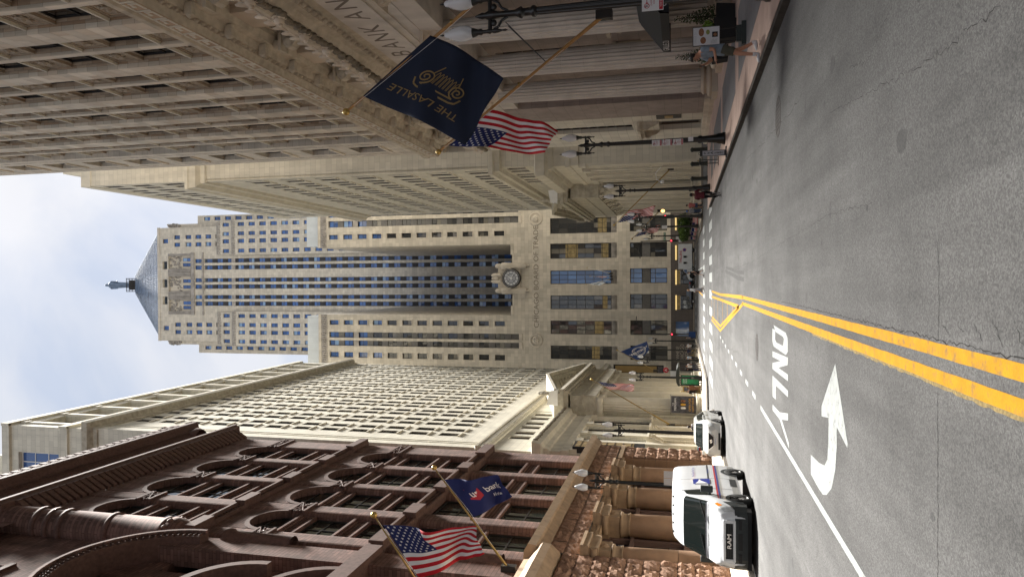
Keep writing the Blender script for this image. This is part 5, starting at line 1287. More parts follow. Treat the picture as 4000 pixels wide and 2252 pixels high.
wing(-26, -6.9, [(-9.2, -8.15), (-16.45, -15.25)], [(-12.05, -10.8), (-13.85, -12.65), (-19.1, -17.85), (-21.2, -19.9)], -6.9, -1)
wing(8.0, 24, [(9.82, 10.87), (17.6, 18.7)], [(12.5, 13.9), (14.7, 16.0)], 8.0, 1)
# tower shaft
ty = 53.0
cs = [(-6.85, -5.5), (-4.7, -3.42), (-1.4, -.08), (.72, 1.98), (4.7, 6.05), (6.85, 8.15)]
mb = MB(); mb.wall(-9.2, 9.8, 37, 155.4, [(a, b, 37.5, 151.3) for a, b in cs] + [(a, b, 152.0, 154.7) for a, b in cs], .6, ty); mb.build('tower_wall', 'trade_stone', tr)
TR_ = [90.03 + 3.78 * k for k in range(-14, 17)]
tw_me = win_mesh(1.32, 2.05, 'frame_dark', 'glass_tower', .06, 1, 2)
tsp = MB().box(0, 1.32, 0, .22, 0, 1.73).box(.3, 1.02, -.05, 0, .48, 1.28).box(.5, .82, -.08, -.05, .3, 1.45).mesh('spandrel', ['spandrel_dark'])
for a, b in cs:
    sx = (b - a) / 1.32
    for t_ in TR_:
        if t_ > 151.4 or t_ < 40: continue
        inst('window', tw_me, tr, (a, ty + .5, t_ - 2.05), (0, 0, 0), (sx, 1, 1))
    for t_ in TR_:
        if 41 < t_ < 152: inst('spandrel', tsp, tr, (a, ty + .38, t_ - 3.78), (0, 0, 0), (sx, 1, 1))
    MB().box(a, b, ty + .1, ty + .37, 140.0, 141.3).build('carved_panel', 'trade_dark', tr)
    inst('window', win_mesh(1.32, 2.7, 'frame_dark', 'glass_tower', .06, 1, 2), tr, (a, ty + .5, 152.0), (0, 0, 0), (sx, 1, 1))
# side masses: stepped
def mass(name, x0, x1, y0, z0, z1, wins, mat='trade_stone', back=84, glass='glass_tower'):
    mb = MB(); mb.wall(x0, x1, z0, z1, wins, .45, y0)
    mb.quad((x0, y0, z0), (x0, y0, z1), (x0, back, z1), (x0, back, z0)); mb.quad((x1, y0, z1), (x1, y0, z0), (x1, back, z0), (x1, back, z1)); mb.quad((x0, y0, z1), (x1, y0, z1), (x1, back, z1), (x0, back, z1))
    mb.build(name, mat, tr)
    for a, b, c, d in wins: inst('window', win_mesh(round(b - a, 2), round(d - c, 2), 'frame_dark', glass, .06, 1, 2), tr, (a, y0 + .38, c))
SR = [130.24 - 3.83 * k for k in range(0, 13)]
SR2 = [139.2 - 3.83 * k for k in range(0, 2)]
for sgn, c0 in ((-1, [(-10.55, -9.35), (-13.4, -12.15), (-15.75, -14.5), (-18.6, -17.4)]), (1, [(9.9, 11.1), (12.9, 14.2), (15.3, 16.5), (18.2, 19.4)])):
    xa, xb = (-19.3, -8.6) if sgn < 0 else (9.2, 20.1)
    mass('side_bay', xa, xb, ty - 1.6, 60, 139.9, [(a, b, t_ - 2.35, t_) for a, b in c0 for t_ in SR + [134.07, 137.9] if t_ > 84])
    mass('side_bay_step', xa + .3, xb - .3, ty - .7, 139.9, 145.8, [(a, b, 141.6, 143.9) for a, b in c0[:4]])
    mb = MB()
    for z, y0, q in ((139.3, ty - 1.6, 0), (145.2, ty - .7, .3)):
        x = xa + q + .2
        while x < xb - q: mb.ball((x, y0, z), .22, .18, .6, 5, 4); x += .5
        mb.box(xa + q, xb - q, y0 - .1, y0 + .3, z + .5, z + .8)
    mb.build('carved_parapet', 'trade_dark', tr)
    u0 = [(12.2, 13.5), (14.6, 15.9)] if sgn > 0 else [(-13.6, -12.3), (-16.0, -14.7)]
    xa, xb = (9.8, 18.4) if sgn > 0 else (-18.2, -9.2)
    mass('shoulder', xa, xb, ty, 60, 167.6, [(a, b, t_ - 2.2, t_) for a, b in u0 for t_ in (162.3, 158.05, 154.35, 150.7, 147.0)] + [((u0[0][0] + u0[1][0]) / 2, (u0[0][0] + u0[1][0]) / 2 + 1.4, 164.6, 166.6)])
    xa, xb = (18.4, 19.6) if sgn > 0 else (-19.4, -18.2)
    mass('stepped_shoulder', xa, xb, ty + 1.2, 60, 165.2, [])
    o0 = (20.55, 21.7) if sgn > 0 else (-20.95, -19.85)
    xa, xb = (19.6, 22.2) if sgn > 0 else (-22.1, -19.4)
    mass('outer_shoulder', xa, xb, ty + 1.8, 60, 154.8, [(o0[0], o0[1], t_ - 2.3, t_) for t_ in [152.5 - 3.83 * k for k in range(16)]])
    mb = MB(); rr = random.Random(6)
    for k in range(30): mb.ball((rr.uniform(-19.5, -18.3) if sgn < 0 else rr.uniform(18.5, 19.7), ty + 1.0, rr.uniform(160.5, 165.4)), .3, .4, .5, 6, 5)
    mb.build('carved_figure', 'trade_dark', tr)
# top loggia with fluted shafts and carved lintels
mb = MB(); mb.wall(-9.2, 9.8, 155.4, 168.2, [(-8.6, -4.9, 156.2, 164.6), (-2.2, 2.6, 156.2, 164.6), (5.1, 9.2, 156.2, 164.6)] + [(-6.4, -3.9, 165.0, 166.8), (-.9, 1.7, 165.0, 166.8), (5.0, 7.5, 165.0, 166.8)], .9, ty); mb.build('top_wall', 'trade_stone', tr)
for x0, x1 in ((-8.6, -4.9), (-2.2, 2.6), (5.1, 9.2)):
    MB().box(x0, x1, ty + .8, ty + 1, 156.2, 164.6).build('loggia_back', 'trade_plain', tr)
    for q in (.22, .62): inst('window', win_mesh(1.1, 3.3, 'frame_dark', 'glass_tower', .06, 1, 2), tr, (x0 + (x1 - x0) * q - .2, ty + .7, 156.3))
    mb = MB(); rr = random.Random(int(x0))
    for k in range(34): mb.ball((rr.uniform(x0, x1), ty + .65, rr.uniform(160.2, 164.3)), .28, .25, .4, 5, 4)
    mb.build('carved_lintel', 'trade_dark', tr)
for x0, x1 in ((-9.6, -8.6), (-4.9, -2.2), (2.6, 5.1), (9.2, 10.0)):
    mb = MB(); k = max(2, int((x1 - x0) / .42))
    for i in range(k): mb.lathe([((x1 - x0) / k * .48, 156.2), ((x1 - x0) / k * .44, 164.6)], (x0 + (i + .5) * (x1 - x0) / k, ty, 0), 8)
    mb.build('fluted_shaft', 'trade_dark', tr)
mb = MB(); rr = random.Random(11); mb.box(-9.8, 10.2, ty - .25, ty, 151.4, 151.9); mb.box(-9.8, 10.2, ty - .3, ty, 154.8, 156.0)
for k in range(90): mb.ball((rr.uniform(-9.5, 10), ty - .1, rr.choice((151.7, 155.4)) + rr.uniform(-.3, .3)), .25, .2, .3, 5, 4)
mb.build('carved_band', 'trade_dark', tr)
for z in (167.7,): MB().box(-18.3, 18.5, ty - .1, ty + .4, z, z + .9).build('eaves', 'trade_plain', tr)
# metal pyramid roof in standing-seam panels
bx0, bx1, by0, by1, bz = -16.9, 16.9, ty + .6, ty + 33.4, 168.6
tx0, tx1, ty0, ty1, tz = -3.0, 3.0, ty + 14.6, ty + 19.4, 190.2
roof = MB().add([(bx0, by0, bz), (bx1, by0, bz), (bx1, by1, bz), (bx0, by1, bz), (tx0, ty0, tz), (tx1, ty0, tz), (tx1, ty1, tz), (tx0, ty1, tz)], [(0, 1, 5, 4), (1, 2, 6, 5), (2, 3, 7, 6), (3, 0, 4, 7), (4, 5, 6, 7), (3, 2, 1, 0)]).build('roof', 'zinc', tr)
mb = MB()
for i in range(41):
    t_ = i / 40; mb.tube((bx0 + (bx1 - bx0) * t_, by0, bz + .05), (tx0 + (tx1 - tx0) * t_, ty0, tz + .05), .09, .05, 4)
for j in range(1, 9):
    t_ = j / 9; mb.tube((bx0 + (tx0 - bx0) * t_, by0 + (ty0 - by0) * t_, bz + (tz - bz) * t_), (bx1 + (tx1 - bx1) * t_, by0 + (ty0 - by0) * t_, bz + (tz - bz) * t_), .06, .06, 4)
mb.build('standing_seams', 'zinc', roof)
# statue on its platform
cx, cy = -.05, ty + 17
mb = MB().box(cx - 2.2, cx + 2.2, cy - 2.2, cy + 2.2, 190.2, 190.6)
for i in range(9):
    for s_ in (-1, 1): mb.tube((cx - 2.2 + i * .55, cy + s_ * 2.2, 190.6), (cx - 2.2 + i * .55, cy + s_ * 2.2, 194.2), .09, n=5)
for z in (191.6, 192.8, 194.0):
    for s_ in (-1, 1): mb.tube((cx - 2.4, cy + s_ * 2.3, z), (cx + 2.4, cy + s_ * 2.3, z), .1, n=5); mb.tube((cx + s_ * 2.3, cy - 2.4, z), (cx + s_ * 2.3, cy + 2.4, z), .1, n=5)
mb.box(cx - 1.6, cx + 1.6, cy - 1.6, cy + 1.6, 190.6, 193.6); mb.build('statue_platform', 'iron', tr)
mb = MB().lathe([(1.15, 193.4), (1.1, 194.5), (.80, 194.9), (.85, 195.6), (.98, 198), (1.1, 200), (1.22, 201.6), (1.3, 202.4), (1.05, 202.9), (.5, 203.1), (.36, 203.3), (.42, 203.7), (.5, 204.2), (.42, 204.8), (.15, 205.2), (.001, 205.25)], (cx, cy, 0), 16)
for k in range(12):
    a = 2 * pi * k / 12; mb.tube((cx + .8 * cos(a), cy + .8 * sin(a), 195), (cx + 1.1 * cos(a), cy + 1.1 * sin(a), 200.8), .09, .09, 5)
for s_ in (-1, 1): mb.tube((cx + s_ * 1.2, cy - .2, 202.3), (cx + s_ * 1.15, cy - .7, 199.2), .3, .22, 8)
mb.build('statue', 'zinc', tr)
# clock with its sculpted figures
cx, cz = .87, 37.05
mb = MB().box(-2.4, 4.15, -.25, .3, 35.2, 39.2); mb.box(-1.3, 3.05, -.3, .3, 39.2, 40.0); mb.box(-.1, 1.85, -.35, .3, 40.0, 40.8)
for s_ in (-1, 1):
    x = cx + s_ * 2.6
    mb.lathe([(.5, 33.9), (.58, 35), (.52, 37.5), (.74, 38.6), (.66, 39.2), (.35, 39.4)], (x, -.2, 0), 12); mb.lathe([(.4, 39.2), (.5, 39.6), (.48, 40.2), (.3, 40.55), (.001, 40.65)], (x, -.25, 0), 12)
    mb.ball((x, -.6, 39.9), .24, .2, .34, 8, 6)
    for k in range(5): mb.tube((x - .4 + k * .2, -.62, 34.2), (x - .34 + k * .17, -.66, 38.2), .10, .08, 6)
    mb.tube((x - s_ * .2, -.6, 38.5), (x - s_ * .7, -.7, 37.0), .2, .15, 8); mb.tube((x, -.3, 33.2), (x + s_ * .15, -.35, 35), .15, .35, 8)
for s_ in (-1, 1): mb.lathe([(.4, 39.3), (.5, 40.2), (.36, 41.2), (.15, 41.5)], (cx + s_ * .62, -.2, 0), 10)
mb.ball((cx, -.4, 41.0), .28, .28, .42, 8, 6); mb.ball((cx, -.5, 40.3), .4, .3, .6, 8, 6)
mb.build('clock_sculpture', 'trade_plain', tr)
ck = MB().lathe([(1.98, 0), (1.98, -.85), (1.9, -.92), (1.55, -.92), (1.5, -.85)], (cx, 0, cz), 40, axis='y').build('clock', 'frame_dark', tr)
MB().lathe([(1.55, -.84), (.001, -.84)], (cx, 0, cz), 40, axis='y').build('clock_face', 'sign_grey', ck)
mb = MB()
for k in range(12):
    a = 2 * pi * k / 12; u = Vector((sin(a), 0, cos(a))); p0 = Vector((cx, -.88, cz)) + u * 1.08; p1 = Vector((cx, -.88, cz)) + u * 1.48; mb.tube(p0, p1, .08, .11, 4)
mb.build('hour_marks', 'sign_white', ck)
mb = MB()
for k in range(60):
    a = 2 * pi * k / 60; mb.ball((cx + 1.73 * sin(a), -.93, cz + 1.73 * cos(a)), .05, .02, .05, 4, 3)
mb.build('minute_marks', 'sign_white', ck)
mb = MB().lathe([(.98, -.87), (.90, -.87)], (cx, 0, cz), 32, axis='y')
for k in range(4):
    a = pi / 4 + pi / 2 * k; mb.tube((cx + .1 * sin(a), -.87, cz + .1 * cos(a)), (cx + .95 * sin(a), -.87, cz + .95 * cos(a)), .04, n=4)
mb.build('dial_ring', 'frame_dark', ck)
for nm, ang, ln, wd in (('minute_hand', 117.6, 1.5, .09), ('hour_hand', 34.7, 1.1, .13)):
    a = radians(ang); mb = MB().tube((cx - .25 * sin(a), -.93, cz - .25 * cos(a)), (cx + ln * sin(a), -.93, cz + ln * cos(a)), wd, wd * .45, 5); mb.build(nm, 'sign_white', ck)
# small flags over the central window
for i, (dx, lean) in enumerate(((-1.0, -.5), (1.0, .05), (2.6, .6))):
    pass

# ================================================================== distant filler block behind the cream bank
bgx = thing('distant_office_block', 'plain pale office block showing behind the cream bank at far left', 'building', (-51, 95, 0))
MB().box(-22, 22, 0, 30, 0, 112).build('wall', 'cream_stone', bgx)
MB().box(-23, 23, -1, 31, 109.5, 112.5).build('cornice', 'cream_plain', bgx)
for j in range(6):
    for i in range(12): inst('window', win_mesh(1.6, 2.2, 'frame_dark', 'glass_cream', .1, 2, 1), bgx, (-20 + i * 3.4, -.03, 88 + j * 3.6))
# ------------------------------------------------------------------ street lamps
def make_lamp(loc, label, green=False):
    t_ = thing('street_lamp', label, 'street lamp', loc, 0, 'twin-globe street lamps along the kerbs')
    mt = 'lamp_black'
    MB().lathe([(.30, 0), (.30, .10), (.26, .16), (.26, .30), (.21, .42), (.17, .8), (.155, 1.05), (.19, 1.12), (.19, 1.22), (.15, 1.28)], n=16, capb=True).build('base', mt, t_)
    mb = MB(); fluted(mb, 0, 0, .135, .095, 1.26, 5.55, 12, .10); mb.build('pole', mt, t_)
    MB().lathe([(.10, 5.5), (.14, 5.55), (.14, 5.62), (.10, 5.66), (.10, 5.85), (.15, 5.9), (.12, 5.98), (.085, 6.05), (.075, 6.45), (.11, 6.6), (.12, 6.75), (.07, 6.85), (.085, 6.92), (.05, 7.02), (.01, 7.12)], n=14).build('collar', mt, t_)
    mb = MB(); mb.tube((-.42, 0, 6.72), (.42, 0, 6.72), .055, n=8)
    for s_ in (-1, 1):
        pts = [(s_ * .08, 0, 6.25), (s_ * .16, 0, 6.42), (s_ * .30, 0, 6.5), (s_ * .36, 0, 6.62)]; mb.path(pts, .035, 6); mb.ball((s_ * .2, 0, 6.62), .09, .05, .08, 8, 6)
    mb.build('cross_arm', mt, t_)
    for s_ in (-1, 1):
        c = (s_ * .40, 0, 0)
        MB().lathe([(.005, 6.26), (.035, 6.32), (.02, 6.4), (.05, 6.5), (.065, 6.6), (.04, 6.68), (.075, 6.72), (.05, 6.8), (.05, 6.9), (.085, 6.95), (.07, 7.02), (.11, 7.12), (.125, 7.18)], c, 12).build('globe_holder', mt, t_)
        g = MB().lathe([(.11, 7.17), (.16, 7.24), (.19, 7.36), (.20, 7.48), (.18, 7.6), (.155, 7.66), (.16, 7.69), (.12, 7.74), (.125, 7.77), (.085, 7.82), (.075, 7.90), (.03, 7.93)], c, 20).build('globe', 'globe_glass', t_)
        MB().lathe([(.03, 7.92), (.022, 7.95), (.03, 7.98), (.005, 8.06)], c, 8).build('finial', mt, g); MB().lathe([(.04, 7.2), (.05, 7.3), (.05, 7.45), (.01, 7.55)], c, 8).build('bulb', 'sign_white', g)
    return t_
LR = [((6.75, 17.4), 'nearest twin-globe lamp at the right edge of the picture, with one parking sign'),
      ((6.85, 35.6), 'black twin-globe lamp with three red and white parking signs beside the valet board'),
      ((7.0, 55.3), 'black twin-globe lamp on the right kerb just before the side street'),
      ((7.05, 79.5), 'twin-globe lamp in front of the right portico, beside the large hanging flag'),
      ((7.1, 94.5), 'twin-globe lamp standing among the right-hand shrubs, carrying a white sign'),
      ((7.0, 112), 'farthest twin-globe lamp on the right, behind the shrubs')]
LL = [((-11.0, 39.2), 'twin-globe lamp rising behind the white postal van'),
      ((-11.1, 53.4), 'twin-globe lamp rising behind the white car on the left'),
      ((-10.6, 80.3), 'twin-globe lamp beside the bus shelter on the left pavement'),
      ((-10.4, 95.9), 'twin-globe lamp left of the navy bank flag on the left pavement'),
      ((-10.6, 112.6), 'twin-globe lamp seen in front of the navy bank flag by the bicycles'),
      ((-10.3, 125.7), 'farthest twin-globe lamp on the left, near the traffic signal')]
lamps = []
l0 = None
for (x, y), lb in LR + LL:
    if l0 is None: l0 = make_lamp((x, y, .15), lb); lamps.append(l0)
    else: lamps.append(dup(l0, (x, y, .15), None, lb))
# parking signs fixed to the lamps
def no_park(name_loc, rotz, w, h, label, lines, arrow='left'):
    s_ = thing('parking_sign', label, 'sign', name_loc, rotz, 'parking signs on the lamp posts')
    MB().box(-w / 2, w / 2, -.008, .008, -h / 2, h / 2).build('plate', 'sign_white', s_)
    MB().box(-w / 2 + .012, w / 2 - .012, -.0095, -.008, -h / 2 + .012, -h / 2 + h * .2).build('red_panel', 'sign_red', s_)
    letters('sign_lettering', 'TOW ZONE', h * .13, 'sign_white', s_, lambda x, y, z: (x, -.011, -h / 2 + h * .11 + y), sx=.75)
    r = h * .13; c = (-w * .2, h * .27)
    MB().lathe([(r, 0), (r * .78, 0)], (c[0], -.0095, c[1]), 20, axis='y').build('prohibition_ring', 'sign_red', s_)
    letters('sign_lettering', 'P', h * .22, 'sign_black', s_, lambda x, y, z: (c[0] + x, -.0092, c[1] + y)); MB().tube((c[0] - r * .6, -.011, c[1] + r * .6), (c[0] + r * .6, -.011, c[1] - r * .6), r * .09, n=4).build('slash', 'sign_red', s_)
    a0, a1 = (w * .0, w * .38); yy = h * .27
    d = 1 if arrow == 'right' else -1
    mb = MB().box(a0, a1, -.0105, -.009, yy - .008, yy + .008); tipx = a1 if d > 0 else a0
    mb.add([(tipx, -.01, yy - .03), (tipx + d * .05, -.01, yy), (tipx, -.01, yy + .03)], [(0, 1, 2)]); mb.build('arrow', 'sign_red', s_)
    for i, tx in enumerate(lines): letters('sign_lettering', tx, h * .11, 'sign_red', s_, lambda x, y, z: (x, -.0105, h * .06 - i * h * .13 + y), sx=.75)
    return s_
no_park((6.60, 17.18, 2.82), radians(8), .42, .50, 'red and white loading zone sign on the nearest right lamp post', ['LOADING', 'ZONE'])
for i, (z, ar, ln, lb) in enumerate(((3.36, 'left', ['NO PARKING', 'LOADING'], 'topmost of three parking signs beside the valet board'), (2.86, 'right', ['LOADING', 'ZONE'], 'middle of three parking signs beside the valet board'), (2.35, 'left', ['VALET', 'LOADING', 'ZONE'], 'lowest of three parking signs beside the valet board'))):
    no_park((6.74, 35.38, z), radians(4), .30, .47, lb, ln, ar)
tag(MB().box(6.75, 6.96, 35.40, 35.415, 1.64, 1.88).build('paper_notice', 'sign_white'), 'white paper notice taped to the lamp post beside the valet board', 'notice')
tag(MB().box(6.85, 7.25, 94.3, 94.33, 4.1, 4.8).build('white_sign', 'sign_white'), 'white sign on the lamp post among the shrubs', 'sign')
tag(MB().box(-10.95, -10.6, 38.98, 39.01, 2.5, 3.2).box(-10.56, -10.2, 38.98, 39.01, 2.5, 3.2).build('sign_back', 'sign_grey'), 'grey back of a double sign on the lamp post behind the van', 'sign')
# ------------------------------------------------------------------ valet board and stand, bollards, menu board, planters
v = thing('valet_board', 'grey pavement board reading VALET by the right kerb', 'sign', (5.99, 34.6, .15))
MB().box(-.27, .27, -.14, .14, 0, .05).build('foot', 'lamp_black', v)
MB().box(-.13, .13, -.05, .05, .05, 1.2).build('frame', 'lamp_black', v); MB().box(-.11, .11, -.056, -.05, .1, 1.08).build('face', 'sign_grey', v)
for i, ch in enumerate('VALET'): letters('lettering', ch, .16, 'sign_black', v, lambda x, y, z: (x, -.06, .80 - i * .145 + y), bold=.003)
mb = MB(); mb.ball((-.03, -.06, 1.02), .016, .003, .016, 6, 4); mb.box(-.04, -.02, -.06, -.056, .92, 1.0); mb.box(.015, .03, -.06, -.056, .95, 1.04); mb.box(-.02, .06, -.06, -.056, .98, .99); mb.build('pictogram', 'sign_black', v)
MB().tube((-.04, 0, 1.26), (.04, 0, 1.26), .012, n=6).tube((-.05, 0, 1.18), (-.04, 0, 1.26), .012, n=6).tube((.05, 0, 1.18), (.04, 0, 1.26), .012, n=6).build('handle', 'lamp_black', v)
v = thing('valet_stand', 'small black key stand on thin legs behind the valet board', 'stand', (6.85, 42.3, .15))
MB().box(-.2, .2, -.12, .12, .98, 1.06).build('top', 'lamp_black', v)
for s_ in (-.1, .1): MB().tube((s_, 0, 0), (s_, 0, 1), .022, n=6).build('leg', 'lamp_black', v)
MB().box(-.25, .25, -.15, .15, 0, .03).build('foot', 'lamp_black', v); MB().ball((.08, 0, 1.12), .05, .05, .05, 8, 6).build('bell', 'brass', v)
bo = MB().lathe([(.26, 0), (.26, .08), (.2, .12), (.17, .2), (.17, 1.15), (.2, 1.2), (.2, 1.28), (.12, 1.36), (.001, 1.4)], n=16)
bme = bo.mesh('bollard', ['lamp_green'])
for x, y, lb in ((9.6, 60.2, 'dark green bollard behind the lamp with three signs'), (10.8, 60.4, 'dark green bollard nearest the building corner on the right'), (8.4, 60.3, 'dark green bollard beside the valet key stand'), (10.0, 80.2, 'dark green bollard across the side street, right of the lamp'), (8.2, 80.4, 'dark green bollard next to the person in the patterned pink shirt')):
    tag(inst('bollard', bme, None, (x, y, .13)), lb, 'bollard', 'dark green bollards at the street corner')
mn = thing('menu_board', 'framed restaurant menu poster on a low dark stand behind the walking man', 'menu board', (7.95, 24.0, .15), radians(-6))
fr_ = MB().box(-.30, .30, -.03, .03, .80, 1.66).build('frame', 'sign_black', mn); MB().quad((-.28, -.035, .82), (.28, -.035, .82), (.28, -.035, 1.64), (-.28, -.035, 1.64)).build('poster', 'menu_paper', mn)
for (a, b, c, d, m_) in ((-.24, -.02, 1.24, 1.42, 'menu_food'), (.0, .26, 1.30, 1.47, 'menu_food'), (.04, .20, 1.12, 1.24, 'menu_lime'), (-.05, .12, .87, 1.05, 'sign_black'), (-.02, .08, .90, 1.01, 'menu_food')):
    k = .002 if m_ != 'menu_food' or d > 1.02 else .004
    mb = MB().lathe([(.001, 0), (.5, 0)], (0, 0, 0), 16, axis='y') if m_ in ('menu_food', 'menu_lime') else MB().quad((-.5, 0, -.5), (.5, 0, -.5), (.5, 0, .5), (-.5, 0, .5))
    o = mb.build('poster_picture', m_, mn); o.location = ((a + b) / 2, -.036 - k, (c + d) / 2); o.scale = (b - a, 1, d - c)
letters('poster_title', 'GRILLE 21', .09, 'sign_grey', mn, lambda x, y, z: (-.05 + x, -.037, 1.57 + y))
for k in range(6): MB().box(-.25, -.10 - .02 * (k % 3), -.0375, -.036, .90 + k * .035, .905 + k * .035).build('poster_line', 'sign_black', mn)
for s_ in (-.2, .2): MB().tube((s_, 0, .3), (s_, 0, .82), .02, n=6).build('leg', 'sign_black', mn)
MB().box(-.36, .36, -.16, .16, 0, .14).box(-.25, .25, -.1, .1, .14, .3).build('stand', 'lamp_green', mn)
def leafy(mb, c, rx, ry, rz, n_, size, seed=1, m_=0, cone=False):
    r_ = random.Random(seed)
    for i in range(n_):
        while True:
            p = Vector((r_.uniform(-1, 1), r_.uniform(-1, 1), r_.uniform(-1, 1)))
            if cone:
                if sqrt(p.x ** 2 + p.y ** 2) < (1 - p.z) / 2 + .06: break
            elif .35 < p.length < 1.0 + .25 * mnoise.noise(p * 2.3 + Vector((seed, 0, 0))): break
        q = Vector((c[0] + p.x * rx, c[1] + p.y * ry, c[2] + p.z * rz)); e = Euler((r_.uniform(-1.2, 1.2), r_.uniform(-1.2, 1.2), r_.uniform(0, 6.28))).to_matrix(); s = size * r_.uniform(.6, 1.3)
        mb.add([tuple(q + e @ Vector(v_) * s) for v_ in ((-.5, 0, 0), (0, -.28, .06), (.5, 0, 0), (0, .28, .06))], [(0, 1, 2, 3)], m_)
def conifer(x, y, lb, h=1.5):
    t_ = thing('potted_conifer', lb, 'plant', (x, y, .15), 0, 'clipped conifers by the restaurant door')
    MB().hexa([(-.3, -.3, 0), (.3, -.3, 0), (.3, .3, 0), (-.3, .3, 0)], [(-.36, -.36, .7), (.36, -.36, .7), (.36, .36, .7), (-.36, .36, .7)]).build('planter', 'canvas_black', t_)
    MB().tube((0, 0, .6), (0, 0, .6 + h), .04, .015, 6).build('trunk', 'bark', t_)
    mb = MB(); leafy(mb, (0, 0, .85 + h / 2), .42, .42, h / 2 + .1, 900, .09, 3, 0, True); mb.build('crown', 'foliage_dark', t_)
    return t_
conifer(10.35, 28.9, 'small clipped conifer in a black planter beneath the black canopy'); conifer(10.2, 33.3, 'small clipped conifer just behind the walking man')
fp = thing('flower_planter', 'bright green and red flowering plant in a black planter beneath the canopy', 'plant', (9.55, 28.4, .15))
MB().hexa([(-.35, -.35, 0), (.35, -.35, 0), (.35, .35, 0), (-.35, .35, 0)], [(-.42, -.42, .8), (.42, -.42, .8), (.42, .42, .8), (-.42, .42, .8)]).build('planter', 'canvas_black', fp)
MB().tube((0, 0, .7), (0, 0, 1.0), .03, .02, 6).build('stem', 'foliage_dark', fp)
mb = MB(); leafy(mb, (0, 0, 1.02), .45, .4, .25, 420, .13, 7); mb.build('leaves', 'foliage_bright', fp)
mb = MB(); leafy(mb, (-.15, 0, 1.0), .4, .35, .2, 70, .08, 8); mb.build('flowers', 'flower_red', fp)
# ------------------------------------------------------------------ shrubs in planters dressed with flag bunting (far right pavement)
for i, (x, y, lb) in enumerate(((7.75, 95.6, 'bushy shrub in the nearest bunting-wrapped planter on the far right pavement'), (7.6, 102.0, 'bushy shrub in the second bunting-wrapped planter on the far right pavement'), (7.55, 109.5, 'bushy shrub in the third bunting-wrapped planter on the far right pavement'), (7.5, 119.0, 'bushy shrub in the farthest bunting-wrapped planter, by the red traffic light'))):
    t_ = thing('street_shrub', lb, 'shrub', (x, y, .15), 0, 'shrubs in planters along the right pavement')
    for k in range(3):
        a = 2.1 * k; MB().tube((.1 * cos(a), .1 * sin(a), .5), (.35 * cos(a), .35 * sin(a), 1.7), .05, .02, 6).build('trunk', 'bark', t_)
    mb = MB(); leafy(mb, (0, 0, 1.85), 1.15, 1.3, .85, 1500, .2, 20 + i); mb.build('crown', 'foliage', t_)
    mb = MB(); leafy(mb, (-.3, -.5, 2.1), .8, .7, .5, 260, .18, 40 + i); mb.build('crown_tips', 'foliage_bright', t_)
    pt = thing('planter', 'concrete planter wrapped in striped bunting, ' + ('nearest', 'second', 'third', 'farthest')[i] + ' of the right-hand row', 'planter', (x, y, .15), 0, 'bunting-wrapped planters')
    MB().box(-.75, .75, -1.0, 1.0, 0, .75).build('box', 'concrete', pt)
    for k in range(7): MB().box(-.78, .5, -1.03, -1.005, .12 + k * .085, .2 + k * .085).build('bunting_stripe', 'flag_red' if k % 2 == 0 else 'flag_white', pt)
    MB().box(-.785, -.2, -1.04, -1.03, .46, .8).build('bunting_field', 'flag_blue', pt)
fe = thing('barrier_rail', 'low dark metal railing along the far right kerb before the shrubs', 'railing', (8.3, 86, .15))
MB().tube((0, -4, 1.0), (0, 4, 1.0), .03, n=6).build('top_rail', 'lamp_black', fe)
for k in range(21): MB().tube((0, -4 + k * .4, 0), (0, -4 + k * .4, 1.0), .018, n=5).build('baluster', 'lamp_black', fe)

# ------------------------------------------------------------------ flags and their poles
def pole(base, tip, r, mat, label, ball=.13, brace=None):
    t_ = thing('flagpole', label, 'flagpole', base)
    b = Vector((0, 0, 0)); e = Vector(tip) - Vector(base)
    MB().tube(b, e, r, r * .55, 10).build('pole', mat, t_)
    MB().ball(tuple(e + e.normalized() * ball), ball, ball, ball, 12, 8).build('finial', 'gold', t_)
    MB().box(-.18, .18, -.18, .18, -.35, .35).build('bracket', 'frame_dark', t_)
    MB().tube(e * .5 + Vector((0, 0, 0)), e * .5 + Vector((0, 0, r * 1.1)), r * 1.3, r * 1.3, 8).build('collar', 'brass', t_)
    if brace:
        mb = MB(); [mb.tube(e * .34, Vector(brace) - Vector(base) + Vector((0, s_, 0)), .02, n=5) for s_ in (-.25, .25)]; mb.build('stay', 'frame_dark', t_)
    mb = MB(); mb.path([tuple(e * .98 + Vector((0, -.05, -.05))), tuple(e * .6 + Vector((0, -.1, -.22))), tuple(e * .25 + Vector((0, -.08, -.1)))], .008, 4); mb.build('halyard', 'sign_white', t_)
    return t_
class Flag:
    def __init__(s, A, B, Cc, D, Y, amp, seed, waves=1.6):
        s.c = [Vector((p[0], Y, p[1])) for p in (A, B, Cc, D)]; s.amp = amp; s.ph = seed; s.w = waves
    def P(s, u, v, off=0.0):
        A, B, Cc, D = s.c
        p = (A * (1 - v) + B * v) * (1 - u) + (D * (1 - v) + Cc * v) * u
        ln = ((D - A).length + (Cc - B).length) / 2
        env = min(1, u * 2.2)
        t_ = 2 * pi * (s.w * u + .55 * v) + s.ph
        p = p + Vector((0, s.amp * env * sin(t_) + .35 * s.amp * env * sin(2.3 * t_ + 3 * v), 0))
        p = p + (A - B).normalized() * (.18 * s.amp * env * sin(t_ * .8 + 1)) + Vector((0, 0, -.06 * ln * sin(pi * u) * (.3 + v)))
        # drag inwards where the cloth folds
        p = p + Vector((0, -off, 0))
        return p
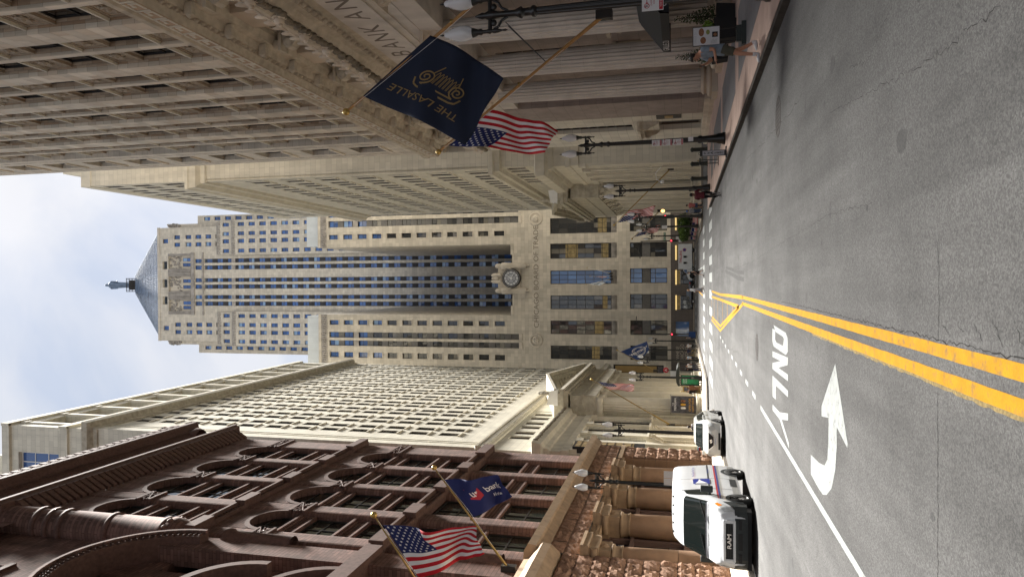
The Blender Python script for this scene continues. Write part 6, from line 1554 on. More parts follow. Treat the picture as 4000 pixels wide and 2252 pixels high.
def flag_cloth(fl, nu, nv, matf, name, parent, mats):
    mb = MB(); vs = [tuple(fl.P(i / nu, j / nv)) for j in range(nv + 1) for i in range(nu + 1)]; k = nu + 1
    for j in range(nv):
        for i in range(nu):
            mb.f.append([j * k + i, j * k + i + 1, (j + 1) * k + i + 1, (j + 1) * k + i]); mb.m.append(matf((i + .5) / nu, (j + .5) / nv)); mb.sm.append(True)
    mb.v = vs
    o = mb.build(name, mats, parent); sd_ = o.modifiers.new('thickness', 'SOLIDIFY'); sd_.thickness = .006
    return o
def us_flag(fl, label):
    t_ = thing('flag', label, 'flag', (0, 0, 0), 0, None)
    def mf(u, v):
        if u < .40 and v < 7 / 13: return 2
        return int(v * 13) % 2
    flag_cloth(fl, 30, 26, mf, 'cloth', t_, ['flag_red', 'flag_white', 'flag_blue'])
    mb = MB()
    for r_ in range(9):
        for c_ in range(6 if r_ % 2 == 0 else 5):
            u0 = .40 * ((c_ + .5) / 6 if r_ % 2 == 0 else (c_ + 1) / 6); v0 = (7 / 13) * (r_ + .7) / 9.4
            for off in (.014, -.014):
                pts = []
                for k in range(10):
                    a = pi / 2 + 2 * pi * k / 10; rr = .016 if k % 2 == 0 else .0065
                    pts.append(tuple(fl.P(u0 + rr * cos(a), v0 - rr * 1.6 * sin(a), off)))
                mb.add(pts, [tuple(range(10))])
    mb.build('stars', 'flag_white', t_)
    return t_
# dark hotel flag
pole((11.3, 22.5, 5.75), (5.98, 22.5, 13.3), .075, 'pole_wood', 'wooden flagpole carrying the dark blue hotel flag')
fl = Flag((6.39, 12.75), (8.24, 10.30), (6.55, 7.75), (4.58, 9.15), 22.45, .20, .6, 1.15)
ft = thing('hotel_flag', 'large dark blue flag with gold lettering hanging from the right-hand building', 'flag')
flag_cloth(fl, 36, 24, lambda u, v: 0, 'cloth', ft, ['flag_navy'])
vs_t, fs_t = text_mesh('THE LASALLE', .40, 0, 'LEFT')
wtx = max(v_[0] for v_ in vs_t)
def fmap(x, y, o=.03): return tuple(fl.P(.80 - x / wtx * .70, .25 - y / 3.0, o))
MB().add([fmap(v_[0], v_[1]) for v_ in vs_t], fs_t).build('lettering', 'gold_cloth', ft)
mb = MB()     # scroll emblem: a capital seen from the front
def fstroke(pts, w_=.05):
    P_ = [fl.P(u, v, .03) for u, v in pts]
    for a, b in zip(P_[:-1], P_[1:]):
        d = (b - a); nn = Vector((-d.z, 0, d.x)).normalized() * w_ / 2
        mb.add([tuple(a - nn), tuple(b - nn), tuple(b + nn), tuple(a + nn)], [(0, 1, 2, 3)])
def spiral(cu, cv, r0, turns, sgn):
    return [(cu + sgn * r0 * (1 - k / 34) * cos(pi / 2 + 2 * pi * turns * k / 30) * .75, cv - r0 * (1 - k / 34) * sin(pi / 2 + 2 * pi * turns * k / 30)) for k in range(31)]
fstroke(spiral(.63, .52, .10, 2.0, 1)); fstroke(spiral(.30, .52, .10, 2.0, -1))
fstroke([(.63, .42), (.30, .42)]); fstroke([(.70, .47), (.68, .39), (.63, .365), (.30, .365), (.25, .39), (.22, .47)], .06)
for k in range(7):
    u0 = .36 + k * .035; fstroke([(u0, .47), (u0, .60), (u0 + .012, .64), (u0 + .024, .60), (u0 + .024, .47)], .022)
fstroke([(.60, .60), (.56, .72)], .035); fstroke([(.33, .60), (.37, .72)], .035)
mb.build('emblem', 'gold_cloth', ft)
pole((11.3, 30.3, 5.35), (5.95, 30.3, 12.7), .085, 'pole_wood', 'wooden flagpole with stays carrying the stars and stripes on the right', .13, (11.3, 30.3, 9.6))
us_flag(Flag((6.12, 12.3), (7.6, 10.3), (6.55, 7.45), (5.55, 7.85), 30.25, .34, 2.0, 1.3), 'stars and stripes flag hanging beside the dark hotel flag')
pole((-13.5, 25.5, 10.6), (-9.1, 25.5, 13.8), .06, 'brass', 'brass flagpole with the stars and stripes on the red-brown building')
us_flag(Flag((-9.35, 13.45), (-11.25, 12.0), (-9.95, 9.35), (-9.25, 9.8), 25.45, .30, .9, 1.2), 'stars and stripes flag hanging from the red-brown building on the left')
pole((-13.5, 32.4, 10.2), (-9.02, 32.4, 13.8), .06, 'brass', 'brass flagpole carrying the blue bank flag on the red-brown building')
fl2 = Flag((-9.45, 13.35), (-11.15, 11.9), (-9.95, 9.95), (-9.15, 10.75), 32.35, .22, 1.4, 1.1)
bt = thing('bank_flag', 'blue flag with a red shield hanging from the red-brown building', 'flag')
flag_cloth(fl2, 30, 22, lambda u, v: 0, 'cloth', bt, ['flag_blue'])
MB().add([tuple(fl2.P(u, v, .02)) for u, v in ((.20, .30), (.46, .30), (.46, .58), (.33, .66), (.20, .58))], [(0, 1, 2, 3, 4)]).build('shield', 'sign_red', bt)
for tx, u0, v0, sz in (('us', .33, .45, .62), ('bank', .72, .45, .62), ('All of us', .70, .72, .26)):
    vs_t, fs_t = text_mesh(tx, sz, 0, 'CENTER', .9, .01); MB().add([tuple(fl2.P(u0 + v_[0] / 3.0, v0 - v_[1] / 2.1, .03)) for v_ in vs_t], fs_t).build('lettering', 'sign_white', bt)
pole((13.3, 86, 3.5), (6.9, 86, 10.1), .08, 'brass', 'long brass flagpole slanting out from the right-hand bank')
us_flag(Flag((7.07, 9.75), (8.45, 8.45), (8.95, 5.3), (7.9, 5.6), 85.95, .3, .4, 1.4), 'stars and stripes flag in front of the right-hand portico')
pole((10.9, 112, 5.6), (6.75, 112, 9.75), .07, 'brass', 'brass flagpole farther down the right side near the shrubs')
us_flag(Flag((6.95, 9.45), (8.0, 8.4), (8.75, 5.5), (7.7, 5.9), 111.95, .3, 1.2, 1.4), 'farther stars and stripes flag on the right, above the shrubs')
pole((-15.8, 79.6, 3.4), (-11.0, 79.6, 12.1), .085, 'brass', 'long brass flagpole slanting out from the cream bank')
us_flag(Flag((-11.2, 11.5), (-12.0, 10.2), (-12.15, 7.6), (-11.45, 7.4), 79.55, .28, 2.4, 1.2), 'stars and stripes flag hanging in front of the cream portico')
pole((-13.4, 108.6, 6.2), (-10.45, 108.6, 11.8), .07, 'brass', 'flagpole carrying the navy bank flag beyond the cream portico')
fl3 = Flag((-10.6, 11.4), (-11.85, 8.9), (-10.2, 7.1), (-8.95, 7.5), 108.55, .2, .2, .8)
wt = thing('round_logo_flag', 'navy flag with a white ring emblem beyond the cream portico', 'flag')
flag_cloth(fl3, 24, 18, lambda u, v: 0, 'cloth', wt, ['flag_wintrust'])
for r_, k_ in ((.36, .03), (.29, .018)):
    mb = MB()
    for k in range(28):
        a0, a1 = 2 * pi * k / 28, 2 * pi * (k + 1) / 28
        mb.add([tuple(fl3.P(.5 + rr * cos(a) * .85, .52 + rr * sin(a), .03)) for a, rr in ((a0, r_ - k_), (a1, r_ - k_), (a1, r_), (a0, r_))], [(0, 1, 2, 3)])
    mb.build('ring', 'flag_white', wt)
MB().add([tuple(fl3.P(u, v, .035)) for u, v in ((.06, .40), (.94, .40), (.94, .66), (.06, .66))], [(0, 1, 2, 3)]).build('lettering_band', 'flag_wintrust', wt)
vs_t, fs_t = text_mesh('WINTRUST', .62, 0, 'CENTER', 1.0, .012); wtx = max(v_[0] for v_ in vs_t); MB().add([tuple(fl3.P(.5 - .45 * v_[0] / wtx * -1, .53 - v_[1] / 2.6, .06)) for v_ in vs_t], fs_t).build('lettering', 'flag_white', wt)
# three small flags at the middle window of the end building
for i, (tx, tz, bx_, mt_, lb) in enumerate(((2.83, 20.75, 1.7, None, 'right one of three small flags at the middle window of the clock building'), (1.1, 20.2, 1.1, 'us', 'middle one of three small flags, striped, on the clock building'), (-.54, 20.9, .5, None, 'left one of three small flags at the middle window of the clock building'))):
    pole((bx_, 144.9, 16.4), (tx, 142.0, tz), .05, 'sign_white', ('right', 'middle', 'left')[i] + ' white flagpole at the middle window of the clock building', .1)
    d = Vector((bx_ - tx, 16.4 - tz)); A_ = (tx + d.x * .05, tz + d.y * .05); B2 = (tx + d.x * .5, tz + d.y * .5); f_ = Flag(A_, B2, (B2[0] - .1, B2[1] - 1.5), (A_[0] - .3 if i else A_[0] - .6, A_[1] - 2.2), 142.0 + .6, .2, i, 1.2)
    if mt_: us_flag(f_, lb)
    else:
        t_ = thing('flag', lb, 'flag'); flag_cloth(f_, 14, 12, lambda u, v: 1 if .25 < v < .42 or .6 < v < .75 else 0, 'cloth', t_, ['flag_white', 'cloth_pale_blue'])

# ------------------------------------------------------------------ traffic signals, street signs, bus shelter, banners
def signal(x, y, label, lit=True, mast=9.2):
    t_ = thing('traffic_signal', label, 'traffic light', (x, y, .13))
    MB().lathe([(.2, 0), (.2, .2), (.1, .4), (.09, mast - .2), (.05, mast)], n=10).build('mast', 'lamp_black', t_)
    MB().box(-.2, .2, -.25, .1, 3.0, 4.15).build('housing', 'lamp_black', t_)
    for k, m_ in enumerate(('lamp_green', 'lamp_green', 'signal_red' if lit else 'lamp_green')): MB().lathe([(.001, -.28), (.13, -.27)], (0, 0, 3.22 + k * .36), 14, axis='y').build('lens', m_, t_); MB().lathe([(.15, -.25), (.16, -.42), (.145, -.42), (.14, -.25)], (0, 0, 3.22 + k * .36), 14, axis='y', a0=-pi / 2 - .4, a1=pi / 2 + .4).build('visor', 'lamp_black', t_)
    return t_
sg = signal(6.95, 125, 'traffic light with a red lamp lit on the far right corner')
mb = MB(); mb.path([(0, 0, 8.8), (-.6, 0, 9.3), (-1.8, 0, 9.45), (-2.6, 0, 9.3)], .05, 6); mb.ball((-2.7, 0, 9.25), .35, .15, .08, 8, 6); mb.build('arm_lamp', 'lamp_black', sg)
st = tag(MB().box(7.0, 8.4, 124.85, 124.88, 5.0, 5.35).build('street_name_sign', 'sign_green'), 'green street name sign on the far right signal mast', 'street sign')
letters('lettering', 'JACKSON', .3, 'sign_white', st, lambda x, y, z: (7.7 + x, 124.84, 5.17 + y))
for x, z, lb in ((7.45, 3.0, 'white regulatory sign left of the shrubs by the far right signal'), (6.95, 2.55, 'black and white one-way style sign under the red traffic light')):
    tag(MB().box(x - .28, x + .28, 124.7, 124.72, z - .3, z + .3).build('road_sign', 'sign_white'), lb, 'road sign')
sg2 = signal(-9.2, 127, 'traffic light with a dim red lamp on the far left corner')
mb = MB(); mb.path([(0, 0, 8.8), (.6, 0, 9.4), (1.6, 0, 9.9), (2.6, 0, 10.1)], .05, 6); mb.ball((2.8, 0, 10.05), .35, .15, .08, 8, 6); mb.build('arm_lamp', 'lamp_black', sg2)
sg3 = signal(7.3, 82.2, 'slim traffic light in front of the right portico showing red', True, 3.6)
ph = thing('hanging_lantern', 'small glowing amber lantern globe near the right portico', 'lantern', (7.95, 82.0, .13)); MB().lathe([(.12, 0), (.05, .3), (.04, 4.0)], n=8).build('post', 'lamp_black', ph); MB().ball((0, 0, 4.2), .18, .18, .22, 10, 8).build('globe', 'lamp_lit', ph)
# bus shelter
bs = thing('bus_shelter', 'dark roofed bus shelter with a green advertisement on the left pavement', 'bus shelter', (-10.75, 82.6, .15))
MB().ext([(-1.1, 2.45), (-1.1, 2.6), (-.7, 2.78), (0, 2.84), (.7, 2.78), (1.1, 2.6), (1.1, 2.45)], -.2, 4.2, 'y').build('roof', 'lamp_green', bs)
for x in (-1.0, 1.0):
    for y in (0, 2, 4): MB().box(x - .05, x + .05, y - .05, y + .05, 0, 2.46).build('post', 'lamp_black', bs)
MB().box(-1.0, -.96, .1, 3.9, .3, 2.3).build('glass_wall', 'bus_glass', bs)
MB().box(-.95, .15, -.05, .05, .25, 2.3).build('advert_frame', 'lamp_black', bs); MB().box(-.88, .08, -.065, -.05, .35, 2.2).build('advert', 'poster_green', bs)
letters('advert_lettering', 'LEARN', .26, 'sign_white', bs, lambda x, y, z: (-.4 + x, -.072, 1.95 + y)); letters('advert_lettering', 'MORE', .26, 'sign_white', bs, lambda x, y, z: (-.4 + x, -.072, 1.68 + y))
dents = MB()
for k in range(12): dents.box(-1.08 + k * .19, -1.0 + k * .19, -.24, -.2, 2.35, 2.5)
tag(dents.build('roof_fringe', 'lamp_green', bs), kind='stuff')
ts = thing('transit_sign', 'round red bus stop sign above a white panel beside the shelter', 'bus stop sign', (-10.5, 86.0, .15)); MB().tube((0, 0, 0), (0, 0, 4.0), .04, n=8).build('post', 'lamp_black', ts); MB().lathe([(.32, .03), (.32, -.03), (.001, -.03)], (0, 0, 4.0), 24, axis='y').build('disc', 'sign_red', ts); letters('lettering', 'A', .42, 'sign_white', ts, lambda x, y, z: (x, -.035, 4.0 + y)); MB().box(-.95, -.1, -.03, .03, 2.75, 3.5).build('panel', 'sign_white', ts)
# banners on the cream bank
bn = thing('tall_banner', 'tall narrow black-framed gold banner at the corner of the cream bank', 'banner', (-15.5, 66.3, 0)); MB().box(-.1, .1, -.4, 2.1, 5.7, 12.3).build('frame', 'sign_black', bn); MB().box(.1, .12, -.2, 1.9, 6.7, 12.1).build('panel', 'gold_cloth', bn)
for k in range(7): MB().box(.12, .14, -.2, 1.9, 6.9 + k * .78, 6.95 + k * .78).build('pattern_bar', 'sign_black', bn)
for k in range(3): MB().box(.12, .135, .2 + k * .6, .26 + k * .6, 6.7, 12.1).build('pattern_bar', 'sign_black', bn)
MB().box(-.4, 2.1, -.03, .0, 0, .01).build('foot', 'sign_black', bn)
MB().box(-1.4, .1, -.42, -.40, 5.7, 12.3).build('frame_edge', 'sign_black', bn)
b2_ = thing('tall_banner', 'narrow black-framed banner on the far side of the cream portico', 'banner', (-15.0, 116, 0)); MB().box(.2, 1.6, -.1, .1, 5.2, 13.2).build('frame', 'sign_black', b2_); MB().box(.38, 1.42, -.13, -.1, 6.3, 12.9).build('panel', 'gold_cloth', b2_); MB().box(.38, 1.42, -.13, -.1, 5.4, 6.1).build('caption', 'poster_dark', b2_)
ps = thing('restaurant_banner', 'dark photo banner with gold lettering on the near column of the cream portico', 'banner', (-13.9, 82.3, 0), radians(12))
MB().box(-.95, .95, -.03, .03, .8, 3.5).build('cloth', 'poster_dark', ps); MB().tube((-1.1, 0, 3.55), (1.1, 0, 3.55), .03, n=6).build('rod', 'lamp_black', ps)
letters('lettering', 'THE', .2, 'sign_white', ps, lambda x, y, z: (x, -.035, 3.3 + y)); letters('lettering', 'MERIDIAN', .34, 'sign_white', ps, lambda x, y, z: (x, -.035, 3.05 + y), sx=.9)
letters('lettering', 'OPEN FOR', .34, 'poster_text', ps, lambda x, y, z: (x, -.035, 1.45 + y), sx=.9); letters('lettering', 'HAPPY HOUR', .34, 'poster_text', ps, lambda x, y, z: (x, -.035, 1.1 + y), sx=.75)
for k, m_ in enumerate(('flag_white', 'poster_text', 'menu_food')): MB().lathe([(.05, 0), (.12, .1), (.14, .4), (.1, .55)], (-.4 + k * .4, -.04, 1.9), 8).build('drink_picture', m_, ps)
kc = thing('brass_kiosk', 'slim brass advertising stand beside the portico columns', 'stand', (-12.9, 87.5, .15)); MB().box(-.35, .35, -.1, .1, .15, 2.1).build('frame', 'brass', kc); MB().box(-.26, .26, -.115, -.1, .35, 1.95).build('panel', 'poster_dark', kc); MB().box(-.45, .45, -.2, .2, 0, .15).build('foot', 'brass', kc); MB().ball((-.3, 0, 2.2), .09, .09, .09, 8, 6).ball((.3, 0, 2.2), .09, .09, .09, 8, 6).build('finials', 'brass', kc)
wl = thing('wall_lamp', 'curved white bracket lamp on the corner of the hotel end bay', 'lamp', (11.85, 57.9, 4.3)); mb = MB(); mb.path([(0, 0, 0), (-.5, 0, .35), (-.8, 0, .2), (-.85, 0, -.05)], .04, 6); mb.build('bracket', 'sign_white', wl); MB().ball((-.85, 0, -.2), .17, .17, .17, 10, 8).build('globe', 'globe_glass', wl)
wl2 = thing('wall_lamp', 'curved white bracket lamp on the right-hand bank', 'lamp', (13.3, 84.5, 4.6)); mb = MB(); mb.path([(0, 0, 0), (-.7, 0, .6), (-1.4, 0, .5), (-1.7, 0, .1)], .05, 6); mb.build('bracket', 'sign_white', wl2); MB().ball((-1.7, 0, -.15), .25, .25, .25, 10, 8).build('globe', 'globe_glass', wl2)
bb = thing('rubbish_bin', 'blue recycling bin at the far left corner', 'bin', (-8.9, 122, .15)); MB().box(-.5, .5, -.5, .5, 0, 1.0).build('body', 'bin_blue', bb); MB().box(-.55, .55, -.55, .55, 1.0, 1.12).build('lid', 'bin_blue', bb)
def recenter(t_, loc):
    t_.location = loc
    for ch in t_.children: ch.location = Vector(ch.location) - Vector(loc)
for o in list(C.objects):
    if o.parent is None and o.type == 'EMPTY' and o.get('category') == 'flag':
        ch = o.children[0]; recenter(o, tuple(ch.data.vertices[0].co))
# ------------------------------------------------------------------ vehicles: lofted bodies with separate glass, wheels, lamps
class Body:
    """keys: s -> (half width low, z bottom, z belt, half width belt, half width roof, z top, corner radius); s runs from the front bumper back"""
    def __init__(s, keys): s.k = sorted(keys.items())
    def pts(s, q):
        k = s.k
        if q <= k[0][0]: v = k[0][1]
        elif q >= k[-1][0]: v = k[-1][1]
        else:
            for (a, va), (b, vb) in zip(k[:-1], k[1:]):
                if a <= q <= b:
                    t_ = (q - a) / (b - a); v = [x + (y - x) * t_ for x, y in zip(va, vb)]; break
        hl, zb, zbelt, hb, hr, zt, rc = v
        zm = zb + (zbelt - zb) * .45
        return [(hl * .97, zb), (max(hl, hb) * 1.005, zm), (hb, zbelt), (hr, zt - rc), (hr - rc * .3, zt - rc * .3), (hr - rc, zt), (0, zt + rc * .12)]
    def P(s, q, t_, side=1, off=0.0):
        p = s.pts(q); i = min(5, int(t_)); f = t_ - i
        w = p[i][0] + (p[i + 1][0] - p[i][0]) * f; z = p[i][1] + (p[i + 1][1] - p[i][1]) * f
        v = Vector((side * w, q, z))
        if off:
            e = 1e-2
            a = s.P(q + e, t_, 1) - s.P(q - e, t_, 1); b = s.P(q, min(5.999, t_ + e), 1) - s.P(q, max(0, t_ - e), 1)
            nn = a.cross(b)
            if nn.length > 1e-9:
                nn.normalize()
                if nn.x < 0 and t_ < 3: nn = -nn
                if t_ >= 3 and nn.z < 0: nn = -nn
                v += Vector((side * nn.x, nn.y, nn.z)) * off
        return v
    def shell(s, step=.06):
        L_ = s.k[-1][0]; st = sorted(set([x for x, _ in s.k] + [i * step for i in range(int(L_ / step) + 1)]))
        mb = MB(); ts = [0, .5, 1, 1.5, 2, 2.33, 2.66, 3, 3.5, 4, 4.5, 5, 5.5, 6]; n_ = len(ts) * 2 - 1
        vs = []
        for q in st:
            r_ = [s.P(q, t_, 1) for t_ in ts]; l_ = [s.P(q, t_, -1) for t_ in ts[:-1]]
            vs += [tuple(v) for v in r_] + [tuple(v) for v in reversed(l_)]
        fs = [(j * n_ + i, (j + 1) * n_ + i, (j + 1) * n_ + i + 1, j * n_ + i + 1) for j in range(len(st) - 1) for i in range(n_ - 1)]
        mb.add(vs, fs, 0, True)
        mb.add(vs[:n_], [tuple(range(n_))], 0); mb.add(vs[-n_:], [tuple(range(n_ - 1, -1, -1))], 0)
        o = len(st); mb.add([vs[0], vs[n_ - 1], vs[-1], vs[-n_]], [(0, 1, 2, 3)], 0)
        return mb
    def patch(s, q0, q1, t0, t1, side=1, off=.012, nq=8, nt=6, both=False, q1b=None, q0b=None):
        mb = MB()
        for sd_ in ((1, -1) if both else (side,)):
            vs = []
            for j in range(nt + 1):
                f = j / nt; a = q0 + ((q0b if q0b is not None else q0) - q0) * f; b = q1 + ((q1b if q1b is not None else q1) - q1) * f
                for i in range(nq + 1): vs.append(tuple(s.P(a + (b - a) * i / nq, t0 + (t1 - t0) * f, sd_, off)))
            k = nq + 1; mb.add(vs, [(j * k + i, j * k + i + 1, (j + 1) * k + i + 1, (j + 1) * k + i) for j in range(nt) for i in range(nq)], 0, True)
        return mb
def wheel(par, x, y, r, w_, rim, side):
    t_ = MB().lathe([(r * .62, -w_ / 2), (r * .93, -w_ / 2), (r, -w_ * .36), (r, w_ * .36), (r * .93, w_ / 2), (r * .62, w_ / 2)], (0, 0, 0), 28, axis='x').build('wheel', 'tyre', par, (x, y, r))
    mb = MB().lathe([(r * .64, w_ * .42 * side), (r * .60, w_ * .30 * side), (r * .2, w_ * .36 * side), (.001, w_ * .40 * side)], (0, 0, 0), 28, axis='x')
    for k in range(5 if rim == 'alloy' else 8):
        a = 2 * pi * k / (5 if rim == 'alloy' else 8)
        if rim == 'alloy': mb.tube((w_ * .42 * side, r * .12 * cos(a), r * .12 * sin(a)), (w_ * .45 * side, r * .6 * cos(a), r * .6 * sin(a)), r * .10, r * .07, 5)
        else: mb.ball((w_ * .38 * side, r * .36 * cos(a), r * .36 * sin(a)), .015, r * .07, r * .07, 6, 4, 1)
    mb.build('rim', [rim, 'tyre'], t_); MB().lathe([(r * .5, .24 * w_ * side), (.01, .24 * w_ * side)], (0, 0, 0), 20, axis='x').build('brake_disc', 'plastic_dark', t_)
def arch(par, bd, y, r, side, mat, w_=.09):
    mb = MB(); n_ = 18
    z0 = .0
    vs = []
    for k in range(n_ + 1):
        a = pi * (k / n_) * 1.08 - .12
        for rr in (0.0, r + .03, r + w_):
            q = y - rr * cos(a); z = r + rr * sin(a); hw = max(p[0] for p in bd.pts(q)[:3]); vs.append((side * (hw + (.012 if rr else .008)), q, max(.1, z)))
    fs = []
    for k in range(n_):
        for j in range(2): fs.append((k * 3 + j, k * 3 + j + 1, (k + 1) * 3 + j + 1, (k + 1) * 3 + j))
    mb.add(vs, [f for i, f in enumerate(fs) if i % 2 == 0], 1); mb.add(vs, [f for i, f in enumerate(fs) if i % 2 == 1], 0)
    mb.build('wheel_arch', [mat, 'sign_black'], par)
def finish(o, w_=.02):
    b = o.modifiers.new('edges', 'BEVEL'); b.width = w_; b.segments = 2; b.limit_method = 'ANGLE'; b.angle_limit = radians(35)
    return o
# ---- the postal van
van = thing('delivery_van', 'white postal delivery van with a blue eagle emblem parked at the left kerb', 'van', (-8.02, 22.85, 0))
vk = {0.0: (.72, .30, .62, .74, .70, .98, .14), .10: (.86, .26, .66, .86, .80, 1.08, .14), .30: (.97, .26, .85, .96, .90, 1.20, .12), .75: (1.0, .28, 1.20, .99, .93, 1.36, .06), .80: (1.0, .28, 1.22, .99, .93, 1.40, .06),
      1.55: (1.0, .3, 1.24, 1.0, .85, 2.18, .10), 1.72: (1.0, .3, 1.24, 1.0, .86, 2.30, .14), 2.3: (1.0, .3, 1.24, 1.0, .88, 2.50, .16), 3.0: (1.0, .3, 1.24, 1.0, .88, 2.55, .16), 5.2: (1.0, .32, 1.24, 1.0, .88, 2.55, .16), 5.35: (.97, .34, 1.24, .97, .86, 2.50, .16)}
vb = Body(vk)
vb.shell().build('body', 'car_white', van)
vb.patch(.86, 1.52, 3.1, 6, both=True, off=.014).build('windscreen', 'car_glass', van)
for sd_ in (1, -1):
    vb.patch(1.30, 2.02, 2.06, 2.9, sd_, .012, q0b=1.68).build('side_window', 'car_glass', van)
    vb.patch(2.06, 2.085, .4, 2.95, sd_, .006, 1, 8).build('door_gap', 'plastic_dark', van); vb.patch(3.35, 3.37, .4, 2.9, sd_, .006, 1, 8).build('door_gap', 'plastic_dark', van)
    vb.patch(2.3, 5.2, 2.04, 2.08, sd_, .006, 12, 1).build('slide_rail', 'plastic_dark', van)
    vb.patch(.95, 5.15, .15, .62, sd_, .008, 14, 2).build('side_moulding', 'plastic_dark' if 0 else 'decal_grey', van)
    vb.patch(2.45, 3.35, .2, .7, sd_, .016, 6, 2).build('rub_panel', 'plastic_dark', van)
    for t0, t1, m_ in ((1.62, 1.72, 'postal_red'), (1.50, 1.60, 'postal_blue'), (1.40, 1.46, 'decal_grey')): vb.patch(1.0, 5.2, t0, t1, sd_, .007, 16, 1).build('stripe', m_, van)
    for y in (1.05, 4.30): wheel(van, sd_ * .93, y, .36, .24, 'steel_wheel', sd_); arch(van, vb, y, .36, sd_, 'plastic_dark', .12)
    MB().box(sd_ * 1.02 - .05 * (1 if sd_ < 0 else 1), sd_ * 1.02 + .05, 1.42, 1.52, 1.3, 1.36).build('mirror_arm', 'plastic_dark', van)
    finish(MB().box(sd_ * 1.16 - .10, sd_ * 1.16 + .10, 1.34, 1.52, 1.22, 1.62).build('mirror', 'plastic_dark', van), .03)
    MB().ext([(.02, .95), (.12, .82), (.62, 1.02), (.66, 1.22), (.40, 1.20), (.14, 1.08)], sd_ * .60, sd_ * .90, 'x').build('headlamp_core', 'lens_clear', van) if 0 else None
    vb.patch(.10, .58, 1.95, 2.85, sd_, .012, 8, 5, q0b=.14).build('headlamp', 'lens_clear', van)
    vb.patch(.40, .60, 2.2, 2.85, sd_, .016, 4, 4).build('indicator', 'lens_amber', van)
# front: bumper, grille, badge
finish(MB().ext([(-1.0, .55), (-.985, .28), (-.85, .06), (-.55, -.06), (.55, -.06), (.85, .06), (.985, .28), (1.0, .55)], .24, .62, 'z').build('bumper', 'plastic_dark', van), .05)
finish(MB().box(-.64, .64, -.09, .2, .90, .98).box(-.64, .64, -.09, .2, .60, .68).box(-.64, -.55, -.09, .2, .68, .90).box(.55, .64, -.09, .2, .68, .90).build('grille_surround', 'car_white', van), .02)
for sd_ in (1, -1): vb.patch(0.0, .66, .0, 1.6, sd_, .016, 10, 6).build('bumper_corner', 'plastic_dark', van)
MB().box(-.56, .56, -.06, 0, .66, .92).build('grille', 'sign_black', van)
mb = MB()
for k in range(4): mb.box(-.54, .54, -.07, -.05, .70 + k * .055, .712 + k * .055)
mb.build('grille_bars', 'plastic_dark', van)
letters('badge', 'RAM', .17, 'chrome', van, lambda x, y, z: (x, -.08 - z, .79 + y), sx=1.35, extrude=.004, bold=.004)
for s_ in (-.52, .52): MB().box(s_ - .15, s_ + .15, -.075, -.05, .42, .52).build('air_inlet', 'sign_black', van)
MB().box(-.26, .26, -.07, -.05, .40, .53).build('plate_recess', 'sign_black', van); MB().box(-.9, .9, .05, .4, .12, .26).build('valance', 'sign_black', van)
for s_ in (-.28, .28):
    mb = MB()
    for k in range(12): mb.box(s_ - .2 + k * .035, s_ - .185 + k * .035, .70, .78, 1.335 + .0, 1.375)
    tag(mb.build('bonnet_vents', 'plastic_dark', van), kind='stuff')
mb = MB(); mb.path([tuple(vb.P(.84, 4.2, -1, .03)), tuple(vb.P(1.0, 5.8, -1, .035))], .012, 5); mb.path([tuple(vb.P(.84, 5.7, 1, .03)), tuple(vb.P(1.05, 4.0, 1, .035))], .012, 5); mb.build('wipers', 'sign_black', van)
letters('fleet_number', '0420240', .11, 'sign_black', van, lambda x, y, z: tuple(Vector((x, vb.P(1.86, 5.9).y + y * .6, vb.P(1.86 + y * .6, 5.9, 1).z + .012))))
for k in range(5): MB().box(-.6 + k * .3 - .03, -.6 + k * .3 + .03, 2.22, 2.28, 2.49, 2.53).build('marker_lamp', 'plastic_dark', van)
vb.patch(.775, .79, 2.9, 6, both=True, off=.008, nq=1, nt=10).build('bonnet_gap', 'plastic_dark', van)
# emblem and slogan on the flank facing the street
def flank(pts, m_, nm): MB().add([tuple(vb.P(q, t_, 1, .012)) for q, t_ in pts], [tuple(range(len(pts)))]).build(nm, m_, van)
flank([(2.62, 2.02), (3.25, 2.02), (3.32, 2.52), (2.69, 2.52)], 'postal_blue', 'emblem')
flank([(2.70, 2.10), (3.05, 2.16), (3.24, 2.30), (3.0, 2.29), (2.78, 2.34), (2.72, 2.42)], 'sign_white', 'emblem_bird') if 0 else None
MB().add([tuple(vb.P(q, t_, 1, .018)) for q, t_ in ((2.66, 2.08), (3.05, 2.28), (3.28, 2.33), (3.0, 2.36), (2.72, 2.46))], [(0, 1, 2, 3, 4)]).build('emblem_bird', 'sign_white', van)
letters('slogan', 'We Deliver For You', .15, 'postal_blue', van, lambda x, y, z: tuple(vb.P(4.25 + x, 2.50 + y / 1.2, 1, .014)))
letters('web_address', 'www.usps.com', .09, 'postal_blue', van, lambda x, y, z: tuple(vb.P(4.3 + x, 2.06 + y / 1.2, 1, .014)))
# cab fittings behind the glass
MB().box(-.7, .7, 1.2, 1.35, 1.30, 1.36).build('dashboard', 'car_interior', van)
